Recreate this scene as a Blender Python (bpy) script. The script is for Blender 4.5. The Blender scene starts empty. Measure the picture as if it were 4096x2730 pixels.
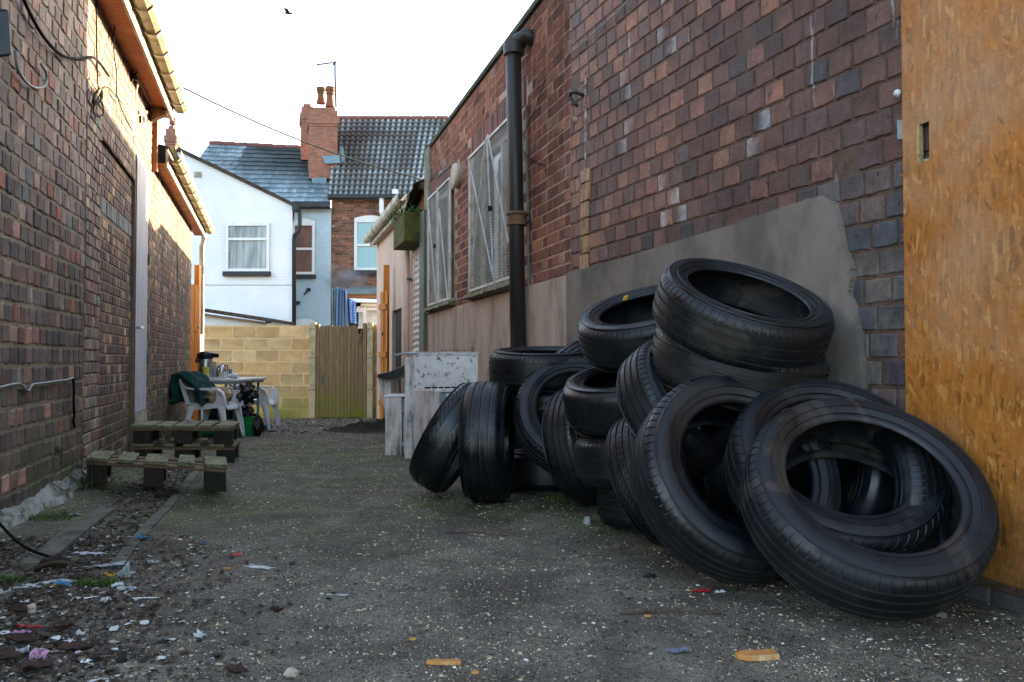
import bpy, math, random
from math import sin, cos, pi, radians, sqrt, atan2
from mathutils import Vector, Matrix, noise
random.seed(7)
scene = bpy.context.scene
col = scene.collection
# ------------------------------------------------------------------ camera, world, sun, exposure
CZ = 0.75
cd = bpy.data.cameras.new('camera'); cam = bpy.data.objects.new('camera', cd); col.objects.link(cam)
cd.sensor_width = 36; cd.lens = 3200/4096*36; cd.clip_start = 0.05; cd.clip_end = 2000
PITCH = radians(1.325)
cam.location = (0, 0, CZ); cam.rotation_euler = (pi/2+PITCH, 0, 0)
scene.camera = cam
w = bpy.data.worlds.new("World"); scene.world = w; w.use_nodes = True
nt = w.node_tree; bg = nt.nodes['Background']
SUN_EL = radians(14.4); SUN_DIR = Vector((.9, 1.1, 0)).normalized()
sky = nt.nodes.new('ShaderNodeTexSky'); sky.sky_type = 'NISHITA'; sky.sun_disc = False
sky.sun_elevation = SUN_EL; sky.sun_rotation = atan2(SUN_DIR.x, SUN_DIR.y)
sky.dust_density = 2.2; sky.air_density = 1.0; sky.ozone_density = 1.0
hs = nt.nodes.new('ShaderNodeHueSaturation'); hs.inputs['Saturation'].default_value = .8   # thin high haze whitens the sky
nt.links.new(sky.outputs[0], hs.inputs['Color']); nt.links.new(hs.outputs[0], bg.inputs[0]); bg.inputs[1].default_value = 0.12
sl = bpy.data.lights.new('sun', 'SUN'); sl.energy = 5.0; sl.angle = radians(0.5); sl.color = (1, .74, .44)
so = bpy.data.objects.new('sun', sl); col.objects.link(so)
d = -(SUN_DIR*cos(SUN_EL)+Vector((0, 0, sin(SUN_EL))))
so.rotation_euler = d.to_track_quat('-Z', 'Y').to_euler(); so.location = (20, 15, 20)
scene.view_settings.view_transform = 'Standard'; scene.view_settings.look = 'None'
scene.view_settings.exposure = 2.9; scene.view_settings.gamma = 1

# ------------------------------------------------------------------ helpers
FX = 3200.0
def P(u, v, Y):
    """photo pixel (4096 wide) and forward distance -> world point"""
    x = (u-2048)/FX; y = (1365-v)/FX
    dy = cos(PITCH)-y*sin(PITCH); dz = sin(PITCH)+y*cos(PITCH)
    k = Y/dy
    return Vector((x*k, Y, CZ+dz*k))
def gz(Y, X=0):
    pts = [(-50, 0), (5.5, 0), (6.2, -.03), (9.9, -.21), (15.24, -.36), (400, -.5)]
    for (a, za), (b, zb) in zip(pts, pts[1:]):
        if Y <= b: return za+(zb-za)*(Y-a)/(b-a)
    return -.5
def G(u, v):
    """photo pixel on the ground -> world point"""
    lo, hi = .8, 30
    for _ in range(40):
        m = (lo+hi)/2; p = P(u, v, m)
        if p.z > gz(m): lo = m
        else: hi = m
    return P(u, v, lo)
def srgb(h):
    h = h.lstrip('#'); c = [int(h[i:i+2], 16)/255 for i in (0, 2, 4)]
    return tuple((x/12.92 if x <= .04045 else ((x+.055)/1.055)**2.4) for x in c)
def world_matrix(o):
    m = Matrix.LocRotScale(o.location, o.rotation_euler, o.scale)
    return world_matrix(o.parent) @ m if o.parent else m
def tag(o, label=None, cat=None, group=None, kind=None):
    if label: o['label'] = label
    if cat: o['category'] = cat
    if group: o['group'] = group
    if kind: o['kind'] = kind
    return o
def thing(name, label, cat, loc=(0, 0, 0), rz=0, group=None):
    o = bpy.data.objects.new(name, None); col.objects.link(o); o.empty_display_size = .1
    o.location = loc; o.rotation_euler = (0, 0, rz)
    return tag(o, label, cat, group)
class MB:
    def __init__(s): s.v = []; s.f = []; s.c = []; s.M = None; s.col = None
    def add(s, vs, fs, c=None):
        n = len(s.v)
        if s.M is not None: vs = [s.M @ Vector(p) for p in vs]
        s.v += [tuple(p) for p in vs]; s.f += [tuple(i+n for i in f) for f in fs]
        s.c += list(c) if isinstance(c, list) else [(c or s.col or (1, 1, 1))]*len(vs)
        return s
    def box(s, lo, hi, c=None, M=None, j=0):
        x0, y0, z0 = lo; x1, y1, z1 = hi
        vs = [(x0,y0,z0),(x1,y0,z0),(x1,y1,z0),(x0,y1,z0),(x0,y0,z1),(x1,y0,z1),(x1,y1,z1),(x0,y1,z1)]
        if j: vs = [(a+random.uniform(-j, j), b+random.uniform(-j, j), q+random.uniform(-j, j)) for a, b, q in vs]
        if M is not None: vs = [M @ Vector(p) for p in vs]
        return s.add(vs, [(0,3,2,1),(4,5,6,7),(0,1,5,4),(1,2,6,5),(2,3,7,6),(3,0,4,7)], c)
    def bar(s, a, b, w_, h_, up=(0, 0, 1), c=None):
        a, b = Vector(a), Vector(b); d_ = (b-a); L = d_.length; d_.normalize()
        up = Vector(up)
        if abs(d_.dot(up)) > .98: up = Vector((1, 0, 0)) if abs(d_.x) < .9 else Vector((0, 1, 0))
        x = d_.cross(up).normalized(); z = x.cross(d_)
        M = Matrix(((x.x, d_.x, z.x, a.x), (x.y, d_.y, z.y, a.y), (x.z, d_.z, z.z, a.z), (0, 0, 0, 1)))
        return s.box((-w_/2, 0, -h_/2), (w_/2, L, h_/2), c, M)
    def tube(s, pts, r, seg=8, caps=True, c=None):
        pts = [Vector(p) for p in pts]; n = len(pts)
        rs = r if isinstance(r, (list, tuple)) else [r]*n
        vs = []; fs = []; X = None
        for i, p in enumerate(pts):
            t = (pts[min(i+1, n-1)]-pts[max(i-1, 0)]).normalized()
            if X is None:
                X = t.orthogonal().normalized()
            else:
                X = (X-t*X.dot(t))
                X = X.normalized() if X.length > 1e-6 else t.orthogonal().normalized()
            Yv = t.cross(X)
            for k in range(seg):
                a = 2*pi*k/seg; vs.append(p+(X*cos(a)+Yv*sin(a))*rs[i])
        for i in range(n-1):
            for k in range(seg):
                k2 = (k+1) % seg
                fs.append((i*seg+k, i*seg+k2, (i+1)*seg+k2, (i+1)*seg+k))
        if caps:
            fs.append(tuple(reversed(range(seg)))); fs.append(tuple((n-1)*seg+k for k in range(seg)))
        return s.add(vs, fs, c)
    def lathe(s, prof, seg=24, M=None, c=None, closed=False):
        vs = []; fs = []; n = len(prof)
        for k in range(seg):
            a = 2*pi*k/seg
            for r, z in prof: vs.append(Vector((r*cos(a), r*sin(a), z)))
        for k in range(seg):
            k2 = (k+1) % seg
            for i in range(n-1 if not closed else n):
                i2 = (i+1) % n
                fs.append((k*n+i, k2*n+i, k2*n+i2, k*n+i2))
        if not closed:
            if prof[0][0] > 1e-5: fs.append(tuple(k*n for k in reversed(range(seg))))
            if prof[-1][0] > 1e-5: fs.append(tuple(k*n+n-1 for k in range(seg)))
        if M is not None: vs = [M @ p for p in vs]
        return s.add(vs, fs, c)
    def prism(s, poly, dvec, c=None):
        """poly: list of 3d points, extruded by dvec"""
        n = len(poly); d_ = Vector(dvec); vs = [Vector(p) for p in poly]; vs += [p+d_ for p in vs]
        fs = [tuple(range(n)), tuple(reversed(range(n, 2*n)))]
        fs += [(i, i+n, (i+1) % n+n, (i+1) % n) for i in range(n)]
        return s.add(vs, fs, c)
    def grid(s, nu, nv, fn, c=None, double=0):
        vs = [Vector(fn(i/(nu), j/(nv))) for j in range(nv+1) for i in range(nu+1)]
        fs = [(j*(nu+1)+i, j*(nu+1)+i+1, (j+1)*(nu+1)+i+1, (j+1)*(nu+1)+i) for j in range(nv) for i in range(nu)]
        return s.add(vs, fs, c)
    def build(s, name, mat, parent=None, smooth=False, origin=None, solid=0, bevel=0, colors=False, fixn=True, flat_angle=None):
        me = bpy.data.meshes.new(name)
        vs = s.v
        if parent is not None:
            inv = world_matrix(parent).inverted(); vs = [tuple(inv @ Vector(p)) for p in vs]
        elif origin is not None:
            o_ = Vector(origin); vs = [tuple(Vector(p)-o_) for p in vs]
        me.from_pydata(vs, [], s.f)
        if fixn:
            import bmesh
            bm = bmesh.new(); bm.from_mesh(me); bmesh.ops.recalc_face_normals(bm, faces=bm.faces); bm.to_mesh(me); bm.free()
        if colors:
            at = me.color_attributes.new('bcol', 'FLOAT_COLOR', 'POINT')
            flat = []
            for c in s.c: flat += [c[0], c[1], c[2], 1]
            at.data.foreach_set('color', flat)
        me.materials.append(mat)
        if smooth:
            me.polygons.foreach_set('use_smooth', [True]*len(me.polygons))
            if flat_angle: me.set_sharp_from_angle(angle=radians(flat_angle))
        o = bpy.data.objects.new(name, me); col.objects.link(o)
        if parent is not None: o.parent = parent
        elif origin is not None: o.location = origin
        if bevel:
            m = o.modifiers.new('bevel', 'BEVEL'); m.width = bevel; m.segments = 2; m.limit_method = 'ANGLE'; m.angle_limit = radians(40)
        if solid:
            m = o.modifiers.new('solid', 'SOLIDIFY'); m.thickness = solid; m.offset = 0
        return o
def copy_tree(o, parent=None):
    c = o.copy(); col.objects.link(c); c.parent = parent
    for ch in [x for x in bpy.data.objects if x.parent == o]: copy_tree(ch, c)
    return c

# ------------------------------------------------------------------ materials
class N:
    def __init__(s, name):
        s.m = bpy.data.materials.new(name); s.m.use_nodes = True; s.t = s.m.node_tree
        s.b = s.t.nodes['Principled BSDF']; s.b.inputs['Specular IOR Level'].default_value = .35
    def n(s, typ, **k):
        x = s.t.nodes.new(typ)
        for a, b in k.items(): setattr(x, a, b)
        return x
    def l(s, a, b): s.t.links.new(a, b)
    def coord(s, kind='Object', scale=(1, 1, 1)):
        tc = s.n('ShaderNodeTexCoord'); mp = s.n('ShaderNodeMapping'); mp.inputs['Scale'].default_value = scale
        s.l(tc.outputs[kind], mp.inputs[0]); return mp.outputs[0]
    def noise(s, vec, scale, detail=4, rough=.55, dist=0):
        x = s.n('ShaderNodeTexNoise'); x.inputs['Scale'].default_value = scale; x.inputs['Detail'].default_value = detail
        x.inputs['Roughness'].default_value = rough; x.inputs['Distortion'].default_value = dist
        if vec: s.l(vec, x.inputs['Vector'])
        return x.outputs[0]
    def ramp(s, fac, stops, interp='LINEAR'):
        r = s.n('ShaderNodeValToRGB'); r.color_ramp.interpolation = interp
        e = r.color_ramp.elements
        while len(e) < len(stops): e.new(.5)
        for k, (p, c) in enumerate(stops):
            e[k].position = p
            if not hasattr(c, '__len__'): c = (c, c, c)
            e[k].color = (*c, 1)
        s.l(fac, r.inputs[0]); return r.outputs[0]
    def mix(s, fac, a, b, mode='MIX'):
        x = s.n('ShaderNodeMixRGB', blend_type=mode)
        for k, q in ((0, fac), (1, a), (2, b)):
            if hasattr(q, 'links') or hasattr(q, 'is_linked'): s.l(q, x.inputs[k])
            elif k == 0: x.inputs[0].default_value = q
            else: x.inputs[k].default_value = (*q, 1) if len(q) == 3 else q
        return x.outputs[0]
    def math(s, op, a, b=None, clamp=False):
        x = s.n('ShaderNodeMath', operation=op); x.use_clamp = clamp
        for k, q in ((0, a), (1, b)):
            if q is None: continue
            if hasattr(q, 'is_linked'): s.l(q, x.inputs[k])
            else: x.inputs[k].default_value = q
        return x.outputs[0]
    def xyz(s, vec):
        x = s.n('ShaderNodeSeparateXYZ'); s.l(vec, x.inputs[0]); return x.outputs
    def bump(s, h, strength=.3, dist=.01):
        x = s.n('ShaderNodeBump'); x.inputs['Strength'].default_value = strength; x.inputs['Distance'].default_value = dist
        s.l(h, x.inputs['Height']); s.l(x.outputs[0], s.b.inputs['Normal'])
    def done(s, c=None, rough=.8, metal=0, spec=None):
        if c is not None:
            if hasattr(c, 'is_linked'): s.l(c, s.b.inputs['Base Color'])
            else: s.b.inputs['Base Color'].default_value = (*c, 1)
        if hasattr(rough, 'is_linked'): s.l(rough, s.b.inputs['Roughness'])
        else: s.b.inputs['Roughness'].default_value = rough
        s.b.inputs['Metallic'].default_value = metal
        if spec is not None: s.b.inputs['Specular IOR Level'].default_value = spec
        return s.m
def simple(name, c1, c2=None, scale=6, rough=.7, bump=.15, bd=.004, metal=0, stretch=(1, 1, 1), dirt=None, dscale=2.5, dth=(.5, .68), kind='Object', spec=None):
    """two-tone weathered surface with an optional third dirt colour in blotches"""
    s = N(name); v = s.coord(kind, stretch)
    c2 = c2 or tuple(x*.75 for x in c1)
    n1 = s.noise(v, scale, 6, .62)
    c = s.mix(s.ramp(n1, [(.32, 0), (.68, 1)]), c1, c2)
    if dirt:
        n2 = s.noise(v, dscale, 7, .7)
        c = s.mix(s.ramp(n2, [(dth[0], 0), (dth[1], 1)]), c, dirt)
    n3 = s.noise(v, scale*7, 4, .6)
    c = s.mix(.25, c, s.ramp(n3, [(.3, .35), (.7, 1)]), 'MULTIPLY')
    if bump: s.bump(s.math('ADD', s.math('MULTIPLY', n3, .5), n1), bump, bd)
    return s.done(c, s.ramp(n1, [(.3, max(rough-.12, .03)), (.7, min(1, rough+.08))]) if rough > .2 else rough, metal, spec)

def brick_mat(name, base_moss=0, bumpk=.5, rib=0, streak=.25, rough=.78, whites=0, ztop=None, wet=0, green=0):
    s = N(name)
    at = s.n('ShaderNodeVertexColor'); at.layer_name = 'bcol'
    v = s.coord('Object')
    n1 = s.noise(v, 26, 6, .7); n2 = s.noise(v, 3.2, 5, .65); n3 = s.noise(v, 120, 3, .6)
    c = s.mix(.75, at.outputs[0], s.ramp(n1, [(.28, .4), (.5, .95), (.72, 1.45)]), 'MULTIPLY')
    nv = s.noise(s.coord('Object', (60, 60, 9)), 1.2, 4, .7); c = s.mix(.45, c, s.ramp(nv, [(.3, .5), (.7, 1.4)]), 'MULTIPLY')
    ns = s.noise(v, 45, 2, .5); c = s.mix(s.math('MULTIPLY', s.ramp(ns, [(.66, 0), (.72, 1)]), .7), c, (.012, .012, .014))
    c = s.mix(.5, c, s.ramp(n2, [(.3, .55), (.65, 1.15)]), 'MULTIPLY')
    nb_ = s.noise(v, 1.1, 5, .62); c = s.mix(.6, c, s.ramp(nb_, [(.32, .5), (.62, 1.12)]), 'MULTIPLY')
    # soot and lime streaks that run down
    vs = s.coord('Object', (14, 14, 1.6)); n4 = s.noise(vs, 1.5, 5, .7)
    c = s.mix(s.math('MULTIPLY', s.ramp(n4, [(.55, 0), (.75, 1)]), streak), c, (.24, .23, .21))
    c = s.mix(s.math('MULTIPLY', s.ramp(n4, [(.28, 1), (.42, 0)]), streak), c, (.018, .02, .02))
    if whites:
        vw = s.coord('Object', (9, 9, 1.0)); nw = s.noise(vw, 1.3, 4, .6)
        c = s.mix(s.math('MULTIPLY', s.ramp(nw, [(.66, 0), (.70, 1)]), whites), c, (.5, .49, .46))
    if base_moss:
        z = s.xyz(v)[2]
        f = s.math('MULTIPLY', s.ramp(z, [(.0, 1), (base_moss, 0)]), s.ramp(n2, [(.42, 0), (.62, 1)]))
        c = s.mix(s.math('MULTIPLY', f, .85), c, (.05, .075, .022))
    if green:
        ng = s.noise(s.coord('Object', (3.2, 3.2, .45)), 1.6, 4, .6)
        c = s.mix(s.math('MULTIPLY', s.ramp(ng, [(.46, 0), (.6, 1)]), green), c, (.035, .042, .022))
    h = s.math('ADD', s.math('MULTIPLY', n1, .8), s.math('MULTIPLY', n3, .35))
    s.bump(h, bumpk, .008)
    return s.done(c, s.ramp(n1, [(.3, rough-.18-wet), (.7, rough+.1-wet)]), spec=.4)

M = {}
M['brick_old'] = brick_mat('old_brick', base_moss=.75, streak=.35, bumpk=.6)
M['brick_new'] = brick_mat('brown_brick', base_moss=.5, streak=.18, bumpk=.35)
M['brick_low'] = brick_mat('stained_brick', base_moss=1.2, streak=.4, bumpk=.3, green=.75)
M['brick_red'] = brick_mat('combed_red_brick', streak=.10, bumpk=.6, whites=.35)
M['brick_near'] = brick_mat('burnt_red_brick', streak=.12, bumpk=.8, whites=.5, rough=.68)
M['brick_house'] = brick_mat('house_brick', streak=.08, bumpk=.3)
M['block'] = brick_mat('sandstone_block', base_moss=.01, streak=.10, bumpk=.3)
M['render_pink'] = simple('stained_pink_render', srgb('#b8a899'), srgb('#a39384'), 2.2, .85, .25, .004, stretch=(2.2, 2.2, .6), dirt=srgb('#7f7265'), dscale=2.2, dth=(.5, .72))
M['render_grey'] = simple('grey_cement_render', srgb('#877c73'), srgb('#6a6159'), 1.9, .85, .6, .012, stretch=(1.3, 1.3, .8), dirt=srgb('#5c5a55'), dscale=1.9, dth=(.48, .72))
M['cement'] = simple('rough_cement', srgb('#8c8a7e'), srgb('#6f6d63'), 7, .9, .6, .01, dirt=srgb('#4d5236'), dscale=4)
M['lime'] = simple('pale_cement_fillet', srgb('#a3a59c'), srgb('#7f817a'), 12, .9, .8, .02, dirt=srgb('#45452f'), dscale=9, dth=(.48, .6))
M['kerb'] = simple('worn_concrete_edging', srgb('#6d6c62'), srgb('#55564b'), 10, .9, .5, .006, dirt=srgb('#33342b'), dscale=6)
M['white_wall'] = simple('white_painted_render', srgb('#cfd4d7'), srgb('#bfc7cc'), 1.2, .75, .1, .004, dirt=srgb('#bcc6cb'), dscale=1.0, dth=(.55, .8))
M['blue_wall'] = simple('pale_blue_render', srgb('#b5cad4'), srgb('#a8c0cb'), 1.0, .8, .1, .004)
M['upvc'] = simple('white_plastic_frame', (.78, .8, .8), (.68, .7, .7), 3, .4, .03)
M['dark_sill'] = simple('dark_painted_sill', (.03, .036, .042), None, 5, .6)
M['black_pipe'] = simple('black_iron_pipe', (.02, .02, .02), (.035, .028, .024), 5, .45, .3, .004, stretch=(1, 1, .3), dirt=(.07, .045, .03), dscale=2.5, dth=(.58, .75))
M['rust_collar'] = simple('ochre_rust_collar', srgb('#8f6a49'), srgb('#4a3628'), 8, .75, .5)
M['white_trim'] = simple('weathered_white_paint', srgb('#cfc8ba'), srgb('#a99f8c'), 5, .6, .2, .004, dirt=srgb('#6d6049'), dscale=3.2, dth=(.5, .72))
M['gutter_trim'] = simple('mossy_plastic_gutter', srgb('#b0a892'), srgb('#857c62'), 6, .55, .2, .004, dirt=srgb('#4d4a30'), dscale=4, dth=(.45, .65))
M['soffit'] = simple('orange_boarded_soffit', srgb('#b5733f'), srgb('#9c5d33'), 4, .6, .2)
M['white_door'] = simple('faded_white_door', srgb('#c3c6cd'), srgb('#a6a9b3'), 3, .6, .2, .003, stretch=(6, 6, .5), dirt=srgb('#a8908f'), dscale=2.0, dth=(.5, .75))
M['orange_wood'] = simple('orange_stained_timber', srgb('#cf7d1a'), srgb('#ad6410'), 4, .55, .2, .003, stretch=(8, 8, .5))
M['grey_wood'] = simple('weathered_gate_timber', srgb('#7a6a50'), srgb('#5a4d3a'), 5, .9, .5, .006, stretch=(9, 9, .6), dirt=srgb('#454a20'), dscale=1.2, dth=(.5, .7))
M['pallet_top'] = simple('mossy_pallet_plank', srgb('#8b8a68'), srgb('#6e6a50'), 5, .9, .5, .004, stretch=(6, 1.2, 6), dirt=srgb('#3b3f28'), dscale=4)
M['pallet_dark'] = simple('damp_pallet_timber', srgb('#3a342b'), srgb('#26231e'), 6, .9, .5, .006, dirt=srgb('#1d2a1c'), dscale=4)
M['pallet_bar'] = simple('pinkish_pallet_bearer', srgb('#7d6650'), srgb('#5c4b3b'), 6, .9, .4, .004, stretch=(1, 6, 6))
M['steel'] = simple('brushed_steel', (.55, .53, .5), (.4, .39, .37), 5, .28, .05, .002, metal=1, stretch=(6, 6, .5))
M['black_plastic'] = simple('black_plastic', (.012, .014, .018), None, 6, .3, .05)
M['white_plastic'] = simple('grubby_white_plastic', (.78, .79, .80), (.68, .69, .70), 4, .35, .03, dirt=(.36, .35, .32), dscale=3, dth=(.55, .8))
M['green_cloth'] = simple('dark_green_fleece', srgb('#12423f'), srgb('#0c2e2e'), 10, .95, .4, .004)
M['beige_cloth'] = simple('beige_cloth', srgb('#b49a82'), srgb('#96806b'), 10, .95, .3)
M['bin_bag'] = simple('black_bin_bag', (.01, .011, .013), None, 9, .22, .4, .01)
M['green_crate'] = simple('green_plastic', srgb('#1f8a48'), srgb('#166b38'), 5, .4, .05)
M['yellow_cup'] = simple('yellow_plastic', srgb('#d6d564'), srgb('#c4c050'), 5, .4, .03)
M['rag'] = simple('blue_grey_rag', srgb('#6b7488'), srgb('#4c5364'), 20, .8, .4)
M['blue'] = simple('blue_plastic', srgb('#2a78a8'), srgb('#1c5a82'), 12, .4, .1)
M['red'] = simple('red_wrapper', srgb('#c41f24'), srgb('#9c161c'), 12, .35, .1)
M['pink'] = simple('pink_paper', srgb('#b98ba6'), srgb('#7d5f74'), 14, .6, .1)
M['yellow'] = simple('yellow_wrapper', srgb('#d0a51e'), srgb('#b1841a'), 14, .4, .1)
M['paper'] = simple('dirty_white_paper', srgb('#bdc1c2'), srgb('#8e9294'), 30, .8, .3, .003, dirt=srgb('#5c5a52'), dscale=25, dth=(.55, .7))
M['leaf'] = simple('dead_brown_leaf', srgb('#40291d'), srgb('#241812'), 30, .75, .6, .004)
M['stone'] = simple('brown_stone', srgb('#6b5a4c'), srgb('#4e4339'), 18, .9, .7, .01)
M['rubble'] = simple('orange_brick_fragment', srgb('#c48a4c'), srgb('#a67038'), 25, .9, .6, .006, dirt=srgb('#cdb78e'), dscale=14)
M['stick'] = simple('bare_twig', srgb('#5a4938'), srgb('#3e3226'), 20, .9, .3)
M['cable'] = simple('black_cable', (.004, .005, .006), None, 6, .8, .0, spec=.1)
M['grey_cable'] = simple('grey_cable', srgb('#8f9696'), None, 6, .5, .02)
M['appliance'] = simple('grimy_white_enamel', srgb('#e8e5e2'), srgb('#cdc8c4'), 4, .5, .15, .003, stretch=(3, 3, .8), dirt=srgb('#7a6c60'), dscale=4.5, dth=(.48, .66))
M['speck_panel'] = simple('rust_flecked_enamel', srgb('#e6e6e5'), srgb('#cfcdcb'), 4, .5, .15, .003, dirt=srgb('#6a5a50'), dscale=26, dth=(.55, .62))
M['zinc'] = simple('galvanised_metal', (.42, .46, .47), (.26, .29, .30), 7, .5, .15, .003, metal=.5, dirt=(.12, .09, .07), dscale=5, dth=(.55, .7))
M['rust_post'] = simple('green_rusting_steel', srgb('#5f6a60'), srgb('#4c564e'), 4, .6, .3, .003, stretch=(4, 4, .8), dirt=srgb('#7d5433'), dscale=3, dth=(.55, .66))
M['moss_box'] = simple('mossy_green_timber', srgb('#55581f'), srgb('#3e3c1c'), 5, .9, .4, .006, dirt=srgb('#3a2e1c'), dscale=4)
M['peach'] = simple('peach_render', srgb('#d9c0ae'), srgb('#c9ad99'), 2, .85, .15, .003, stretch=(2, 2, .6), dirt=srgb('#93745f'), dscale=1.6, dth=(.55, .8))
M['brown_render'] = simple('rust_brown_render', srgb('#8a5a38'), srgb('#5e4433'), 4, .85, .2, dirt=srgb('#3f463d'), dscale=2.5)
M['felt'] = simple('dark_roofing_felt', (.022, .024, .026), None, 8, .6, .3)
M['felt_roof'] = simple('grey_felt_roof', (.05, .05, .05), None, 3, .9, .3)
M['slate'] = simple('frosted_slate_tile', srgb('#8fa3ab'), srgb('#4a5c64'), 1.6, .5, .3, .01, dirt=srgb('#26332f'), dscale=.5, dth=(.45, .6))
M['pantile'] = simple('grey_brown_pantile', srgb('#8b9299'), srgb('#6a6a6c'), 1.2, .4, .3, .01, dirt=srgb('#4b413b'), dscale=.45, dth=(.45, .6))
M['frost'] = M['pantile']
M['ridge'] = simple('red_ridge_tile', srgb('#8a5346'), srgb('#5b4640'), 4, .8, .3)
M['verge'] = simple('dark_verge_tile', srgb('#4a3c36'), srgb('#332a27'), 4, .8, .4)
M['pot'] = simple('terracotta_pot', srgb('#8f5640'), srgb('#6d4435'), 6, .85, .3, .01, dirt=srgb('#4f5a43'), dscale=3.5, dth=(.5, .62))
M['lead'] = simple('lead_flashing', srgb('#7e98a2'), srgb('#627b86'), 3, .5, .2)
M['blue_tarp'] = simple('blue_tarpaulin', srgb('#54779f'), srgb('#44658c'), 3, .5, .2, stretch=(4, 4, .5))
M['stripe_tarp'] = simple('pale_blue_sheet', srgb('#6f96cf'), srgb('#4d74b3'), 4, .5, .1)
M['tin'] = simple('corrugated_tin', srgb('#8aa0a4'), srgb('#69797a'), 4, .5, .2, dirt=srgb('#5b6a4a'), dscale=2)
M['dark'] = simple('dark_interior', (.006, .007, .008), None, 5, .9, 0)
M['dark_door'] = simple('plain_black_door', (.015, .014, .018), (.03, .027, .03), 3, .6, .1)  # near-black panel that fills the doorway opening
M['mesh_wire'] = simple('galvanised_wire', srgb('#c9c9c4'), srgb('#a3a39d'), 6, .5, .05, metal=.3)
M['grille_frame'] = simple('pale_grille_frame', srgb('#dddcd6'), srgb('#b6b4ad'), 7, .55, .1, dirt=srgb('#6b5a46'), dscale=5, dth=(.58, .7))
M['sill_moss'] = simple('crumbling_mossy_sill', srgb('#8f8b78'), srgb('#6b6652'), 10, .9, .8, .02, dirt=srgb('#5b6a2a'), dscale=5)
M['coping'] = simple('mossy_dark_coping', srgb('#3d4338'), srgb('#2b2f29'), 8, .9, .5, .01, dirt=srgb('#56633a'), dscale=3)
M['screw'] = simple('zinc_screw', (.5, .52, .53), None, 8, .4, 0, metal=.8)
M['twig_green'] = simple('weed_leaf', srgb('#4f6b24'), srgb('#33481a'), 20, .7, .1)
M['grass'] = simple('grass_blade', srgb('#45661f'), srgb('#2f4a18'), 12, .6, 0)
M['moss'] = simple('bright_moss', srgb('#4a5f1e'), srgb('#333f18'), 30, .95, .8, .01)
M['soil'] = simple('dark_leaf_soil', srgb('#3b3029'), srgb('#241d19'), 22, .95, 1, .03)
M['clear'] = simple('cloudy_clear_plastic', srgb('#9aa3a5'), srgb('#7c8486'), 8, .2, .2)

def glass_mat(name, tint, curtain=None):
    s = N(name); v = s.coord('Object')
    n = s.noise(v, 2.5, 3); s.bump(n, .05, .01)
    return s.done(s.mix(s.ramp(n, [(.35, 0), (.65, 1)]), tint, tuple(x*.5 for x in tint)), .08, spec=.9)
M['glass'] = glass_mat('window_glass', (.03, .04, .045))
M['glass_red'] = glass_mat('reddish_window_glass', (.16, .07, .05))
def stripes(name, c1, c2, freq, axis=0, rough=.8, dist=1.5, bump=.3, prof='SIN'):
    s = N(name); v = s.coord('Object')
    x = s.n('ShaderNodeTexWave', bands_direction='XYZ'[axis]); x.inputs['Scale'].default_value = freq; x.inputs['Distortion'].default_value = dist
    x.inputs['Detail'].default_value = 2; s.l(v, x.inputs[0])
    s.bump(x.outputs[1], bump, .01)
    return s.done(s.mix(x.outputs[1], c1, c2), rough)
M['net'] = simple('net_curtain', srgb('#c3cdce'), srgb('#6c7778'), 1.5, .9, .2, .01, stretch=(5, 1, .35), dirt=srgb('#3c4546'), dscale=1.3, dth=(.56, .7))
M['blind'] = stripes('vertical_blind', srgb('#a5c8cc'), srgb('#86adb3'), 6, 0, .8, 0)
M['gutter_dark'] = simple('dark_gutter', (.02, .026, .032), None, 5, .5, .05)

# rubber
def rubber(name, dust=.3, tint=(.0022, .0036, .0055), rough=.40, brown=(.030, .022, .017), groove=(.020, .018, .016)):
    s = N(name); v0 = s.coord('Object'); oi = s.n('ShaderNodeObjectInfo'); va = s.n('ShaderNodeVectorMath', operation='ADD'); vm = s.n('ShaderNodeVectorMath', operation='SCALE')
    s.l(oi.outputs['Location'], vm.inputs[0]); vm.inputs['Scale'].default_value = 9.0; s.l(v0, va.inputs[0]); s.l(vm.outputs[0], va.inputs[1]); v = va.outputs[0]
    x_ = s.xyz(v0); rad = s.math('SQRT', s.math('ADD', s.math('MULTIPLY', x_[0], x_[0]), s.math('MULTIPLY', x_[1], x_[1])))
    cr = s.n('ShaderNodeCombineXYZ'); s.l(s.math('MULTIPLY', rad, 1.0), cr.inputs[0]); ring = s.noise(cr.outputs[0], 160, 3, .7)
    n1 = s.noise(v, 5, 7, .7); n2 = s.noise(v, 40, 4, .7); n3 = s.noise(v, 3.0, 6, .68, .6)
    c = s.mix(s.ramp(n1, [(.35, 0), (.7, 1)]), tint, tuple(x*2.0 for x in tint))
    c = s.mix(s.math('MULTIPLY', s.ramp(n3, [(.54, 0), (.60, 1)]), dust), c, brown)
    c = s.mix(s.math('MULTIPLY', s.ramp(n2, [(.68, 0), (.76, 1)]), dust*.6), c, (.06, .06, .055))
    at = s.n('ShaderNodeVertexColor'); at.layer_name = 'bcol'; sp = s.n('ShaderNodeSeparateColor'); s.l(at.outputs[0], sp.inputs[0])
    c = s.mix(s.math('MULTIPLY', s.math('SUBTRACT', 1.0, sp.outputs[0]), .9), c, groove)
    s.bump(s.math('ADD', s.math('MULTIPLY', n2, .5), s.math('ADD', n1, s.math('MULTIPLY', ring, .5))), .35, .003)
    c = s.mix(.4, c, s.ramp(ring, [(.35, .6), (.65, 1.3)]), 'MULTIPLY')
    return s.done(c, s.ramp(n1, [(.36, rough-.14), (.64, rough+.30)]), spec=.5)
M['rubber_a'] = rubber('worn_rubber', .35)
M['rubber_b'] = rubber('dusty_rubber', .6, (.0030, .0046, .0066), .42, (.052, .041, .034), (.030, .026, .022))
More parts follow.
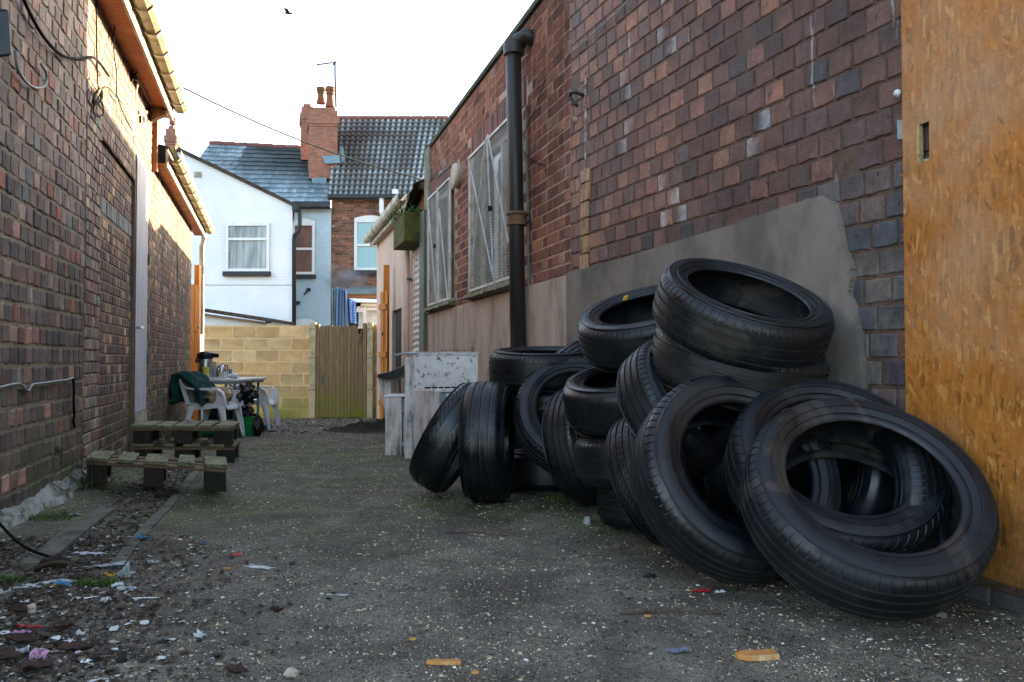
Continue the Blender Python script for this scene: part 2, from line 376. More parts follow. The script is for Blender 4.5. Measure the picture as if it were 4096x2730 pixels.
M['rubber_c'] = rubber('clean_rubber', .12, (.0014, .0028, .0048), .34, groove=(.010, .0105, .011))

# OSB: overlapping strands in several directions
def osb():
    s = N('orange_strand_board')
    tc = s.n('ShaderNodeTexCoord'); base = s.noise(tc.outputs['Object'], 1.3, 4, .6)
    c = None; hh = None
    for k, (ang, sc) in enumerate(((150, 1.2), (30, 1.2), (84, 1.0), (60, 1.2), (112, 1.2), (15, 1.4), (74, 1.3), (98, .9), (128, 1.1), (88, 1.3))):
        rt = s.n('ShaderNodeMapping'); rt.inputs['Rotation'].default_value = (radians(ang), 0, 0); rt.inputs['Location'].default_value = (3.1*k, 1.7*k, 2.3*k)
        s.l(tc.outputs['Object'], rt.inputs[0])
        mp = s.n('ShaderNodeMapping'); mp.inputs['Scale'].default_value = (17*sc, 17*sc, 62*sc); s.l(rt.outputs[0], mp.inputs[0])
        wn = s.n('ShaderNodeTexNoise'); wn.inputs['Scale'].default_value = .6; s.l(mp.outputs[0], wn.inputs['Vector'])
        mv = s.n('ShaderNodeVectorMath', operation='ADD'); s.l(mp.outputs[0], mv.inputs[0]); s.l(wn.outputs[1], mv.inputs[1])
        vo = s.n('ShaderNodeTexVoronoi'); vo.inputs['Scale'].default_value = 1.0; vo.inputs['Randomness'].default_value = .9
        s.l(mv.outputs[0], vo.inputs['Vector'])
        sp = s.n('ShaderNodeSeparateColor'); s.l(vo.outputs['Color'], sp.inputs[0])
        ck = s.ramp(sp.outputs[0], [(0, srgb('#80501c')), (.08, srgb('#9c6020')), (.3, srgb('#ab6823')), (.65, srgb('#b46f28')), (.9, srgb('#ba7830')), (1, srgb('#c89150'))])
        if c is None: c = ck; hh = sp.outputs[0]
        else:
            msk = s.math('GREATER_THAN', sp.outputs[1], .52); c = s.mix(msk, c, ck)
            hm = s.mix(msk, hh, sp.outputs[0]); hh = hm
    c = s.mix(.5, c, s.ramp(base, [(.3, .7), (.7, 1.12)]), 'MULTIPLY')
    v = tc.outputs['Object']; z = s.xyz(v)[2]
    nb = s.noise(v, 5, 5, .65)
    f = s.math('MULTIPLY', s.ramp(z, [(.0, 1), (.75, .0)]), s.ramp(nb, [(.38, 0), (.62, 1)]))
    c = s.mix(s.math('MULTIPLY', f, .7), c, srgb('#4a3a1c'))
    big = s.noise(v, 2.2, 4, .6); c = s.mix(s.math('MULTIPLY', s.ramp(big, [(.40, 0), (.68, .6)]), s.ramp(z, [(.25, .15), (.85, 1)])), c, srgb('#b89678'))
    fs_ = s.noise(s.coord('Object', (30, 30, 160)), 1, 4, .7); fs2 = s.noise(s.coord('Object', (60, 60, 6)), 1.5, 4, .7)
    c = s.mix(.62, c, s.ramp(s.math('ADD', s.math('MULTIPLY', fs_, .5), s.math('MULTIPLY', fs2, .5)), [(.3, .55), (.7, 1.35)]), 'MULTIPLY')
    s.bump(s.math('ADD', hh, s.math('MULTIPLY', fs2, .6)), .6, .004)
    return s.done(c, .62)
M['osb'] = osb()
M['osb_edge'] = simple('pale_board_edge', srgb('#c9b888'), srgb('#a7935f'), 60, .9, .8, .004, dirt=srgb('#5a5a34'), dscale=30)

# ground
def ground():
    s = N('gritty_alley_ground'); v = s.coord('Object')
    big = s.noise(v, .9, 5, .65); mid = s.noise(v, 5, 6, .7); fine = s.noise(v, 60, 4, .7); grit = s.noise(v, 190, 2, .6)
    c = s.mix(s.ramp(mid, [(.3, 0), (.7, 1)]), srgb('#6e685d'), srgb('#423e38'))
    c = s.mix(s.ramp(big, [(.48, 0), (.66, .7)]), c, srgb('#40342b'))
    xy = s.xyz(v)
    moss = s.noise(v, 1.6, 6, .7)
    my = s.math('MULTIPLY', s.ramp(s.math('DIVIDE', xy[1], 20), [(.14, 0), (.2, 1), (.42, 1), (.55, 0)]), s.ramp(moss, [(.42, 0), (.56, 1)]))
    c = s.mix(s.math('MULTIPLY', my, .7), c, srgb('#44531d'))
    c = s.mix(.6, c, s.ramp(fine, [(.3, .4), (.7, 1.5)]), 'MULTIPLY')
    fl = s.noise(s.coord('Object', (1, 1.6, 1)), 230, 3, .75); c = s.mix(s.math('MULTIPLY', s.ramp(fl, [(.565, 0), (.62, 1)]), .8), c, srgb('#aca693'))
    fl2 = s.noise(v, 120, 3, .75); c = s.mix(s.math('MULTIPLY', s.ramp(fl2, [(.30, 1), (.38, 0)]), .8), c, srgb('#1d1a16'))
    pt = s.noise(v, 2.2, 6, .72, .5); c = s.mix(.9, c, s.ramp(pt, [(.36, .5), (.64, 1.45)]), 'MULTIPLY')
    br = s.noise(v, 1.1, 6, .7, .3); c = s.mix(s.ramp(br, [(.52, 0), (.66, .65)]), c, srgb('#3f3128'))
    for sc, th, cc in ((150, .20, srgb('#8b8470')), (110, .24, srgb('#1b1814')), (60, .22, srgb('#2b241e'))):
        vo = s.n('ShaderNodeTexVoronoi'); vo.inputs['Scale'].default_value = sc; s.l(v, vo.inputs['Vector'])
        sp = s.n('ShaderNodeSeparateColor'); s.l(vo.outputs['Color'], sp.inputs[0])
        r = s.math('MULTIPLY', sp.outputs[0], th*2)
        pick = s.math('MULTIPLY', s.math('LESS_THAN', vo.outputs['Distance'], r), s.math('GREATER_THAN', sp.outputs[1], .62))
        c = s.mix(s.math('MULTIPLY', pick, .8), c, cc)
    s.bump(s.math('ADD', s.math('ADD', mid, s.math('MULTIPLY', fine, .35)), s.math('MULTIPLY', grit, .12)), .9, .02)
    return s.done(c, .88, spec=.3)
M['ground'] = ground()
def chips():
    s = N('grit_chips'); at = s.n('ShaderNodeVertexColor'); at.layer_name = 'bcol'
    return s.done(at.outputs[0], .75)
M['chips'] = chips()
# ------------------------------------------------------------------ brick wall builder
def pick(pal, Y=0, z=0):
    if callable(pal): pal = pal(Y, z)
    c = random.choices([p[0] for p in pal], [p[1] for p in pal])[0]; c = srgb(c) if isinstance(c, str) else c
    k = random.uniform(.86, 1.14); t = random.uniform(.95, 1.05)
    return (c[0]*k*t, c[1]*k, c[2]*k/t)
class Wall:
    """vertical wall face x = X0 + t*Y, facing the alley; side +1: faces +X"""
    def __init__(s, X0, t, side): s.X0, s.t, s.side = X0, t, side; s.k = sqrt(1+t*t)
    def p(s, Y, z, off=0):     # off: metres out of the wall into the alley
        n = Vector((1, -s.t, 0)).normalized()*s.side
        return Vector((s.X0+s.t*Y, Y, z))+n*off
LO = Wall(-1.357, -.268, 1); LN = Wall(-1.19, -.3016, 1)
RF = Wall(2.01, -.3016, -1); RN = Wall(2.44, -.382, -1)
class Plane:
    """any vertical face from point a along unit direction d with outward normal n"""
    def __init__(s, a, d, n): s.a, s.d, s.n, s.k = Vector(a), Vector(d).normalized(), Vector(n).normalized(), 1
    def p(s, Y, z, off=0): q = s.a+s.d*Y+s.n*off; return Vector((q.x, q.y, z))
def bricks(mb, W, Y0, Y1, z0, z1, course, pitch, pal, mortar, skip=None, bond='header', depth=.008, joint=.011, rough=.004, dj=.0025, rib=0, offset=0.0, pits=0.02):
    """real bricks: each a slightly irregular raised face with chamfered arrises"""
    s0, s1 = Y0*W.k, Y1*W.k; rows = int(math.ceil((z1-z0)/course))
    mb.add([W.p(Y0, z0, 0), W.p(Y1, z0, 0), W.p(Y1, z1, 0), W.p(Y0, z1, 0)], [(0, 1, 2, 3)], mortar) if skip is None else None
    if skip is not None:       # mortar bed in cells so that openings stay open
        n = max(1, int((s1-s0)/.08)); m = max(1, int((z1-z0)/.08))
        for i in range(n):
            for j in range(m):
                a, b = s0+(s1-s0)*i/n, s0+(s1-s0)*(i+1)/n; c_, d_ = z0+(z1-z0)*j/m, z0+(z1-z0)*(j+1)/m
                if skip((a+b)/2/W.k, (c_+d_)/2): continue
                mb.add([W.p(a/W.k, c_), W.p(b/W.k, c_), W.p(b/W.k, d_), W.p(a/W.k, d_)], [(0, 1, 2, 3)], mortar)
    for r in range(rows):
        za = z0+r*course+joint/2; zb = min(z0+(r+1)*course-joint/2, z1-.001)
        if zb-za < .01: continue
        x = s0-random.uniform(0, .01)-(pitch/2 if r % 2 else 0)+offset
        i = 0
        while x < s1:
            if bond == 'header': L = pitch*random.uniform(.95, 1.05)
            elif bond == 'flemish': L = pitch*(1 if (i+r) % 2 else .5)
            else: L = pitch*random.uniform(.985, 1.015)
            a = max(x+joint/2, s0+.001); b = min(x+L-joint/2, s1-.001); x += L; i += 1
            if b-a < .015: continue
            if skip is not None and (skip((a+b)/2/W.k, (za+zb)/2) or skip(a/W.k, (za+zb)/2) or skip(b/W.k, (za+zb)/2)): continue
            c = pick(pal, (a+b)/2/W.k, (za+zb)/2); dd = depth+random.uniform(-dj, dj)*1.5; broken = random.random() < pits
            if broken: dd = -.004; c = tuple(q*k for q, k in zip(srgb('#8a4428'), (1, 1, 1)))
            jr = lambda: random.uniform(-rough, rough)
            ring = []; n1 = 4 if (b-a) > .06 else 2
            for k in range(n1): ring.append((a+(b-a)*k/n1+jr()*.6, za+jr()))
            for k in range(2): ring.append((b+jr(), za+(zb-za)*k/2+jr()*.6))
            for k in range(n1): ring.append((b-(b-a)*k/n1+jr()*.6, zb+jr()))
            for k in range(2): ring.append((a+jr(), zb-(zb-za)*k/2+jr()*.6))
            n = len(ring); cx, cz = (a+b)/2, (za+zb)/2
            tilt = random.uniform(-dj, dj)
            def pt(q, inset, off):
                yy = q[0]+(cx-q[0])*inset/((b-a)/2); zz = q[1]+(cz-q[1])*inset/((zb-za)/2)
                return W.p(yy/W.k, zz, off+tilt*(yy-cx)/(b-a)*2*(1 if off > 0 else 0))
            vs = [pt(q, 0, -.001) for q in ring]+[pt(q, .0025, dd*.7) for q in ring]+[pt(q, .006, dd) for q in ring]
            fs = [(k, (k+1) % n, n+(k+1) % n, n+k) for k in range(n)]+[(n+k, n+(k+1) % n, 2*n+(k+1) % n, 2*n+k) for k in range(n)]
            cv = []
            dark = random.random() < .3; wz = random.random() < ((.5 if noise.noise(Vector((cx/W.k*7, 4, 2))) > .22 else .02) if (W is RN and Y0 < 2 and 3.5 < cx/W.k < 5.3 and 1.3 < cz < 2.6+.4*noise.noise(Vector((cx*5, 1, 1)))) else .012)
            kx = random.choice((-1, 1))
            for q_ in range(3*n):
                f_ = random.uniform(.82, 1.18); e_ = ring[q_ % n]
                if dark and e_[1] > cz: f_ *= .72
                cc_ = tuple(min(.9, t*f_) for t in c)
                if wz and (e_[0]-cx)*kx > (b-a)*.1: cc_ = tuple(.45*t+.30 for t in cc_)
                cv.append(cc_)
            if rib and not broken:     # combed face: shallow grooves across the brick
                m_ = len(mb.v)
                mb.add(vs, fs+[tuple(range(2*n, 3*n))], cv)
                q = za+.010; lean = random.uniform(-.25, .25)
                while q < zb-.008:
                    p0, p1 = a+.008, b-.008; dz = lean*.02
                    mb.add([W.p(p0/W.k, q, dd+.0003), W.p(p1/W.k, q+dz, dd+.0003), W.p(p1/W.k, q+.0045+dz, dd+.0042), W.p(p0/W.k, q+.0045, dd+.0042),
                            W.p(p0/W.k, q+.0065, dd+.0003), W.p(p1/W.k, q+.0065+dz, dd+.0003)], [(0, 1, 2, 3), (3, 2, 5, 4)], c)
                    q += .0125
            else:
                mb.add(vs, fs+[tuple(range(2*n, 3*n))], cv)
    return mb

# ------------------------------------------------------------------ ground
mb = MB()
xs = [-400, -120, -40, -15, -8]+[-6+.1*i for i in range(101)]+[6, 9, 15, 40, 120, 400]
ys = [-100, -30, -8, -3, -1]+[.0+.1*i for i in range(161)]+[17, 19, 22, 26, 35, 60, 120, 300, 700]
vs = []
for y in ys:
    for x in xs:
        a = 0
        if -6 < x < 4 and .3 < y < 15.9:
            a = .012*noise.noise(Vector((x*1.3, y*1.3, 0)))+.006*noise.noise(Vector((x*5, y*5, 3)))
            e = (x+.9+.27*y)                 # left channel: loose dirt heaped against the wall
            if e < 0: a += .02*min(1, -e)*(1+noise.noise(Vector((x*3, y*3, 9))))-.012
        vs.append((x, y, gz(y)+a))
nx = len(xs)
mb.add(vs, [(j*nx+i, j*nx+i+1, (j+1)*nx+i+1, (j+1)*nx+i) for j in range(len(ys)-1) for i in range(nx-1)])
ground_o = mb.build('ground', M['ground'], smooth=True, fixn=False); tag(ground_o, kind='structure')
def gh(x, y):
    a = 0
    if -6 < x < 4 and .3 < y < 15.9:
        a = .012*noise.noise(Vector((x*1.3, y*1.3, 0)))+.006*noise.noise(Vector((x*5, y*5, 3)))
        e = (x+.9+.27*y)
        if e < 0: a += .02*min(1, -e)*(1+noise.noise(Vector((x*3, y*3, 9))))-.012
    return gz(y)+a
# loose grit: thousands of flat chips
mb = MB(); R = random.Random(3)
cc = [srgb(x) for x in ('#b3a88c', '#8f8672', '#cfcfc8', '#37322c', '#7d6440', '#b3a680', '#726a5c', '#54392a')]
cwt = [6, 6, 4, 8, 1.2, 6, 6, 2.5]
def chip(x, y, sz, c):
    z = gh(x, y); a = R.uniform(0, pi); n = R.choice((4, 5)); t = R.uniform(.12, .45)*min(sz, .006)
    tx, ty = R.uniform(-.25, .25), R.uniform(-.25, .25)
    vs = []
    rr = [sz*R.uniform(.35, 1)*(1 if k % 2 else R.uniform(.3, .9)) for k in range(n)]
    for k in range(n):
        q = a+2*pi*k/n; dx, dy = rr[k]*cos(q), rr[k]*sin(q); vs.append((x+dx, y+dy, z-.001))
    for k in range(n):
        q = a+2*pi*k/n; dx, dy = rr[k]*.75*cos(q), rr[k]*.75*sin(q); vs.append((x+dx, y+dy, z+t+tx*dx+ty*dy))
    mb.add(vs, [tuple(range(n, 2*n))]+[(k, (k+1) % n, n+(k+1) % n, n+k) for k in range(n)], c)
for k in range(60000):
    y = 1.5+14*(R.random()**1.9); lx = max(-.66*y, -1.25-.27*y); rx = min(.66*y, 2.3-.33*y)
    x = R.uniform(lx, rx)
    if noise.noise(Vector((x*1.7, y*1.7, 11))) < R.uniform(-.75, .25): continue
    sz = min(.016, R.uniform(.0016, .0034)*(1+y*.10)/max(.02, R.random())**.38)
    chip(x, y, sz, R.choices(cc, cwt)[0])
for k in range(22000):
    y = 1.5+3.0*R.random()**1.2; lx = max(-.66*y, -1.1-.27*y); rx = min(.66*y, 2.2-.33*y); x = R.uniform(lx, rx)
    if noise.noise(Vector((x*2.3, y*2.3, 31))) < R.uniform(-.4, .45): continue
    chip(x, y, R.uniform(.0014, .0036), R.choices(cc, cwt)[0])
o = mb.build('gravel', M['chips'], colors=True, fixn=False); tag(o, kind='stuff')

# ------------------------------------------------------------------ left: old brick building (near)
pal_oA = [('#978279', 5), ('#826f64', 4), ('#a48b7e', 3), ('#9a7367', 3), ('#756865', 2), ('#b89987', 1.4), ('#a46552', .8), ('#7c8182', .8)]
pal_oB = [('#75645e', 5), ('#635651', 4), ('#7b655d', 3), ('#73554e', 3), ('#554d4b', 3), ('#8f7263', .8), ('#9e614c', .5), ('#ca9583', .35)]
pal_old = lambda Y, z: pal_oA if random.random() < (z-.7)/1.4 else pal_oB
B = thing('old_brick_building', 'old soot grey rough brick building nearest on the left', 'building', LO.p(5.05, 0))
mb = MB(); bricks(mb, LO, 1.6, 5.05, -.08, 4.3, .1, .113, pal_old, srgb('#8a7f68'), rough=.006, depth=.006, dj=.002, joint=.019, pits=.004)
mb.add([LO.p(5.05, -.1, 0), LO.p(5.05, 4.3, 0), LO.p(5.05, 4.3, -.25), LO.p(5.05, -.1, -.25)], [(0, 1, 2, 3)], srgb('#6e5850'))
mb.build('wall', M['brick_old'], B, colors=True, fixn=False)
mb = MB(); mb.prism([LO.p(1.6, -.1, -.02), LO.p(5.05, -.1, -.02), LO.p(5.05, -.1, -3), LO.p(1.6, -.1, -3)], (0, 0, 4.4)); mb.build('building_core', M['cement'], B)
mb = MB()   # bottom courses patched with rough mortar, air brick
n = 34
def fil(i, j):
    Y = 2.2+2.95*i; q = max(.03, .09+.07*noise.noise(Vector((Y*2.2, 5, 0))))+.02*noise.noise(Vector((Y*9, 1, 0)))
    h = .065+.04*noise.noise(Vector((Y*4, 2, 0)))
    pr = [(0.0, h), (.03, h*.7), (q*.5, h*.30), (q*.8, .035), (q, -.02)][j]
    b = LO.p(Y, 0, pr[0]); bump_ = .018*noise.noise(Vector((Y*14, j*1.7, 4)))
    return (b.x, b.y, gh(b.x, b.y)+pr[1]+bump_)
n = 60; vs = [fil(i/n, j) for j in range(5) for i in range(n+1)]
mb.add(vs, [(j*(n+1)+i, j*(n+1)+i+1, (j+1)*(n+1)+i+1, (j+1)*(n+1)+i) for j in range(4) for i in range(n)])
mb.build('mortar_fillet', M['lime'], B, smooth=True, fixn=False)
mb = MB(); q = P(243, 1860, 4.72); Yb = 4.55
mb.add([LO.p(Yb-.09, .13, .004), LO.p(Yb+.09, .13, .004), LO.p(Yb+.09, .27, .004), LO.p(Yb-.09, .27, .004)], [(0, 1, 2, 3)])
ab = mb.build('air_brick', M['brick_dark'] if 'brick_dark' in M else M['stone'], B)
mb = MB()
for i in range(5):
    for j in range(3):
        yy = Yb-.07+.03*i; zz = .145+.042*j; mb.add([LO.p(yy, zz, .006), LO.p(yy+.018, zz, .006), LO.p(yy+.018, zz+.028, .006), LO.p(yy, zz+.028, .006)], [(0, 1, 2, 3)])
mb.build('vent_hole', M['dark'], ab)

# ------------------------------------------------------------------ left: brown brick building with the soffit
pal_new = [('#765c50', 5), ('#644e46', 4), ('#554948', 2.5), ('#9a806a', 2.4), ('#8c6959', 2), ('#b39b81', .8), ('#7a4b3e', .8)]
pal_infill = [('#655247', 5), ('#7b5e4c', 4), ('#52433e', 3.5), ('#9b8168', 2.2), ('#4d4649', 2), ('#885240', .6), ('#ae9175', .8)]
pal_pier = [('#9a8874', 3), ('#775f5a', 3), ('#89766d', 3), ('#ac9a81', 1), ('#936055', 1), ('#7b7a74', 1.5)]
B = thing('brown_brick_building', 'brown patterned brick building with orange soffit, white guttering and a tall white door', 'building', LN.p(7.9, 0))
DY0, DY1, DZ0, DZ1 = 6.97, 7.60, .28, 2.55
mb = MB(); sk = lambda Y, z: (DY0 < Y < DY1 and DZ0-.12 < z < DZ1) or (5.53 < Y < 6.95 and z < 2.33)
bricks(mb, LN, 5.05, 7.9, -.12, 3.19, .0757, .115, pal_new, srgb('#7d6f5c'), skip=sk, depth=.005, rough=.002, dj=.001, joint=.010, pits=0)
mb.build('wall', M['brick_new'], B, colors=True, fixn=False)
mb = MB(); bricks(mb, LN, 5.06, 5.50, -.1, 2.6, .0757, .115, pal_pier, srgb('#857a68'), depth=.012, rough=.002, dj=.0015, joint=.009, pits=0)
mb.build('brick_pier', M['brick_new'], B, colors=True, fixn=False)
class Off(Wall):
    def __init__(s, W, o): s.__dict__.update(W.__dict__); s.o = o
    def p(s, Y, z, off=0): return Wall.p(s, Y, z, off+s.o)
mb = MB(); bricks(mb, Off(LN, -.03), 5.53, 6.95, -.12, 2.33, .0757, .115, pal_infill, srgb('#8b6f5c'), depth=.006, rough=.002, dj=.001, joint=.011, pits=0, skip=lambda Y, z: 1.80 < z < 1.92)
mb.build('infill_panel', M['brick_new'], B, colors=True, fixn=False)
mb = MB(); bricks(mb, Off(LN, -.028), 5.53, 6.90, 1.80, 1.92, .12, .075, [('#7d8484', 3), ('#8f8f88', 2)], srgb('#6b675e'), depth=.006, rough=.004, joint=.008, pits=0)
mb.build('soldier_course', M['brick_new'], B, colors=True, fixn=False)
mb = MB(); mb.prism([LN.p(6.92, -.15, -.04), LN.p(6.962, -.15, -.04), LN.p(6.962, -.15, .003), LN.p(6.92, -.15, .003)], (0, 0, 2.55), srgb('#7a6353')); mb.prism([LN.p(6.95, -.15, -.04), LN.p(7.62, -.15, -.04), LN.p(7.62, -.15, .002), LN.p(6.95, -.15, .002)], (0, 0, .29), srgb('#6d6355')); mb.build('patch_mortar', M['brick_new'], B, colors=True)
mb = MB(); mb.prism([LN.p(5.05, -.3, -.05), LN.p(7.9, -.3, -.05), LN.p(7.9, -.3, -3), LN.p(5.05, -.3, -3)], (0, 0, 3.5)); mb.build('building_core', M['cement'], B)
mb = MB(); mb.prism([LN.p(DY0, DZ0, -.03), LN.p(DY1, DZ0, -.03), LN.p(DY1, DZ0, .012), LN.p(DY0, DZ0, .012)], (0, 0, DZ1-DZ0)); dr = mb.build('door', M['white_door'], B, bevel=.004)
mb = MB(); mb.prism([LN.p(DY0-.02, DZ0-.1, -.03), LN.p(DY0, DZ0-.1, -.03), LN.p(DY0, DZ0-.1, .008), LN.p(DY0-.02, DZ0-.1, .008)], (0, 0, DZ1-DZ0+.12))
mb.build('door_frame', M['dark_sill'], dr)
mb = MB(); mb.prism([LN.p(DY0, DZ0-.13, -.03), LN.p(DY1, DZ0-.13, -.03), LN.p(DY1, DZ0-.13, .02), LN.p(DY0, DZ0-.13, .02)], (0, 0, .125)); mb.build('threshold', M['white_trim'], dr)
mb = MB(); a = LN.p(DY0+.02, 1.03, .0); mb.tube([a, LN.p(DY0+.02, 1.03, .06), LN.p(DY0-.04, 1.03, .07)], .012); mb.build('handle', M['steel'], dr)
for zh in (.75, 1.7):
    mb = MB(); mb.tube([LN.p(DY1, zh-.05, .02), LN.p(DY1, zh+.05, .02)], .012); mb.build('hinge', M['rust_post'], dr)
# soffit of narrow boards
mb = MB(); y = 2.0
SZ = 3.17
while y < 7.88:
    mb.prism([LN.p(y, SZ, -.02), LN.p(y+.055, SZ, -.02), LN.p(y+.055, SZ, .17), LN.p(y, SZ, .17)], (0, 0, .012)) if y > 5.06 else None
    y += .06
mb.prism([LN.p(5.05, SZ+.006, -.02), LN.p(7.89, SZ+.006, -.02), LN.p(7.89, SZ+.006, .168), LN.p(5.05, SZ+.006, .168)], (0, 0, .01))
mb.build('soffit', M['soffit'], B)
mb = MB(); mb.prism([LN.p(5.05, SZ-.035, .17), LN.p(7.9, SZ-.035, .17), LN.p(7.9, SZ-.035, .192), LN.p(5.05, SZ-.035, .192)], (0, 0, .22)); mb.build('fascia', M['white_trim'], B, bevel=.003)
def gutter(W, Y0, Y1, z, off, parent, r=.058, sag=0, step=.5, bracket=True, mat='gutter_trim'):
    """square-ish open gutter with joints and brackets"""
    mb = MB(); n = max(4, int((Y1-Y0)/.15)); prof = [(0, .0), (0, -r*1.3), (r*.5, -r*1.75), (r*1.5, -r*1.75), (r*2.0, -r*1.2), (r*2.05, .01)]
    for k in range(n):
        ya, yb = Y0+(Y1-Y0)*k/n, Y0+(Y1-Y0)*(k+1)/n
        sa = -sag*sin(pi*k/n)-.01*noise.noise(Vector((ya, z, 0))); sb = -sag*sin(pi*(k+1)/n)-.01*noise.noise(Vector((yb, z, 0)))
        vs = [W.p(ya, z+q+sa, off+p) for p, q in prof]+[W.p(yb, z+q+sb, off+p) for p, q in prof]; m = len(prof)
        mb.add(vs, [(i, i+1, m+i+1, m+i) for i in range(m-1)])
    g = mb.build('gutter', M[mat], parent, solid=.004, fixn=False)
    if bracket:
        y = Y0+.1
        while y < Y1:
            mb = MB()
            for dy in (-.025, .0):
                m = len(prof); sa = -.006
                vs = [W.p(y+dy, z+q*1.06+sa, off+p*1.04) for p, q in prof]+[W.p(y+dy+.022, z+q*1.06+sa, off+p*1.04) for p, q in prof]
                mb.add(vs, [(i, i+1, m+i+1, m+i) for i in range(m-1)])
            mb.build('gutter_bracket', M['white_trim'], g, solid=.006, fixn=False); y += step
    mb = MB(); m = [W.p(Y1, z+q, off+p) for p, q in prof]; mb.prism(m, (0, .008, 0)); mb.build('end_cap', M[mat], g)
    return g
gutter(LN, 5.05, 7.95, SZ+.17, .195, B, r=.06, step=.42)
# roof slope
def roof_slope(W, Y0, Y1, z, off, depth, rise, parent, mat):
    mb = MB(); rows = 10
    for k in range(rows):
        a, b = k/rows, (k+1)/rows
        mb.add([W.p(Y0, z+rise*a, off-depth*a), W.p(Y1, z+rise*a, off-depth*a), W.p(Y1, z+rise*b-.012, off-depth*b), W.p(Y0, z+rise*b-.012, off-depth*b)], [(0, 1, 2, 3)])
        mb.add([W.p(Y0, z+rise*b-.012, off-depth*b), W.p(Y1, z+rise*b-.012, off-depth*b), W.p(Y1, z+rise*b, off-depth*b), W.p(Y0, z+rise*b, off-depth*b)], [(0, 1, 2, 3)])
    return mb.build('roof', M[mat], parent, fixn=False)
roof_slope(LN, 5.05, 7.9, SZ+.2, .22, 2.2, 1.0, B, 'pantile')
mb = MB(); mb.tube([P(640, 350, 7.95), P(650, 400, 7.96), P(628, 480, 7.97), P(622, 545, 7.98)], .032, 10); mb.build('downpipe', M['gutter_trim'], B, smooth=True)
mb = MB(); mb.prism([LN.p(7.86, 2.62, .0), LN.p(7.93, 2.62, .0), LN.p(7.93, 2.62, .05), LN.p(7.86, 2.62, .05)], (0, 0, .56)); mb.build('corner_board', M['soffit'], B)

# ------------------------------------------------------------------ left: low brick outbuilding beyond
pal_low = [('#76574c', 5), ('#644e47', 4), ('#8a6452', 3), ('#ae9174', 1.6), ('#524d4c', 2), ('#9a5b47', 1.2), ('#c5ac8f', .6)]
B = thing('low_brick_outbuilding', 'low damp stained brick outbuilding with white gutter, far end of the left side', 'building', LN.p(12.5, gz(12.5)))
mb = MB(); bricks(mb, LN, 7.9, 11.85, -.4, 2.72, .0757, .115, pal_low, srgb('#837360'), depth=.005, rough=.002, dj=.001, joint=.011, pits=0)
mb.build('wall', M['brick_low'], B, colors=True, fixn=False)
mb = MB(); mb.prism([LN.p(7.9, -.5, -.01), LN.p(11.85, -.5, -.01), LN.p(11.85, -.5, -3), LN.p(7.9, -.5, -3)], (0, 0, 3.2)); mb.build('building_core', M['white_trim'], B)
LZ = 2.70
mb = MB(); mb.prism([LN.p(7.93, LZ, -.02), LN.p(12.55, LZ, -.02), LN.p(12.55, LZ, .12), LN.p(7.93, LZ, .12)], (0, 0, .012)); mb.build('soffit', M['soffit'], B)
mb = MB(); mb.prism([LN.p(7.93, LZ-.03, .12), LN.p(12.56, LZ-.03, .12), LN.p(12.56, LZ-.03, .142), LN.p(7.93, LZ-.03, .142)], (0, 0, .19)); mb.build('fascia', M['white_trim'], B, bevel=.003)
gutter(LN, 7.96, 12.62, LZ+.15, .145, B, r=.055, step=.5)
roof_slope(LN, 7.93, 12.5, LZ+.18, .2, 2.4, .5, B, 'slate')
mb = MB(); d0 = LN.p(12.62, 0, .11)
mb.tube([(d0.x, d0.y, LZ+.05), (d0.x, d0.y, LZ-.05), (d0.x-.03, d0.y, LZ-.16), (d0.x-.03, d0.y, 1.15)], .036, 12); mb.build('downpipe', M['white_trim'], B, smooth=True)

# things on the left wall ------------------------------------------------------
def wire(name, label, pts, r, mat, cat='cable'):
    mb = MB(); P_ = [Vector(p) for p in pts]; sm = []
    for i in range(len(P_)-1):
        p0, p1, p2, p3 = P_[max(i-1, 0)], P_[i], P_[i+1], P_[min(i+2, len(P_)-1)]
        for k in range(6):
            t = k/6; sm.append(.5*((2*p1)+(p2-p0)*t+(2*p0-5*p1+4*p2-p3)*t*t+(3*p1-p0-3*p2+p3)*t**3))
    sm.append(P_[-1]); mb.tube(sm, r, 6)
    return tag(mb.build(name, M[mat], origin=P_[0], smooth=True), label, cat)
def onwall(W, u, v, off=.02):
    """photo pixel -> point on wall face"""
    x = (u-2048)/FX; Y = W.X0/(x-W.t); p = P(u, v, Y); return W.p(Y, p.z, off)
wl = lambda W, L, off=.02: [onwall(W, u, v, off) for u, v in L]
wire('hanging_cable', 'thick black cable curving down across the old wall to a cut end', wl(LO, [(30, -40), (70, 45), (120, 130), (170, 190), (215, 222), (280, 236), (345, 232)], .03)+[LN.p(5.5, 2.72, .05)], .009, 'cable')
wire('white_cable_loop', 'pale grey cable hanging in a loop under the wall lamp', wl(LO, [(15, 200), (25, 270), (60, 325), (100, 350), (135, 345), (147, 315), (140, 280), (122, 255)], .03), .0075, 'grey_cable')
wire('corner_wire', 'thin black wire running down the joint between the two left walls', wl(LN, [(357, -60), (360, 100), (364, 250), (370, 360)], .015)+wl(LN, [(352, 372), (338, 400), (345, 418), (372, 400), (376, 370)], .03), .005, 'cable')
wire('wire_coil', 'tangled loop of black wire hanging at the wall joint', wl(LN, [(366, 352), (350, 365), (338, 390), (342, 412), (362, 405), (374, 378), (372, 360), (358, 390), (340, 425), (338, 450), (355, 466), (375, 458), (378, 430), (368, 400), (370, 362), (385, 346), (410, 360), (455, 412)], .035), .0045, 'cable')
wire('dangling_wire', 'thin black wire dangling in front of the sunlit brick under the soffit', wl(LN, [(436, 0), (425, 60), (418, 130), (418, 210), (430, 300), (430, 370), (450, 430), (475, 480), (497, 520)], .04), .004, 'cable')
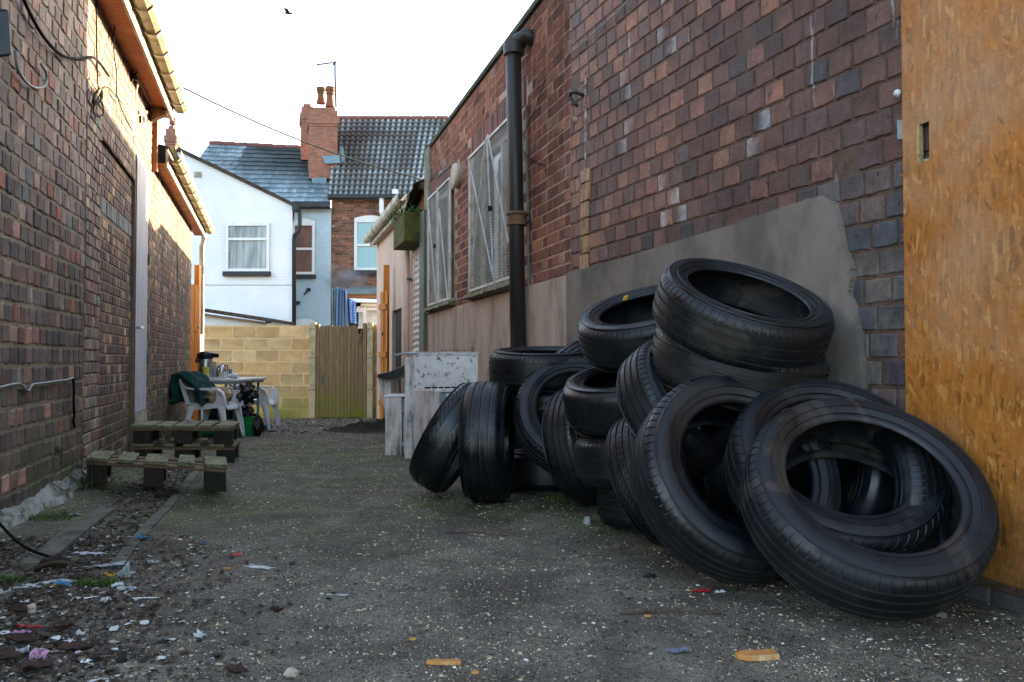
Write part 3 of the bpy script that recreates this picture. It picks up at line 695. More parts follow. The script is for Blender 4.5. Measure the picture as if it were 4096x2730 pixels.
wire('clipped_cable', 'black and white cable clipped along the old wall with a sagging dip', wl(LO, [(-20, 1552), (30, 1540), (66, 1538), (90, 1560), (102, 1563), (116, 1540), (165, 1533), (210, 1526), (250, 1522), (281, 1512)], .018), .007, 'grey_cable')
wire('dropping_cable', 'black cable dropping from the corner of the clipped run down the old wall', wl(LO, [(281, 1512), (284, 1560), (284, 1610), (287, 1660), (284, 1690), (291, 1710)], .018), .007, 'cable')
wire('ground_cable', 'black cable lying in the dirt at the foot of the old wall', [G(-30, 2110)+Vector((0, 0, .05)), G(60, 2190)+Vector((0, 0, .03)), G(130, 2225)+Vector((0, 0, .02)), G(200, 2245)+Vector((0, 0, .015))], .006, 'cable')
wire('stained_cable', 'thin cable hanging down the damp brick of the outbuilding', wl(LN, [(700, 880), (697, 960), (699, 1040), (702, 1100), (704, 1165)], .02), .006, 'grey_cable')
# blurred lamp housing at the very left edge
T = thing('wall_lamp', 'dark boxy wall lamp housing cut off by the left frame edge', 'lamp', P(-20, 180, 2.2))
mb = MB(); mb.prism([P(-120, 35, 2.15), P(36, 35, 2.15), P(50, 225, 2.15), P(-120, 245, 2.15)], (-.12, .12, .04)); mb.build('housing', M['black_plastic'], T, bevel=.008)
mb = MB(); mb.bar(P(-90, 150, 2.22), LO.p(2.3, P(-90, 150, 2.22).z, 0), .03, .03); mb.build('bracket', M['zinc'], T)
# floodlight and sensor at the end of the soffit
fl = P(610, 455, 7.75)
T = thing('floodlight', 'brown box floodlight on a bracket at the end of the soffit', 'floodlight', fl)
mb = MB(); mb.add([P(595, 440, 7.6), P(625, 415, 7.6), P(668, 455, 7.6), P(610, 482, 7.6), P(590, 450, 7.8), P(620, 420, 7.8), P(665, 462, 7.8), P(605, 490, 7.8)], [(0,1,2,3),(4,5,6,7),(0,1,5,4),(1,2,6,5),(2,3,7,6),(3,0,4,7)]); mb.build('housing', M['rust_collar'], T, bevel=.004)
mb = MB(); mb.add([P(609, 484, 7.59), P(669, 456, 7.59), P(672, 463, 7.59), P(612, 491, 7.59)], [(0, 1, 2, 3)]); mb.build('glass_front', M['clear'], T, solid=.01)
mb = MB(); mb.bar(onwall(LN, 540, 450, 0), P(600, 450, 7.7), .03, .03); mb.build('bracket', M['rust_collar'], T)
T = thing('motion_sensor', 'small black motion sensor below the floodlight', 'sensor', P(565, 480, 7.5))
mb = MB(); mb.bar(onwall(LN, 545, 478, 0), P(573, 478, 7.5), .05, .06); mb.build('body', M['black_plastic'], T, bevel=.006)
mb = MB(); mb.bar(P(572, 470, 7.49), P(574, 494, 7.49), .035, .03); mb.build('lens', M['clear'], T)
T = thing('wire_bundle', 'knot of old wires stapled under the soffit', 'wires', onwall(LN, 520, 290, .03))
mb = MB()
for k in range(7):
    a = onwall(LN, 508, 300, .02); mb.tube([a+Vector((random.uniform(-.03, .03), random.uniform(-.05, .05), random.uniform(-.06, .06))) for _ in range(6)], .006, 5)
mb.build('wires', M['cable'], T, smooth=True)
wire('soffit_cable', 'pale cable sagging from the wire bundle down to the floodlight', wl(LN, [(520, 310), (515, 345), (510, 392), (525, 330), (552, 380), (580, 425)], .04), .005, 'grey_cable')

# ------------------------------------------------------------------ right: windowed workshop
pal_red = [('#96675a', 5), ('#875a4e', 4), ('#a37362', 3), ('#735047', 1.2), ('#b38470', 1), ('#ab8b7b', .5)]
B = thing('red_brick_workshop', 'flat roofed workshop of ribbed red brick above pink render, with two caged windows', 'building', RF.p(7.5, 0))
WIN = [(8.74, 9.94, 1.40, 2.76), (6.44, 7.89, 1.40, 2.76)]
def skR(Y, z): return any(a < Y < b and c < z < d for a, b, c, d in WIN) or any(a-.12 < Y < b+.12 and 2.76 <= z < 2.99 for a, b, c, d in WIN)
mb = MB(); bricks(mb, RF, 5.35, 10.02, 1.32, 3.42, .0835, .235, pal_red, srgb('#a98f7c'), skip=skR, bond='flemish', depth=.006, rough=.002, dj=.0015, joint=.014, rib=1, pits=.004)
for a, b, c, d in WIN:
    bricks(mb, RF, a-.12, b+.12, 2.765, 2.985, .22, .078, [('#74483b', 4), ('#64403a', 3), ('#875546', 1)], srgb('#8b705c'), depth=.008, rough=.002, joint=.009, pits=0, bond='x')
mb.build('wall', M['brick_red'], B, colors=True, fixn=False)
mb = MB()
mb.prism([RF.p(5.35, -.3, .0), RF.p(10.3, -.3, .0), RF.p(10.3, -.3, .022), RF.p(5.35, -.3, .022)], (0, 0, 1.62)); mb.build('render_plinth', M['render_pink'], B, bevel=.006)
mb = MB(); mb.prism([RF.p(10.02, 1.32, .0), RF.p(10.3, 1.32, .0), RF.p(10.3, 1.32, .04), RF.p(10.02, 1.32, .04)], (0, 0, 2.12)); mb.build('corner_pier', M['cement'], B, bevel=.01)
mb = MB(); rp = random.Random(5)
mb.prism([RF.p(5.35, 3.42, -.1), RF.p(10.33, 3.42, -.1), RF.p(10.33, 3.42, .035), RF.p(5.35, 3.42, .035)], (0, 0, .05)); mb.build('coping', M['coping'], B, bevel=.006)
mb = MB()
mb.prism([RF.p(5.35, -.3, -.25), RF.p(10.3, -.3, -.25), RF.p(10.3, -.3, -6), RF.p(5.35, -.3, -6)], (0, 0, 3.68)); mb.build('building_core', M['cement'], B)
for a, b, c, d in WIN:   # reveals, glass, cage, sill
    mb = MB()
    mb.prism([RF.p(a, c, -.12), RF.p(b, c, -.12), RF.p(b, c, -.10), RF.p(a, c, -.10)], (0, 0, d-c)); wn = mb.build('window', M['glass'], B)
    mb = MB()
    for (y0, y1, z0, z1) in ((a-.0, a+.05, c, d), (b-.05, b, c, d), (a, b, c, c+.05), (a, b, d-.05, d), ((a+b)/2-.025, (a+b)/2+.025, c, d)):
        mb.prism([RF.p(y0, z0, -.10), RF.p(y1, z0, -.10), RF.p(y1, z0, -.06), RF.p(y0, z0, -.06)], (0, 0, z1-z0))
    mb.build('frame', M['white_trim'], wn)
    mb = MB()
    for (y0, y1, z0, z1) in ((a-.01, a, c-.05, d), (b, b+.01, c-.05, d)):
        mb.prism([RF.p(y0, z0, -.25), RF.p(y1, z0, -.25), RF.p(y1, z0, .0), RF.p(y0, z0, .0)], (0, 0, z1-z0))
    mb.prism([RF.p(a, c-.06, -.25), RF.p(b, c-.06, -.25), RF.p(b, c-.06, -.0), RF.p(a, c-.06, -.0)], (0, 0, .06)); mb.build('reveal', M['cement'], wn)
    mb = MB(); n = 30
    vs = []
    for k in range(n+1):
        Y = a-.08+(b-a+.16)*k/n; j = .02*noise.noise(Vector((Y*9, 0, 0)))
        vs += [RF.p(Y, c-.01, 0), RF.p(Y, c-.015, .09+j), RF.p(Y, c-.05+j*.7, .10+j), RF.p(Y, c-.065+j, 0)]
    mb.add(vs, [(4*k+i, 4*k+(i+1) % 4, 4*k+4+(i+1) % 4, 4*k+4+i) for k in range(n) for i in range(4)]+[(0, 1, 2, 3), (4*n, 4*n+3, 4*n+2, 4*n+1)])
    mb.build('sill', M['sill_moss'], wn, fixn=True)
    # wire cage with two or three hinged leaves
    leaves = [(a, 9.35), (9.37, b)] if a > 8 else [(a, b)]
    rods = [((9.93, d), (9.40, c)), ((9.34, d), (8.78, c)), ((9.36, d), (9.40, c))] if a > 8 else [((7.88, d-.03), (6.95, c)), ((7.22, d), (7.86, c)), ((7.20, d), (6.97, c)), ((7.16, d), (6.93, c)), ((7.12, d), (6.50, c+.3))]
    for y0, y1 in leaves:
        mb = MB(); o_ = .055; tw = .022
        for p, q in (((y0, c+.02), (y1, c+.02)), ((y0, d-.02), (y1, d-.02)), ((y0+.01, c+.02), (y0+.01, d-.02)), ((y1-.01, c+.02), (y1-.01, d-.02))):
            mb.bar(RF.p(*p, o_), RF.p(*q, o_), tw, tw)
        if y0 == leaves[-1][0]:
            for k_, (p_, q_) in enumerate(rods): mb.bar(RF.p(*p_, o_+.012+.004*k_), RF.p(*q_, o_+.012+.004*k_), .014, .006)
        gr = mb.build('window_cage', M['grille_frame'], wn)
        mb = MB(); z = c+.04
        while z < d-.03:
            mb.bar(RF.p(y0, z, o_-.004), RF.p(y1, z, o_-.004), .0035, .0035); z += .0245
        y = y0+.02
        while y < y1:
            mb.bar(RF.p(y, c+.02, o_-.007), RF.p(y, d-.02, o_-.007), .0022, .0022); y += .032
        mb.build('wire_mesh', M['mesh_wire'], gr, fixn=False)
        if y0 == leaves[-1][0]: mb = MB(); yk = 9.40 if a > 8 else 7.05; mb.bar(RF.p(yk, (c+d)/2, o_+.01), RF.p(yk, (c+d)/2, o_+.05), .035, .045); mb.build('padlock_box', M['black_plastic'], gr)
# round white vent with hood
vc = onwall(RF, 1832, 705, .03)
mb = MB(); Mx = Matrix.Translation(onwall(RF, 1838, 705, 0)) @ Vector((RF.p(0, 0, 1)-RF.p(0, 0, 0))).to_track_quat('Z', 'Y').to_matrix().to_4x4()
mb.lathe([(.13, 0), (.135, .05), (.12, .075), (.06, .085), (0, .085)], 28, Mx); vt = mb.build('round_vent', M['white_trim'], B, smooth=True, flat_angle=30)
mb = MB(); mb.bar(onwall(RF, 1836, 668, .10), onwall(RF, 1778, 715, .10), .02, .015); mb.build('stay_bar', M['black_pipe'], vt)
# big iron downpipe
mb = MB(); tp = onwall(RF, 2055, 100, .0); Yp = 6.52
top = P(2053, 190, 6.2); bot = P(2080, 1390, 6.2); bot.z = -.02
mid = top.lerp(bot, .5)
mb.tube([RF.p(6.12, 3.22, -.05), RF.p(6.14, 3.25, .05), Vector((top.x+.05, 6.2, 3.24)), Vector((top.x+.01, 6.2, 3.18)), top+Vector((0, 0, .02)), top, top.lerp(bot, .3), bot], [.058, .058, .068, .066, .062, .060, .060, .062], 20)
dp = mb.build('iron_downpipe', M['black_pipe'], B, smooth=True)
mb = MB()
pa = P(2056, 195, 6.2); mb.lathe([(.06, -.05), (.080, -.05), (.085, 0), (.080, .05), (.06, .05)], 24, Matrix.Translation(pa)); mb.build('pipe_socket', M['black_pipe'], dp, smooth=True, flat_angle=35)
pc = P(2068, 875, 6.2); mb = MB(); mb.lathe([(.058, -.055), (.081, -.055), (.081, -.04), (.073, -.035), (.073, .02), (.086, .03), (.086, .045), (.058, .055)], 24, Matrix.Translation(pc)); mb.build('rusty_collar', M['rust_collar'], dp, smooth=True, flat_angle=35)
mb = MB(); mb.bar(pc+Vector((.06, 0, -.02)), onwall(RF, 2122, 880, 0), .05, .025); mb.build('pipe_bracket', M['black_pipe'], dp)
mb = MB(); mb.bar(onwall(RF, 2112, 420, .012), onwall(RF, 2122, 1190, .012), .012, .02); mb.build('conduit', M['rust_post'], dp)

# ------------------------------------------------------------------ right: near taller wall
pal_n1 = [('#6c4b43', 7), ('#755349', 5), ('#604a46', 4), ('#78564a', 2), ('#624a47', 3), ('#504748', 1.2), ('#7c5a4c', .3)]
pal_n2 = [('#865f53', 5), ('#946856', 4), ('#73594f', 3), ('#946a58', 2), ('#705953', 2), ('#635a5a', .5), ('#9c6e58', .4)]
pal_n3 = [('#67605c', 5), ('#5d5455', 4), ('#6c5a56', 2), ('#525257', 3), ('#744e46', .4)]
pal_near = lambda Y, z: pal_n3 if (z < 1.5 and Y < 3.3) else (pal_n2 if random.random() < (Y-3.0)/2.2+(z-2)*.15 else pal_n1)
B = thing('burnt_brick_building', 'tall dark burnt brick wall with a grey cement patch, behind the tyre heap', 'building', RN.p(4.5, 0))
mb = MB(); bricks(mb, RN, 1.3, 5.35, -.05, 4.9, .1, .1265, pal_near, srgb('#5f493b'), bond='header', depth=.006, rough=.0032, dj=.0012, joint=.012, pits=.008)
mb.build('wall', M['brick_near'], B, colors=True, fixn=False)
mb = MB(); mb.prism([RN.p(1.3, -.1, -.03), RN.p(5.3, -.1, -.03), RF.p(5.8, -.1, -1.5), Vector((1.0, 9.6, -.1)), Vector((7, 9.6, -.1)), RN.p(1.3, -.1, -6)], (0, 0, 5.3)); mb.build('building_core', M['cement'], B)  # includes unseen mass, made tall and long to shade the old left wall
mb = MB(); edge = [(5.36, -.05), (5.36, 1.33), (4.9, 1.335), (4.3, 1.35), (3.7, 1.37), (3.3, 1.392), (3.15, 1.395), (3.10, 1.365), (3.075, 1.35), (3.045, 1.225), (3.03, 1.17), (3.0, 1.09), (2.998, 1.05), (3.012, 1.0), (2.985, .93), (2.966, .85), (2.955, .72), (2.95, .5), (2.94, .3), (2.93, -.05)]
rr = random.Random(9); ed = []
for (a, b), (c_, d_) in zip(edge[1:], edge[2:]):
    for k in range(5): t = k/5; ed.append((a+(c_-a)*t+rr.uniform(-.003, .003), b+(d_-b)*t+rr.uniform(-.003, .003)))
ed = [edge[0]]+ed+[edge[-1]]
mb.prism([RN.p(y, z, .0) for y, z in ed], RN.p(0, 0, .032)-RN.p(0, 0, 0)); mb.build('cement_patch', M['render_grey'], B)
# strip in the bend: sun glow painted as ochre colour, dried drips above
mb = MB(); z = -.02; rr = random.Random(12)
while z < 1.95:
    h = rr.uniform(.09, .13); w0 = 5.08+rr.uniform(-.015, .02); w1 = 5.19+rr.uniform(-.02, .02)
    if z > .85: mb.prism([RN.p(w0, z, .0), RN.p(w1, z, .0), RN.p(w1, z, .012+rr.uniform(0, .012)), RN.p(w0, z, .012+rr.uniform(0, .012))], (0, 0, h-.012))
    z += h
M['painted_glow_strip'] = simple('painted_sun_glow', srgb('#d8a469'), srgb('#9c7350'), 30, .3, .8, .01, stretch=(4, 4, .6), dirt=srgb('#4d4036'), dscale=12, dth=(.5, .6))
mb.build('painted_glow_strip', M['painted_glow_strip'], B)
M['white_drip'] = simple('white_dried_drips', srgb('#c3c6c4'), srgb('#8a8481'), 14, .5, .6, .01, stretch=(2, 2, .8), dirt=srgb('#6b5148'), dscale=12, dth=(.46, .5))
mb = MB(); z = 1.9
while z < 2.62:
    h = rr.uniform(.05, .09); w0 = 5.10+rr.uniform(-.01, .015); w1 = w0+rr.uniform(.025, .06)
    z += .1
zz_ = [1.93+.03*k for k in range(24)]; vs = []
for z in zz_:
    c_ = 5.13+.015*noise.noise(Vector((z*5, 1, 1))); w_ = .022*(1-(z-1.9)/.95)+.012*noise.noise(Vector((z*11, 3, 1))); w_ = max(.004, w_)
    vs += [RN.p(c_-w_, z, .0), RN.p(c_-w_*.5, z, .0115), RN.p(c_+w_*.5, z, .0115), RN.p(c_+w_, z, .0)]
mb.add(vs, [(4*i+a, 4*i+a+1, 4*i+5+a, 4*i+4+a) for i in range(len(zz_)-1) for a in range(3)])
mb.build('white_drips', M['white_drip'], B)
for (u, v) in ((2330, 380),):
    T = thing('iron_hook', 'black iron hook curling out of the burnt brick wall', 'hook', onwall(RN, u, v, .02))
    mb = MB(); mb.tube([onwall(RN, 2340, 385, -.01), onwall(RN, 2335, 374, .05), onwall(RN, 2325, 376, .07), onwall(RN, 2320, 395, .07), onwall(RN, 2328, 415, .06), onwall(RN, 2338, 427, .05)], .012, 8); mb.build('hook', M['black_pipe'], T, smooth=True)
T = thing('pipe_stub', 'short pale pipe stub poking out of the brick below the hook', 'pipe', onwall(RN, 2300, 480, .02))
mb = MB(); a = onwall(RN, 2312, 483, -.02); b = onwall(RN, 2292, 478, .09); mb.tube([a, a.lerp(b, .35)], [.016, .020], 12, caps=False); mb.build('tube', M['white_trim'], T, solid=.005, smooth=True)
wire('stapled_cable', 'thin pale cable stapled diagonally up the burnt brick wall', wl(RN, [(2285, 222), (2330, 190), (2400, 130), (2470, 70), (2500, 45), (2540, 0), (2570, -40)], .025), .005, 'grey_cable')
wire('loose_wire', 'thin wire looping over the ribbed brick beside the downpipe', wl(RF, [(2195, 310), (2150, 440), (2095, 560), (2100, 600), (2150, 650), (2190, 665), (2192, 690)], .02), .003, 'cable')
mb = MB(); mb.box((-.02, -.02, -.03), (.02, .02, .03)); 
T = thing('wall_sticker', 'small rounded grey plate showing past the edge of the strand board', 'plate', RN.p(2.80, 1.45, .03))
mb = MB(); mb.prism([onwall(RN, 3618, 485, .02), onwall(RN, 3660, 485, .02), onwall(RN, 3660, 560, .02), onwall(RN, 3618, 560, .02)], (-.004, -.004, 0)); mb.build('plate', M['zinc'], T)

# ------------------------------------------------------------------ OSB hoarding
OS = Wall(2.2, -.3016, -1)
T = thing('strand_board_hoarding', 'orange strand board sheets screwed over a doorway at the right edge', 'hoarding', OS.p(2.6, 0))
YE = OS.X0/((3637-2048)/FX-OS.t)
hu = [(3699, 500), (3742, 493), (3744, 638), (3699, 648)]
def board_mesh(y0, y1, z0, z1, o0, o1, hole=None, jag=True):
    mb = MB(); rr = random.Random(2)
    if hole:
        hy0, hy1, hz0, hz1 = hole
        rects = [(y0, hy0, z0, z1), (hy1, y1, z0, z1), (hy0, hy1, z0, hz0), (hy0, hy1, hz1, z1)]
    else: rects = [(y0, y1, z0, z1)]
    for a, b, c, d in rects:
        mb.prism([OS.p(a, c, o0), OS.p(b, c, o0), OS.p(b, c, o1), OS.p(a, c, o1)], (0, 0, d-c))
    return mb
yh = [OS.X0/((u-2048)/FX-OS.t) for u in (3744, 3699)]; zh = [P(3720, 645, sum(yh)/2).z, P(3720, 495, sum(yh)/2).z]
mb = board_mesh(1.2, YE, .085, 4.2, .0, .018, (yh[0], yh[1], zh[0], zh[1])); bd = mb.build('board', M['osb'], T)
mb = MB()
for (p0, p1, q0, q1) in ((yh[0], yh[1], zh[0]-.004, zh[0]+.004), (yh[1]-.004, yh[1]+.004, zh[0], zh[1])):
    mb.prism([OS.p(p0, q0, .0), OS.p(p1, q0, .0), OS.p(p1, q0, .0185), OS.p(p0, q0, .0185)], (0, 0, q1-q0))
mb.build('cut_edge', M['osb_edge'], bd)
mb = MB(); mb.prism([OS.p(1.4, .9, -.06), OS.p(YE-.03, .9, -.06), OS.p(YE-.03, .9, -.05), OS.p(1.4, .9, -.05)], (0, 0, 1.2)); mb.build('steel_door_behind', M['rust_post'], T)
mb = MB(); ymid = (yh[0]*.62+yh[1]*.38); mb.prism([OS.p(yh[0]-.05, zh[0]-.05, -.048), OS.p(ymid, zh[0]-.05, -.048), OS.p(ymid, zh[0]-.05, -.04), OS.p(yh[0]-.05, zh[0]-.05, -.04)], (0, 0, .3)); mb.build('dark_gap', M['dark'], T)
mb = MB(); yl = OS.X0/((3748-2048)/FX-OS.t)
rr = random.Random(4); L = []; 
z = .09
lap = [(yl+rr.uniform(-.003, .003), z+.1*k) for k in range(42)]
mb.prism([OS.p(yl, .088, .0182), OS.p(1.2, .088, .0182), OS.p(1.2, .088, .0215), OS.p(yl, .088, .0215)], (0, 0, 4.1)); lb = mb.build('lapped_board', M['osb'], T)
# torn strands along the left edge
mb = MB(); rr = random.Random(8)
for k in range(90):
    z = rr.uniform(.1, 3.2); l = rr.uniform(.004, .022); a = rr.uniform(-.5, .8); h = rr.uniform(.002, .006); o_ = rr.uniform(.002, .016)
    mb.add([OS.p(YE-.004, z-h, o_), OS.p(YE-.004, z+h, o_), OS.p(YE+l, z+h*.2+l*a, o_+.001)], [(0, 1, 2)])
mb.build('torn_strands', M['osb'], bd, solid=.002, fixn=False)
for (u, v) in ((3662, 408), (3663, 625), (3755, 563), (3754, 665), (3957, 530), (3672, 1305)):
    mb = MB(); y = OS.X0/((u-2048)/FX-OS.t); p = P(u, v, y)
    Mx = Matrix.Translation(OS.p(y, p.z, .018)) @ (OS.p(0, 0, 1)-OS.p(0, 0, 0)).to_track_quat('Z', 'Y').to_matrix().to_4x4()
    mb.lathe([(.0045, 0), (.0045, .002), (.002, .0025), (.0, .001)], 10, Mx); mb.build('screw', M['screw'], bd)
T = thing('white_foam_blob', 'small white foam blob in the joint beside the strand board', 'foam', RN.p(2.82, 1.7, .02))
mb = MB(); q = onwall(RN, 3628, 378, .03); mb.lathe([(0, -.014), (.011, -.008), (.014, 0), (.010, .010), (0, .014)], 12, Matrix.Translation(q)); mb.build('foam', M['upvc'], T, smooth=True)

# ------------------------------------------------------------------ shutter bay and peach building
B = thing('shutter_bay', 'narrow roller shutter entrance with rust stained brown render above and felt flashing', 'doorway', RF.p(10.8, gz(10.8)))
mb = MB(); mb.prism([RF.p(10.3, 2.3, -.35), RF.p(11.3, 2.3, -.35), RF.p(11.3, 2.3, -.02), RF.p(10.3, 2.3, -.02)], (0, 0, .72)); mb.build('wall', M['brown_render'], B)
mb = MB(); z = gz(11)-.02; n = 30; H = (2.3-z)/n; vs = []
for k in range(n*4+1):
    a = 2*pi*k/4; vs += [RF.p(10.44, z+H*k/4, .0+.020*sin(a)), RF.p(11.30, z+H*k/4, .0+.020*sin(a))]
mb.add(vs, [(2*k, 2*k+1, 2*k+3, 2*k+2) for k in range(n*4)]); mb.build('roller_shutter', M['appliance'], B, smooth=True, fixn=False)
mb = MB(); mb.prism([RF.p(10.14, gz(10.4)-.1, -.02), RF.p(10.44, gz(10.4)-.1, -.02), RF.p(10.44, gz(10.4)-.1, .075), RF.p(10.14, gz(10.4)-.1, .075)], (0, 0, 2.98)); mb.build('steel_post', M['rust_post'], B, bevel=.006)
mb = MB(); mb.bar(RF.p(10.38, .55, .075), RF.p(10.38, .55, .11), .05, .05); mb.build('door_stop', M['rust_post'], B)
mb = MB(); mb.grid(12, 4, lambda i, j: RF.p(10.28+1.15*i, 3.02+.16*(1-j)-.45*i*i+.02*noise.noise(Vector((i*9, j*5, 0))), .06+.10*j-.3*(1-j)+.02*noise.noise(Vector((i*7, j*3, 5))))); mb.build('felt_flashing', M['felt'], B, solid=.02, smooth=True, fixn=False)
mb = MB(); mb.prism([RF.p(10.3, 2.28, -.1), RF.p(11.4, 2.28, -.1), RF.p(11.4, 2.28, -2.5), RF.p(10.3, 2.28, -2.5)], (0, 0, .75)); mb.build('building_core', M['felt_roof'], B)
T = thing('timber_box_planter', 'mossy green timber box over the shutter sprouting weeds and grass', 'box', RF.p(10.8, 2.3))
mb = MB()
mb.prism([RF.p(10.42, 2.29, -.08), RF.p(11.32, 2.29, -.08), RF.p(11.32, 2.29, .28), RF.p(10.42, 2.29, .28)], (0, 0, .38)); mb.build('box', M['moss_box'], T, bevel=.008)
mb = MB(); rr = random.Random(21)
for k in range(420):
    b = RF.p(rr.uniform(10.45, 11.6), 2.66+rr.uniform(-.02, .08), rr.uniform(-.05, .36)); a = rr.uniform(0, 2*pi); l = rr.uniform(.05, .17); w_ = rr.uniform(.003, .012)
    dx, dy = cos(a)*l*.6, sin(a)*l*.6; n_ = Vector((-sin(a)*w_, cos(a)*w_, 0)); up = rr.uniform(-.4, .9)*l
    m = b+Vector((dx*.5, dy*.5, abs(up)*.7)); e = b+Vector((dx, dy, up))
    mb.add([b-n_*.5, b+n_*.5, m+n_, m-n_, e], [(0, 1, 2, 3), (3, 2, 4)])
mb.build('weeds', M['grass'], T, fixn=False)

B = thing('peach_outbuilding', 'peach rendered outbuilding with white gutter and a black doorway, right side before the block wall', 'building', RF.p(13.2, gz(13.2)))
mb = MB()
for y0, y1, z0 in ((11.3, 12.30, -.5), (13.25, 15.2, -.5), (12.30, 13.25, 1.55)):
    mb.prism([RF.p(y0, z0, -.3), RF.p(y1, z0, -.3), RF.p(y1, z0, .0), RF.p(y0, z0, .0)], (0, 0, 3.02-z0))
mb.build('wall', M['peach'], B)
mb = MB(); mb.prism([RF.p(11.3, -.5, -.3), RF.p(15.2, -.5, -.3), RF.p(15.2, -.5, -3), RF.p(11.3, -.5, -3)], (0, 0, 3.4)); mb.build('building_core', M['peach'], B)
mb = MB(); mb.prism([RF.p(12.30, -.4, -.08), RF.p(13.25, -.4, -.08), RF.p(13.25, -.4, -.06), RF.p(12.30, -.4, -.06)], (0, 0, 1.95)); mb.build('door', M['dark_door'], B)
mb = MB(); mb.prism([RF.p(11.25, 2.90, .10), RF.p(15.3, 2.90, .10), RF.p(15.3, 2.90, .125), RF.p(11.25, 2.90, .125)], (0, 0, .18)); mb.build('fascia', M['white_trim'], B, bevel=.004)
mb = MB(); mb.prism([RF.p(11.25, 2.93, -.02), RF.p(15.3, 2.93, -.02), RF.p(15.3, 2.93, .10), RF.p(11.25, 2.93, .10)], (0, 0, .012)); mb.build('soffit', M['white_trim'], B)
gutter(RF, 11.2, 15.35, 3.07, .13, B, r=.055, step=.55, mat='white_trim')
roof_slope(RF, 11.3, 15.3, 3.08, .15, 2.4, .35, B, 'felt_roof')
for (y, off, z1) in ((11.42, .07, 2.9), (11.66, .06, 2.5)):
    mb = MB(); mb.tube([RF.p(y, z1, off), RF.p(y, gz(y), off)], .042, 12); dq = mb.build('downpipe', M['peach'], B, smooth=True)
    mb = MB(); mb.bar(RF.p(y+.07, 1.9, .03), RF.p(y-.07, 1.9, .03), .10, .03); mb.build('pipe_clip', M['rust_post'], dq)

def plank_leaf(name, label, a, b, z0, z1, mat, thick=.045, cat='gate'):
    a, b = Vector(a), Vector(b); T = thing(name, label, cat, (a.x, a.y, z0)); d_ = (b-a).normalized(); L = (b-a).length; nn = Vector((-d_.y, d_.x, 0))
    mb = MB(); k = 0; n = max(2, int(L/.12))
    for i in range(n):
        p = a+d_*L*i/n; q = a+d_*(L*(i+1)/n-.006)
        mb.prism([Vector((p.x, p.y, z0)), Vector((q.x, q.y, z0)), Vector((q.x, q.y, z0))+nn*thick*.4, Vector((p.x, p.y, z0))+nn*thick*.4], (0, 0, z1-z0-random.uniform(0, .01)))
    bd = mb.build('boards', M[mat], T)
    mb = MB()
    for zz in (z0+.3, (z0+z1)/2, z1-.3): mb.prism([Vector((a.x, a.y, zz))+nn*thick*.4, Vector((b.x, b.y, zz))+nn*thick*.4, Vector((b.x, b.y, zz))+nn*thick, Vector((a.x, a.y, zz))+nn*thick], (0, 0, .09))
    mb.build('ledges', M[mat], T)
    return T
# orange gates left and right
ga = LN.p(12.52, 0, .02); gb = P(797, 1400, 13.1)
T = plank_leaf('orange_gate', 'tall orange stained timber gate open against the end of the left outbuilding', (P(758, 1400, 11.95).x, 11.95, 0), (P(797, 1400, 12.15).x, 12.15, 0), gz(12.1)+.02, P(780, 1138, 12.05).z, 'orange_wood')
mb = MB(); mb.bar((P(788, 1400, 12.25).x, 12.25, gz(12.3)), (P(788, 1400, 12.25).x, 12.25, P(788, 1062, 12.25).z), .075, .075); mb.build('gate_post', M['orange_wood'], T)
mb = MB(); q = P(788, 1320, 11.93)
for s in (-1, 1): mb.lathe([(.012, -.008), (.02, 0), (.012, .008)], 12, Matrix.Translation(q+Vector((.02*s, 0, .03*s))))
mb.build('latch', M['black_pipe'], T)
T = plank_leaf('white_door_leaf', 'narrow white painted door leaf standing in full sun behind the orange gate', (P(797, 1400, 12.95).x, 12.95, 0), (P(816, 1400, 13.1).x, 13.1, 0), gz(13)+.02, P(800, 1135, 13.1).z, 'white_wall', cat='door')
hh = RF.p(13.28, 0, .02)
T = plank_leaf('orange_gate', 'orange stained timber gate open beside the black doorway on the right', (P(1552, 1400, 12.9).x, 12.9, 0), (P(1524, 1400, 13.1).x, 13.1, 0), gz(13.2)+.01, P(1540, 1170, 13.2).z, 'orange_wood')
mb = MB(); mb.bar((P(1543, 1400, 12.95).x, 13.0, gz(13)), (P(1543, 1400, 12.95).x, 13.0, P(1540, 1060, 12.95).z), .085, .085); mb.build('gate_post', M['orange_wood'], T)
mb = MB(); q = P(1530, 1330, 12.85); mb.tube([q, q+Vector((0, -.02, -.05))], .012); mb.build('latch', M['black_pipe'], T)
# ------------------------------------------------------------------ end of the alley
def sheet(pts, dy, mat=None):
    """polygon of photo pixels + distance, pushed back dy metres"""
    mb = MB(); mb.prism([P(u, v, Y) for u, v, Y in pts], dy if hasattr(dy, '__len__') else (0, dy, 0)); return mb
pal_block = [('#c7aa7c', 5), ('#c2a474', 4), ('#ccb084', 3), ('#bd9d6d', 2), ('#bba37a', 1)]
T = thing('block_wall', 'sandy yellow concrete block wall, green with moss along its foot, closing the alley', 'wall', (P(1000, 1400, 15.24).x, 15.24, gz(15.24)))
xa, xb = P(790, 1400, 15.24).x, P(1238, 1400, 15.24).x
W_ = Plane((xa, 15.24, 0), (1, 0, 0), (0, -1, 0))
mb = MB(); bricks(mb, W_, 0, xb-xa, -.41, 1.40, .2235, .45, pal_block, srgb('#d6c093'), bond='stretch', depth=.004, rough=.003, dj=.002, joint=.020, pits=0)
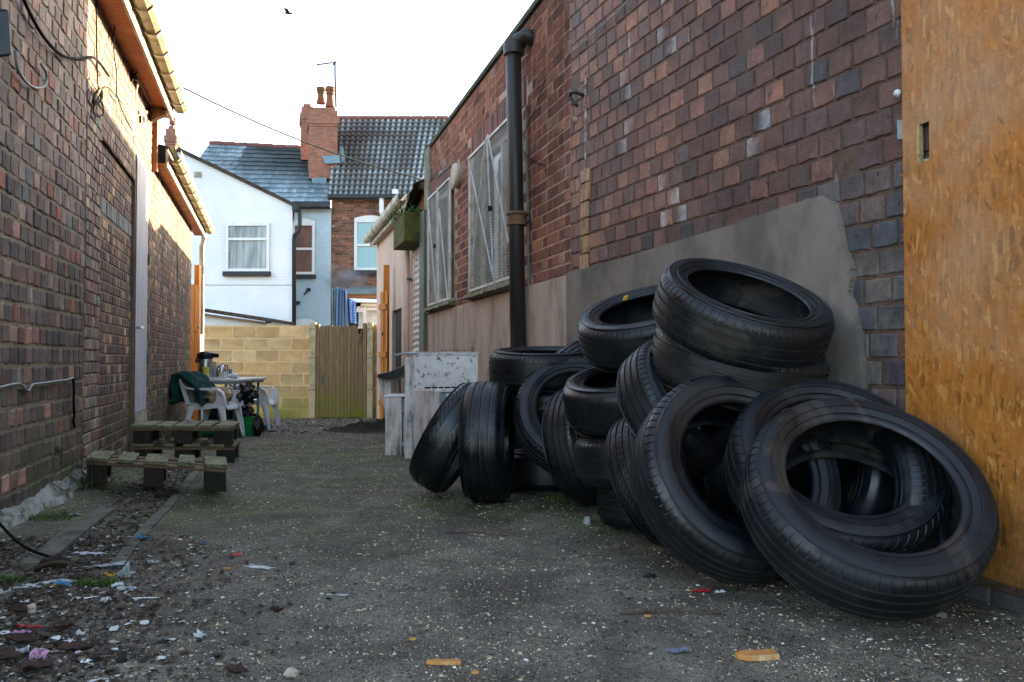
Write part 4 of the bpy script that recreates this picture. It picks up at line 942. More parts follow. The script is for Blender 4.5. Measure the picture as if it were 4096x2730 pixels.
def blockmat():
    s = N('mossy_sand_block'); at = s.n('ShaderNodeVertexColor'); at.layer_name = 'bcol'; v = s.coord('Object')
    n1 = s.noise(v, 9, 6, .7); n2 = s.noise(v, 2.2, 5, .65); n3 = s.noise(v, 70, 3)
    c = s.mix(.5, at.outputs[0], s.ramp(n1, [(.3, .7), (.7, 1.2)]), 'MULTIPLY')
    c = s.mix(s.ramp(n2, [(.58, 0), (.75, .3)]), c, srgb('#a08456'))
    z = s.xyz(v)[2]
    f = s.math('MULTIPLY', s.ramp(z, [(.03, 1), (.62, 0)]), s.ramp(n2, [(.28, 0), (.55, 1)]))
    c = s.mix(s.math('MULTIPLY', f, .85), c, srgb('#6f7a22'))
    s.bump(s.math('ADD', n1, n3), .4, .006); return s.done(c, .92)
M['block'] = blockmat()
mb.build('blocks', M['block'], T, colors=True, fixn=False)
mb = MB(); mb.box((xa, 15.245, -.5), (xb, 15.44, 1.40)); mb.build('wall_core', M['cement'], T)
mb = MB(); mb.box((P(1488, 1400, 15.24).x, 15.24, -.5), (P(1600, 1400, 15.24).x, 15.4, 1.41)); 
T2 = thing('block_wall_stub', 'short piece of block wall to the right of the timber gate', 'wall', (P(1510, 1400, 15.24).x, 15.24, gz(15.24)))
W2 = Plane((P(1490, 1400, 15.24).x, 15.24, 0), (1, 0, 0), (0, -1, 0)); mb2 = MB(); bricks(mb2, W2, 0, .55, -.41, 1.41, .2235, .225, pal_block, srgb('#b39a70'), depth=.004, rough=.003, dj=.002, joint=.012, pits=0)
mb2.build('blocks', M['block'], T2, colors=True, fixn=False); mb.build('wall_core', M['cement'], T2)
M['post_conc'] = simple('cream_concrete_post', srgb('#c9bb98'), srgb('#a79b7d'), 4, .9, .4, .01, dirt=srgb('#76773a'), dscale=2.4, dth=(.52, .68))
for (u0, u1, lab) in ((1238, 1263, 'cream notched concrete gate post left of the timber gate'), (1469, 1492, 'cream notched concrete gate post right of the timber gate')):
    a, b = P(u0, 1400, 15.15).x, P(u1, 1400, 15.15).x
    T = thing('concrete_post', lab, 'post', ((a+b)/2, 15.15, gz(15.15)))
    mb = MB(); zz = -.42
    for k in range(3):
        z1 = [.26, .86, 1.44][k]; mb.box((a, 15.12, zz+.012), (b, 15.26, z1-.03)); mb.box((a+.006, 15.135, z1-.03), (b-.006, 15.25, z1+.012)); zz = z1
    mb.build('shaft', M['post_conc'], T, bevel=.006)
    mb = MB()
    for k in (.18, .78, 1.33):
        for s in (.25, .75): mb.lathe([(.012, 0), (.010, .004), (0, .001)], 8, Matrix.Translation((a+(b-a)*s, 15.118, k)) @ Matrix.Rotation(pi/2, 4, 'X'))
    mb.build('bolt_holes', M['dark'], T)
T = thing('timber_gate', 'weathered grey brown vertical board gate with green moss at the bottom', 'gate', (P(1365, 1400, 15.2).x, 15.2, gz(15.2)))
gx0, gx1 = P(1264, 1400, 15.2).x, P(1468, 1400, 15.2).x
def gatemat():
    s = N('mossy_gate_boards'); v = s.coord('Object', (14, 14, 1)); vv = s.coord('Object')
    n1 = s.noise(v, 2.5, 6, .7); n2 = s.noise(vv, 4, 5, .7); n3 = s.noise(v, 12, 3)
    oi = s.n('ShaderNodeObjectInfo')
    c = s.mix(s.ramp(n1, [(.3, 0), (.7, 1)]), srgb('#978162'), srgb('#6b5940'))
    c = s.mix(.5, c, s.ramp(n3, [(.3, .5), (.7, 1.3)]), 'MULTIPLY')
    c = s.mix(s.math('MULTIPLY', oi.outputs['Random'], .35), c, srgb('#4c3f2e'))
    z = s.xyz(vv)[2]; f = s.math('MULTIPLY', s.ramp(z, [(.1, 1), (.75, 0)]), s.ramp(n2, [(.35, 0), (.6, 1)]))
    c = s.mix(s.math('MULTIPLY', f, .9), c, srgb('#6a7416')); s.bump(n1, .4, .006); return s.done(c, .9)
M['gate'] = gatemat()
n = 11; x = gx0
mb = MB(); mb.box((gx0, 15.14, -.36), (gx0+.07, 15.24, 1.42)); mb.box((gx1-.07, 15.14, -.36), (gx1, 15.24, 1.44)); mb.build('frame', M['gate'], T)
for zz_ in (-.1, .5, 1.15):
    mb = MB(); mb.box((gx0+.07, 15.185, zz_), (gx1-.07, 15.225, zz_+.12)); mb.build('rail', M['gate'], T)
mb = MB(); mb.box((gx0+.07, 15.181, -.40), (gx1-.07, 15.1845, 1.34)); mb.build('backing', M['pallet_dark'], T)
x = gx0+.075; wsum = gx1-gx0-.15
ws = [.14]+[.088+random.uniform(-.008, .008) for _ in range(n-2)]+[.10]; k_ = wsum/sum(ws); ws = [q*k_ for q in ws]
for i, q in enumerate(ws):
    mb = MB(); zt = 1.385+random.uniform(-.012, .012)-(.14 if i == n-1 else 0); zo = random.uniform(0, .012)
    mb.box((x+.0015, 15.15-zo, -.345), (x+q-.0015, 15.18-zo, zt)); mb.build('gate_board', M['gate'], T, bevel=.003); x += q
mb = MB(); mb.bar((gx1-.16, 15.14, 1.02), (gx1-.08, 15.14, 1.32), .05, .02); mb.build('loose_batten', M['gate'], T)
mb = MB(); mb.box((gx0+.10, 15.125, .30), (gx0+.14, 15.15, .45)); mb.build('hasp', M['rust_post'], T)

# ------------------------------------------------------------------ houses beyond
def painted_brick():
    s = N('white_painted_brick'); v = s.coord('Object'); x = s.xyz(v)
    cb = s.n('ShaderNodeCombineXYZ'); s.l(x[0], cb.inputs[0]); s.l(x[2], cb.inputs[1])
    br = s.n('ShaderNodeTexBrick'); s.l(cb.outputs[0], br.inputs[0]); br.inputs['Scale'].default_value = 1; br.inputs['Brick Width'].default_value = .235; br.inputs['Row Height'].default_value = .085; br.inputs['Mortar Size'].default_value = .005; br.inputs['Mortar Smooth'].default_value = .3
    n = s.noise(v, 1.2, 4); c = s.mix(s.ramp(n, [(.3, 0), (.7, 1)]), srgb('#e6e9ea'), srgb('#d6dce0'))
    n5 = s.noise(v, .8, 3); msk = s.math('MULTIPLY', br.outputs['Fac'], s.ramp(n5, [(.4, .1), (.6, .9)]))
    c = s.mix(s.math('MULTIPLY', msk, .35), c, srgb('#9aa4a8')); s.bump(s.math('SUBTRACT', 1.0, br.outputs['Fac']), .3, .01); return s.done(c, .75)
M['painted_brick'] = painted_brick()
def stack_brick(name, c1, c2, mort):
    s = N(name); v = s.coord('Object'); x = s.xyz(v)
    geo = s.n('ShaderNodeNewGeometry'); nx_ = s.xyz(geo.outputs['Normal'])[0]; side = s.math('GREATER_THAN', s.math('ABSOLUTE', nx_), .7)
    h = s.mix(side, s.math('ADD', x[0], 0.0), s.math('ADD', x[1], 0.0))
    cb = s.n('ShaderNodeCombineXYZ'); s.l(h, cb.inputs[0]); s.l(x[2], cb.inputs[1])
    br = s.n('ShaderNodeTexBrick'); s.l(cb.outputs[0], br.inputs[0]); br.inputs['Scale'].default_value = 1; br.inputs['Brick Width'].default_value = .225; br.inputs['Row Height'].default_value = .083; br.inputs['Mortar Size'].default_value = .007
    br.inputs['Color1'].default_value = (*c1, 1); br.inputs['Color2'].default_value = (*c2, 1); br.inputs['Mortar'].default_value = (*mort, 1)
    n = s.noise(v, 6, 5, .7); c = s.mix(.5, br.outputs[0], s.ramp(n, [(.3, .6), (.7, 1.3)]), 'MULTIPLY'); s.bump(s.math('SUBTRACT', n, br.outputs['Fac']), .4, .01); return s.done(c, .85)
M['stack'] = stack_brick('red_stack_brick', srgb('#a5705a'), srgb('#8c604f'), srgb('#6f5c52'))
def tilemat():
    s = N('frosted_roof_tiles'); at = s.n('ShaderNodeVertexColor'); at.layer_name = 'bcol'; v = s.coord('Object'); n = s.noise(v, 9, 5, .7)
    s.bump(n, .2, .01); return s.done(s.mix(.6, at.outputs[0], s.ramp(n, [(.3, .6), (.7, 1.3)]), 'MULTIPLY'), .55)
M['tiles'] = tilemat()
def tiles(name, parent, eL, eR, rR, rL, rows, cols, mat, pan=False, jit=.0):
    """tiled slope between eave and ridge corners"""
    eL, eR, rR, rL = map(Vector, (eL, eR, rR, rL)); nrm = (eR-eL).cross(rL-eL).normalized()
    if nrm.z < 0: nrm = -nrm
    mb = MB(); f = lambda a, b: eL.lerp(eR, a).lerp(rL.lerp(rR, a), b)
    if pan:
        prof = [(0, 0), (.15, .045), (.32, .06), (.48, .04), (.6, .0), (.8, -.008)]
        for r in range(rows):
            vs = []; m = 0; pc = []
            for c in range(cols):
                aa = c/cols; bb = r/rows; fz = .75+.9*noise.noise(Vector((aa*6, bb*3, 8)))-(.4 if (aa < .33 and .25 < bb < .8) else 0); fz = max(0, min(1, fz))*random.uniform(.8, 1.1)
                for q, h in prof:
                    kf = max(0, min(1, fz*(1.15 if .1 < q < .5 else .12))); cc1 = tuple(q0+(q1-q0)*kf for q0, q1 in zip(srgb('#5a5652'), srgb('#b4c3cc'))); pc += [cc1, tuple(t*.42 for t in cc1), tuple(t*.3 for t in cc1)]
                    vs.append((f((c+q)/cols, r/rows-.010)+nrm*(h+.045))); vs.append(f((c+q)/cols, (r+1)/rows)+nrm*(h-.010)); vs.append(f((c+q)/cols, r/rows-.004)+nrm*(h-.012)); m += 1
            mb.add(vs, [(3*i, 3*i+3, 3*i+4, 3*i+1) for i in range(m-1)]+[(3*i+2, 3*i+5, 3*i+3, 3*i) for i in range(m-1)], pc)
    else:
        for r in range(rows):
            for c in range(-1, cols):
                aa = (c+.5)/cols; bb = r/rows; mo = noise.noise(Vector((aa*5, bb*4, 1)))*.3
                fz = max(0, min(1, 1.12-1.6*bb*(.4+aa)+mo)) if aa > .3 else max(0, min(1, .75+mo)); fz *= random.uniform(.6, 1.15)
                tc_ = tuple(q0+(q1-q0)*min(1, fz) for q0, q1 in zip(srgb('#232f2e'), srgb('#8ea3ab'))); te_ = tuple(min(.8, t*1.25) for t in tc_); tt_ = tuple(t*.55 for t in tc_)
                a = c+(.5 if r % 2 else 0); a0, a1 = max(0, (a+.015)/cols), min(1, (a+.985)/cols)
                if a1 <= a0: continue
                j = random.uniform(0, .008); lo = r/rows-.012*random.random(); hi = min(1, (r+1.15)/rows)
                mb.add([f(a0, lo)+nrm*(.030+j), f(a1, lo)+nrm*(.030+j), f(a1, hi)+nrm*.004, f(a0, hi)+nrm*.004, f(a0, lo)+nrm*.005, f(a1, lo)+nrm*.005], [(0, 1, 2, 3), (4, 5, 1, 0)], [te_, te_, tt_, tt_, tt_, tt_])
    return mb.build(name, M['tiles'], parent, smooth=pan, fixn=False, colors=True)
def sash(parent, u0, u1, v0, v1, Y, fill, split=None, arch=False, sillc=True, fr=.085, name='window'):
    a, b = P(u0, v1, Y), P(u1, v0, Y); x0, x1, z0, z1 = a.x, b.x, a.z, b.z
    mb = MB(); mb.box((x0, Y-.01, z0), (x1, Y+.01, z1)); wn = mb.build(name, fill, parent)
    mb = MB(); 
    for q in ((x0, x0+fr, z0, z1), (x1-fr, x1, z0, z1), (x0+fr, x1-fr, z0, z0+fr), (x0+fr, x1-fr, z1-fr, z1)): mb.box((q[0], Y-.05, q[2]), (q[1], Y-.012, q[3]))
    if split: zs = P(u0, split, Y).z; mb.box((x0+fr, Y-.055, zs-.035), (x1-fr, Y-.012, zs+.035))
    mb.build('frame', M['upvc'], wn, bevel=.006)
    if arch:
        mb = MB(); n = 10; top = [Vector((x0+(x1-x0)*k/n, Y-.03, z1+.13*sin(pi*(.12+.76*k/n)))) for k in range(n+1)]
        mb.prism([Vector((x1, Y-.03, z1)), Vector((x0, Y-.03, z1))]+top, (0, .02, 0)); mb.build('arched_head', M['upvc'], wn)
    if sillc: mb = MB(); mb.box((x0-.04, Y-.13, z0-.13), (x1+.04, Y-.0, z0)); mb.build('sill', M['dark_sill'], wn, bevel=.006)
    return wn
# white rear wing
H1 = thing('white_painted_house', 'white painted brick house wing with a net curtained window and sloping gable', 'house', (P(930, 1500, 22).x, 22, gz(22)))
sheet([(640, 1560, 22), (1170, 1560, 22), (1170, 820, 22), (717, 602, 22), (640, 640, 22)], (-.66, 2.2, 0)).build('wall', M['painted_brick'], H1)
wn = sash(H1, 902, 1080, 893, 1088, 21.98, M['net'], 958)
a_, b_ = P(906, 1080, 21.93), P(1076, 900, 21.93)
mb = MB(); mb.prism([P(700, 606, 21.9), P(717, 590, 21.9), P(1182, 815, 21.9), P(1182, 828, 21.9), P(716, 604, 21.9)], (-.72, 2.4, 0)); mb.build('roof', M['verge'], H1)
mb = MB(); q = P(792, 699, 21.99); mb.box((q.x-.1, 21.97, q.z-.08), (q.x+.1, 22, q.z+.08)); av = mb.build('air_brick', M['white_trim'], H1)
mb = MB()
for i in range(6):
    for j in range(5): mb.box((q.x-.085+.03*i, 21.965, q.z-.065+.028*j), (q.x-.085+.03*i+.015, 21.969, q.z-.065+.028*j+.013))
mb.build('air_holes', M['dark'], av)
mb = MB(); mb.box((P(700, 1060, 22).x, 21.98, P(700, 1142, 22).z), (P(1168, 1060, 22).x, 22, P(700, 1137, 22).z)); mb.build('string_course', M['white_wall'], H1)
mb = MB(); mb.tube([P(1200, 838, 21.8), P(1199, 900, 21.8), P(1194, 925, 21.8), P(1178, 942, 21.85), P(1176, 960, 21.9), P(1176, 1560, 21.9)], .055, 12); mb.build('downpipe', M['gutter_dark'], H1, smooth=True)
mb = MB(); mb.box((P(1172, 830, 21.8).x, 21.7, P(1172, 845, 21.8).z), (P(1190, 830, 21.8).x, 22.0, P(1172, 822, 21.8).z)); mb.build('hopper', M['gutter_dark'], H1)
# pale blue main house
H2 = thing('pale_blue_house', 'pale blue rendered terrace house with slate roof and arched windows, behind the white wing', 'house', (P(1250, 1500, 24.3).x, 24.3, gz(24)))
zE = P(1200, 832, 24.3).z
mb = MB(); x0, x1 = P(660, 900, 24.3).x, P(1324, 900, 24.3).x; mb.box((x0, 24.3, -.6), (x1, 28, zE)); mb.build('wall', M['blue_wall'], H2)
eL, eR = P(660, 826, 24.05), P(1322, 828, 24.05); rL, rR = P(690, 575, 27.6), P(1260, 597, 27.6); rR2 = Vector((eR.x, 27.6, rR.z))
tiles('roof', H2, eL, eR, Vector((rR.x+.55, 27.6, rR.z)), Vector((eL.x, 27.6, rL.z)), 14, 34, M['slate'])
mb = MB(); mb.prism([eL+Vector((0, 0, -.03)), eR+Vector((0, 0, -.03)), Vector((rR.x+.55, 27.6, rR.z-.03)), Vector((eL.x, 27.6, rL.z-.03))], (0, .02, -.05)); mb.build('roof_deck', M['felt_roof'], H2)
mb = MB(); k = eL.x; z_ = rL.z
while k < rR.x+.3:
    t = (k-eL.x)/(rR.x-eL.x); zz = rL.z+(rR.z-rL.z)*t; mb.tube([(k, 27.6, zz-.02), (k+.42, 27.6, zz-.02)], .11, 10); k += .44
mb.build('ridge_tiles', M['ridge'], H2, smooth=True, flat_angle=40)
mb = MB(); mb.box((P(1172, 840, 24.0).x, 23.95, zE-.03), (x1, 24.1, zE+.13)); mb.build('gutter', M['gutter_dark'], H2)
sash(H2, 1168, 1261, 893, 1100, 24.28, M['glass_red'], 997, arch=True)
sash(H2, 1178, 1262, 1292, 1400, 24.28, M['glass_red'], None, arch=True, sillc=False)
for (u, v) in ((1232, 1160), (1190, 1212)):
    mb = MB(); q = P(u, v, 24.2); mb.box((q.x-.05, 24.18, q.z-.04), (q.x+.06, 24.3, q.z+.05)); mb.tube([q, q+Vector((-.06, -.08, -.12)), q+Vector((-.10, -.1, -.16))], .03, 8); mb.build('wall_light', M['gutter_dark'], H2)
# brick house with the pantile roof
H3 = thing('brown_brick_house', 'brown brick terrace house with ribbed pantile roof and vertical blinds in an arched window', 'house', (P(1450, 1500, 24.4).x, 24.4, gz(24)))
x0, x1 = P(1326, 900, 24.35).x, P(2250, 900, 24.35).x; zE = P(1400, 793, 24.35).z
W3 = Plane((x0, 24.35, 0), (1, 0, 0), (0, -1, 0))
w0, w1 = P(1417, 868, 24.35), P(1520, 1085, 24.35)
sk3 = lambda s_, z: (w0.x-x0 < s_ < w1.x-x0+.35) and w1.z < z < w0.z+.05
mb = MB(); bricks(mb, W3, 0, 2.4, 1.2, zE, .078, .225, [('#7f5743', 5), ('#6c4a3d', 4), ('#8d6450', 3), ('#a2674b', 1.2), ('#5a423b', 2)], srgb('#86705c'), bond='stretch', depth=.006, rough=.002, dj=.002, joint=.012, pits=0)
mb.build('wall', M['brick_house'], H3, colors=True, fixn=False)
mb = MB(); mb.box((x0, 24.36, -.6), (x1, 28, zE)); mb.build('wall_core', M['stack'], H3)
sash(H3, 1417, 1545, 880, 1083, 24.33, M['blind'], 982, arch=True)
eL, eR = P(1312, 788, 24.1), P(2250, 788, 24.1); rz = P(1355, 478, 28).z
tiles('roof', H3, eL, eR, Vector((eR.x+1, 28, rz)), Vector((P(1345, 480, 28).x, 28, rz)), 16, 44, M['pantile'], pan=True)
mb = MB(); mb.prism([eL+Vector((0, 0, -.05)), eR+Vector((0, 0, -.05)), Vector((eR.x+1, 28, rz-.05)), Vector((P(1345, 480, 28).x, 28, rz-.05))], (0, .02, -.05)); mb.build('roof_deck', M['felt_roof'], H3)
mb = MB(); k = P(1345, 480, 28).x
while k < eR.x+1: mb.tube([(k, 28, rz+.0), (k+.42, 28, rz)], .12, 10); k += .44
mb.build('ridge_tiles', M['ridge'], H3, smooth=True, flat_angle=40)
mb = MB(); mb.box((x0-.05, 24.0, zE-.06), (x1, 24.12, zE+.06)); mb.build('gutter', M['gutter_dark'], H3)
mb = MB(); mb.tube([P(1526, 785, 24.1), P(1526, 850, 24.1), P(1538, 870, 24.15), P(1545, 900, 24.2)], .075, 12); mb.tube([P(1580, 760, 24.1), P(1582, 850, 24.1)], .10, 12); mb.build('downpipe', M['upvc'], H3, smooth=True)
# chimney stack
def stack(parent, u0, u1, v0, v1, Y, dy, name='chimney'):
    a, b = P(u0, v1, Y), P(u1, v0, Y); mb = MB(); H = b.z-a.z
    mb.M = Matrix(((1, -.3016, 0, .3016*Y), (0, 1, 0, 0), (0, 0, 1, 0), (0, 0, 0, 1)))
    mb.box((a.x+.05, Y, a.z), (b.x-.05, Y+dy, b.z-.62)); mb.box((a.x+.03, Y-.02, b.z-.62), (b.x-.03, Y+dy+.02, b.z-.54)); mb.box((a.x, Y-.05, b.z-.54), (b.x, Y+dy+.05, b.z-.34))
    mb.box((a.x+.05, Y, b.z-.34), (b.x-.05, Y+dy, b.z-.12)); mb.box((a.x+.12, Y+.08, b.z-.12), (b.x-.12, Y+dy-.08, b.z))
    return mb.build(name, M['stack'], parent)
ch = stack(H3, 1230, 1357, 428, 714, 25.4, .9)
cpos = [(1284, 352, 415, 26.0), (1320, 350, 430, 25.6)]
for (u, v0, v1, Y) in cpos:
    a = P(u, v1, Y); h = P(u, v0, Y).z-a.z; mb = MB()
    mb.lathe([(.15, 0), (.13, .1), (.105, h*.45), (.11, h*.62), (.14, h*.66), (.12, h*.7), (.12, h*.74), (.15, h*.8), (.155, h*.84), (.14, h*.87), (.15, h*.95), (.14, h), (.10, h), (.10, h*.6)], 20, Matrix.Translation(a)); mb.build('chimney_pot', M['pot'], ch, smooth=True, flat_angle=30)
mb = MB(); mb.tube([P(1344, 430, 25.5), P(1340, 300, 25.5), P(1340, 247, 25.5)], .032, 6); mb.tube([P(1346, 250, 25.5), P(1266, 260, 25.5)], .02, 6); 
for k in range(12): q = P(1270+5.5*k, 259-.7*k, 25.5); mb.tube([q+Vector((0, -.14, 0)), q+Vector((0, .14, 0))], .010, 4)
q = P(1338, 252, 25.5); mb.tube([q+Vector((.03, 0, .1)), q+Vector((-.05, 0, -.1))], .02, 5); mb.build('tv_aerial', M['gutter_dark'], ch)
mb = MB(); mb.prism([P(1246, 712, 25.35), P(1306, 712, 25.35), P(1303, 736, 25.3), P(1250, 736, 25.3)], (0, .03, 0)); mb.build('lead_apron', M['lead'], ch); mb = MB(); mb.prism([P(1287, 624, 25.35), P(1356, 622, 25.35), P(1362, 652, 25.3), P(1300, 656, 25.3)], (0, .03, 0)); mb.build('lead_flashing', M['lead'], ch); mb = MB(); mb.prism([P(1360, 580, 25.6), P(1372, 585, 25.6), P(1381, 655, 25.6), P(1366, 655, 25.6)], (0, .03, 0)); mb.build('lead_flashing', M['lead'], ch)
stack(H2, 1199, 1258, 413, 640, 26.6, .8)
H4 = thing('neighbour_house', 'edge of a neighbouring red brick chimney stack above the left gutters', 'house', (P(684, 1500, 24.8).x, 24.8, gz(24)))
mb = MB(); mb.box((P(640, 900, 24.8).x-5, 24.9, -.6), (P(700, 900, 24.8).x, 28.5, P(700, 640, 24.8).z)); mb.build('wall', M['stack'], H4)
ch2 = stack(H4, 655, 709, 500, 660, 24.8, .8); mb = MB(); a = P(690, 500, 25.2); mb.lathe([(.10, 0), (.09, .16), (.11, .17), (.11, .2), (.07, .2)], 14, Matrix.Translation(a)); mb.build('chimney_pot', M['pot'], ch2)
# yard lean-tos behind the block wall

T = thing('tiled_lean_to', 'low lean-to roof with dark verge tiles against the white house', 'shed', (P(950, 1400, 19.5).x, 19.5, gz(19)))
sheet([(800, 1500, 19.5), (1062, 1500, 19.5), (1062, 1288, 19.5), (800, 1262, 19.5)], 2.3).build('wall', M['white_wall'], T)
mb = MB()
for k in range(9):
    u0 = 800+30*k; v0 = 1244+4.6*k; mb.prism([P(u0, v0+2, 19.3), P(u0+34, v0+6, 19.3), P(u0+34, v0-8, 19.3), P(u0, v0-9, 19.3)], (0, 2.4, 0))
mb.build('roof', M['verge'], T)
mb = MB(); mb.prism([P(800, 1262, 19.35), P(1066, 1300, 19.35), P(1066, 1290, 19.35), P(800, 1252, 19.35)], (0, .05, 0)); mb.build('fascia', M['pallet_bar'], T)
mb = MB(); mb.tube([P(1064, 1288, 19.2), P(1086, 1284, 19.2)], .05, 8); mb.build('gutter', M['gutter_dark'], T)
T = thing('yard_shelter', 'patched yard shelter of corrugated roofing, white frames and doors above the gate', 'shelter', (P(1450, 1400, 20.5).x, 20.5, gz(20)))
mb = MB(); n = 30
vs = []
for k in range(n*4+1):
    t = k/(n*4); h = .03*sin(2*pi*k/4); a = P(1375+190*t, 1174, 20.0)+Vector((0, 0, h)); b = P(1385+190*t, 1150, 21.8)+Vector((0, 0, h)); vs += [a, b]
mb.add(vs, [(2*k, 2*k+2, 2*k+3, 2*k+1) for k in range(n*4)]); mb.build('corrugated_roof', M['tin'], T, solid=.02, smooth=True, fixn=False)
mb = MB(); mb.box((P(1388, 1185, 20.1).x, 20.1, P(1400, 1192, 20.1).z), (P(1560, 1185, 20.1).x, 20.2, P(1400, 1177, 20.1).z)); mb.build('timber_beam', M['soffit'], T)
mb = MB(); mb.prism([P(1395, 1194, 19.6), P(1560, 1200, 19.6), P(1560, 1212, 19.5), P(1425, 1210, 19.5)], (0, .8, .06)); mb.build('white_canopy', M['upvc'], T)
mb = MB()
for q in ((1436, 1520, 1215, 1227), (1436, 1450, 1215, 1232), (1459, 1471, 1225, 1310), (1433, 1459, 1232, 1250), (1473, 1560, 1232, 1242)): mb.box((P(q[0], 0, 19.8).x, 19.75, P(0, q[3], 19.8).z), (P(q[1], 0, 19.8).x, 19.83, P(0, q[2], 19.8).z))
mb.build('white_frame', M['upvc'], T)
mb = MB(); mb.box((P(1440, 0, 20).x, 20.0, -.4), (P(1600, 0, 20).x, 20.06, P(0, 1228, 20).z)); mb.build('door_panel', M['white_wall'], T)
mb = MB(); mb.box((P(1330, 0, 20.2).x, 20.5, -.4), (P(1345, 0, 20.2).x, 20.6, P(0, 1160, 20.2).z)); mb.box((P(1345, 0, 20.2).x, 20.7, -.4), (P(1440, 0, 20.2).x, 20.75, P(0, 1190, 20.2).z)); mb.build('back_boards', M['pallet_dark'], T)
def cloth(name, label, pts, mat, folds=5, cat='tarpaulin', amp=.05):
    a, b, c, d = [P(*q) for q in pts]; mb = MB()
    mb.grid(40, 12, lambda i, j: a.lerp(b, i).lerp(d.lerp(c, i), j)+Vector((0, amp*sin(i*pi*2*folds+j*1.5)+amp*.6*sin(i*pi*2*folds*2.3+1), 0)))
    return tag(mb.build(name, mat, origin=a, smooth=True, solid=.01, fixn=False), label, cat)
cloth('blue_tarpaulin', 'bright blue tarpaulin hanging in folds from the yard shelter', [(1348, 1153, 19.4), (1386, 1160, 19.4), (1392, 1320, 19.4), (1342, 1320, 19.4)], M['blue_tarp'], 4)
cloth('faded_tarpaulin', 'narrow faded blue tarpaulin behind the bright one', [(1326, 1156, 19.9), (1352, 1150, 19.9), (1350, 1320, 19.9), (1330, 1320, 19.9)], M['lead'], 3)
cloth('ribbed_sheet', 'pale blue ribbed plastic sheet drooping below the white canopy', [(1396, 1196, 19.35), (1422, 1210, 19.35), (1428, 1300, 19.35), (1400, 1290, 19.35)], stripes('ribbed_blue_plastic', srgb('#7ba0d6'), srgb('#4a72b5'), 5, 2, .5, .3, .6), 2, 'sheet', .03)
# puff of steam by the brick house
def steam():
    m = bpy.data.materials.new('steam'); m.use_nodes = True; t = m.node_tree; t.nodes.remove(t.nodes['Principled BSDF'])
    v = t.nodes.new('ShaderNodeVolumePrincipled'); v.inputs['Color'].default_value = (.95, .95, .97, 1); v.inputs['Anisotropy'].default_value = .2
    tc = t.nodes.new('ShaderNodeTexCoord'); ns = t.nodes.new('ShaderNodeTexNoise'); ns.inputs['Scale'].default_value = 2.2; ns.inputs['Detail'].default_value = 3
    gr = t.nodes.new('ShaderNodeTexGradient'); gr.gradient_type = 'SPHERICAL'; mu = t.nodes.new('ShaderNodeMath'); mu.operation = 'MULTIPLY'
    r = t.nodes.new('ShaderNodeValToRGB'); r.color_ramp.elements[0].position = .42; r.color_ramp.elements[1].position = .72
    t.links.new(tc.outputs['Object'], ns.inputs[0]); t.links.new(ns.outputs[0], r.inputs[0]); t.links.new(tc.outputs['Object'], gr.inputs[0])
    t.links.new(gr.outputs[0], mu.inputs[0]); t.links.new(r.outputs[0], mu.inputs[1]); m2 = t.nodes.new('ShaderNodeMath'); m2.operation = 'MULTIPLY'; m2.inputs[1].default_value = 7
    t.links.new(mu.outputs[0], m2.inputs[0]); t.links.new(m2.outputs[0], v.inputs['Density']); t.links.new(v.outputs[0], t.nodes['Material Output'].inputs['Volume']); return m
mb = MB(); mb.lathe([(0, -1), (.6, -.8), (.95, -.3), (.95, .3), (.6, .8), (0, 1)], 20)
st = mb.build('steam', steam(), smooth=True); st.location = P(1372, 1122, 23.2); st.scale = (.85, .5, .55); tag(st, kind='stuff')
# line across the sky, bird
mb = MB(); pts = []
A_, B_ = P(668, 318, 9.0), P(1690, 718, 10.6)
for k in range(25):
    t = k/24; p = A_.lerp(B_, t); p.z -= .22*4*t*(1-t)*.5; pts.append(p)
mb.tube(pts, .0085, 6); tag(mb.build('overhead_line', M['kerb'], origin=A_, smooth=True), 'pale line slung across the alley against the sky', 'line')
T = thing('bird', 'small dark bird gliding high in the white sky', 'bird', P(1153, 54, 30))
mb = MB(); q = P(1153, 54, 30); 
mb.lathe([(0, -.16), (.03, -.12), (.05, 0), (.04, .08), (.03, .13), (0, .17)], 10, Matrix.Translation(q) @ Matrix.Rotation(radians(95), 4, 'Y')); mb.build('body', M['black_plastic'], T, smooth=True)
for s, e in ((1, Vector((.12, .30, .10))), (-1, Vector((-.10, -.28, .09)))):
    mb = MB(); mb.add([q+Vector((.07, 0, .02)), q+Vector((-.08, 0, .02)), q+e*.6+Vector((-.05, 0, .04)), q+e+Vector((-.06, 0, -.0)), q+e*.6+Vector((.08, 0, .05))], [(0, 1, 2, 4), (4, 2, 3)]); mb.build('wing', M['black_plastic'], T, solid=.01)
mb = MB(); mb.add([q+Vector((-.12, -.02, 0)), q+Vector((-.12, .02, 0)), q+Vector((-.24, .05, .0)), q+Vector((-.24, -.05, 0))], [(0, 1, 2, 3)]); mb.build('tail', M['black_plastic'], T, solid=.008)

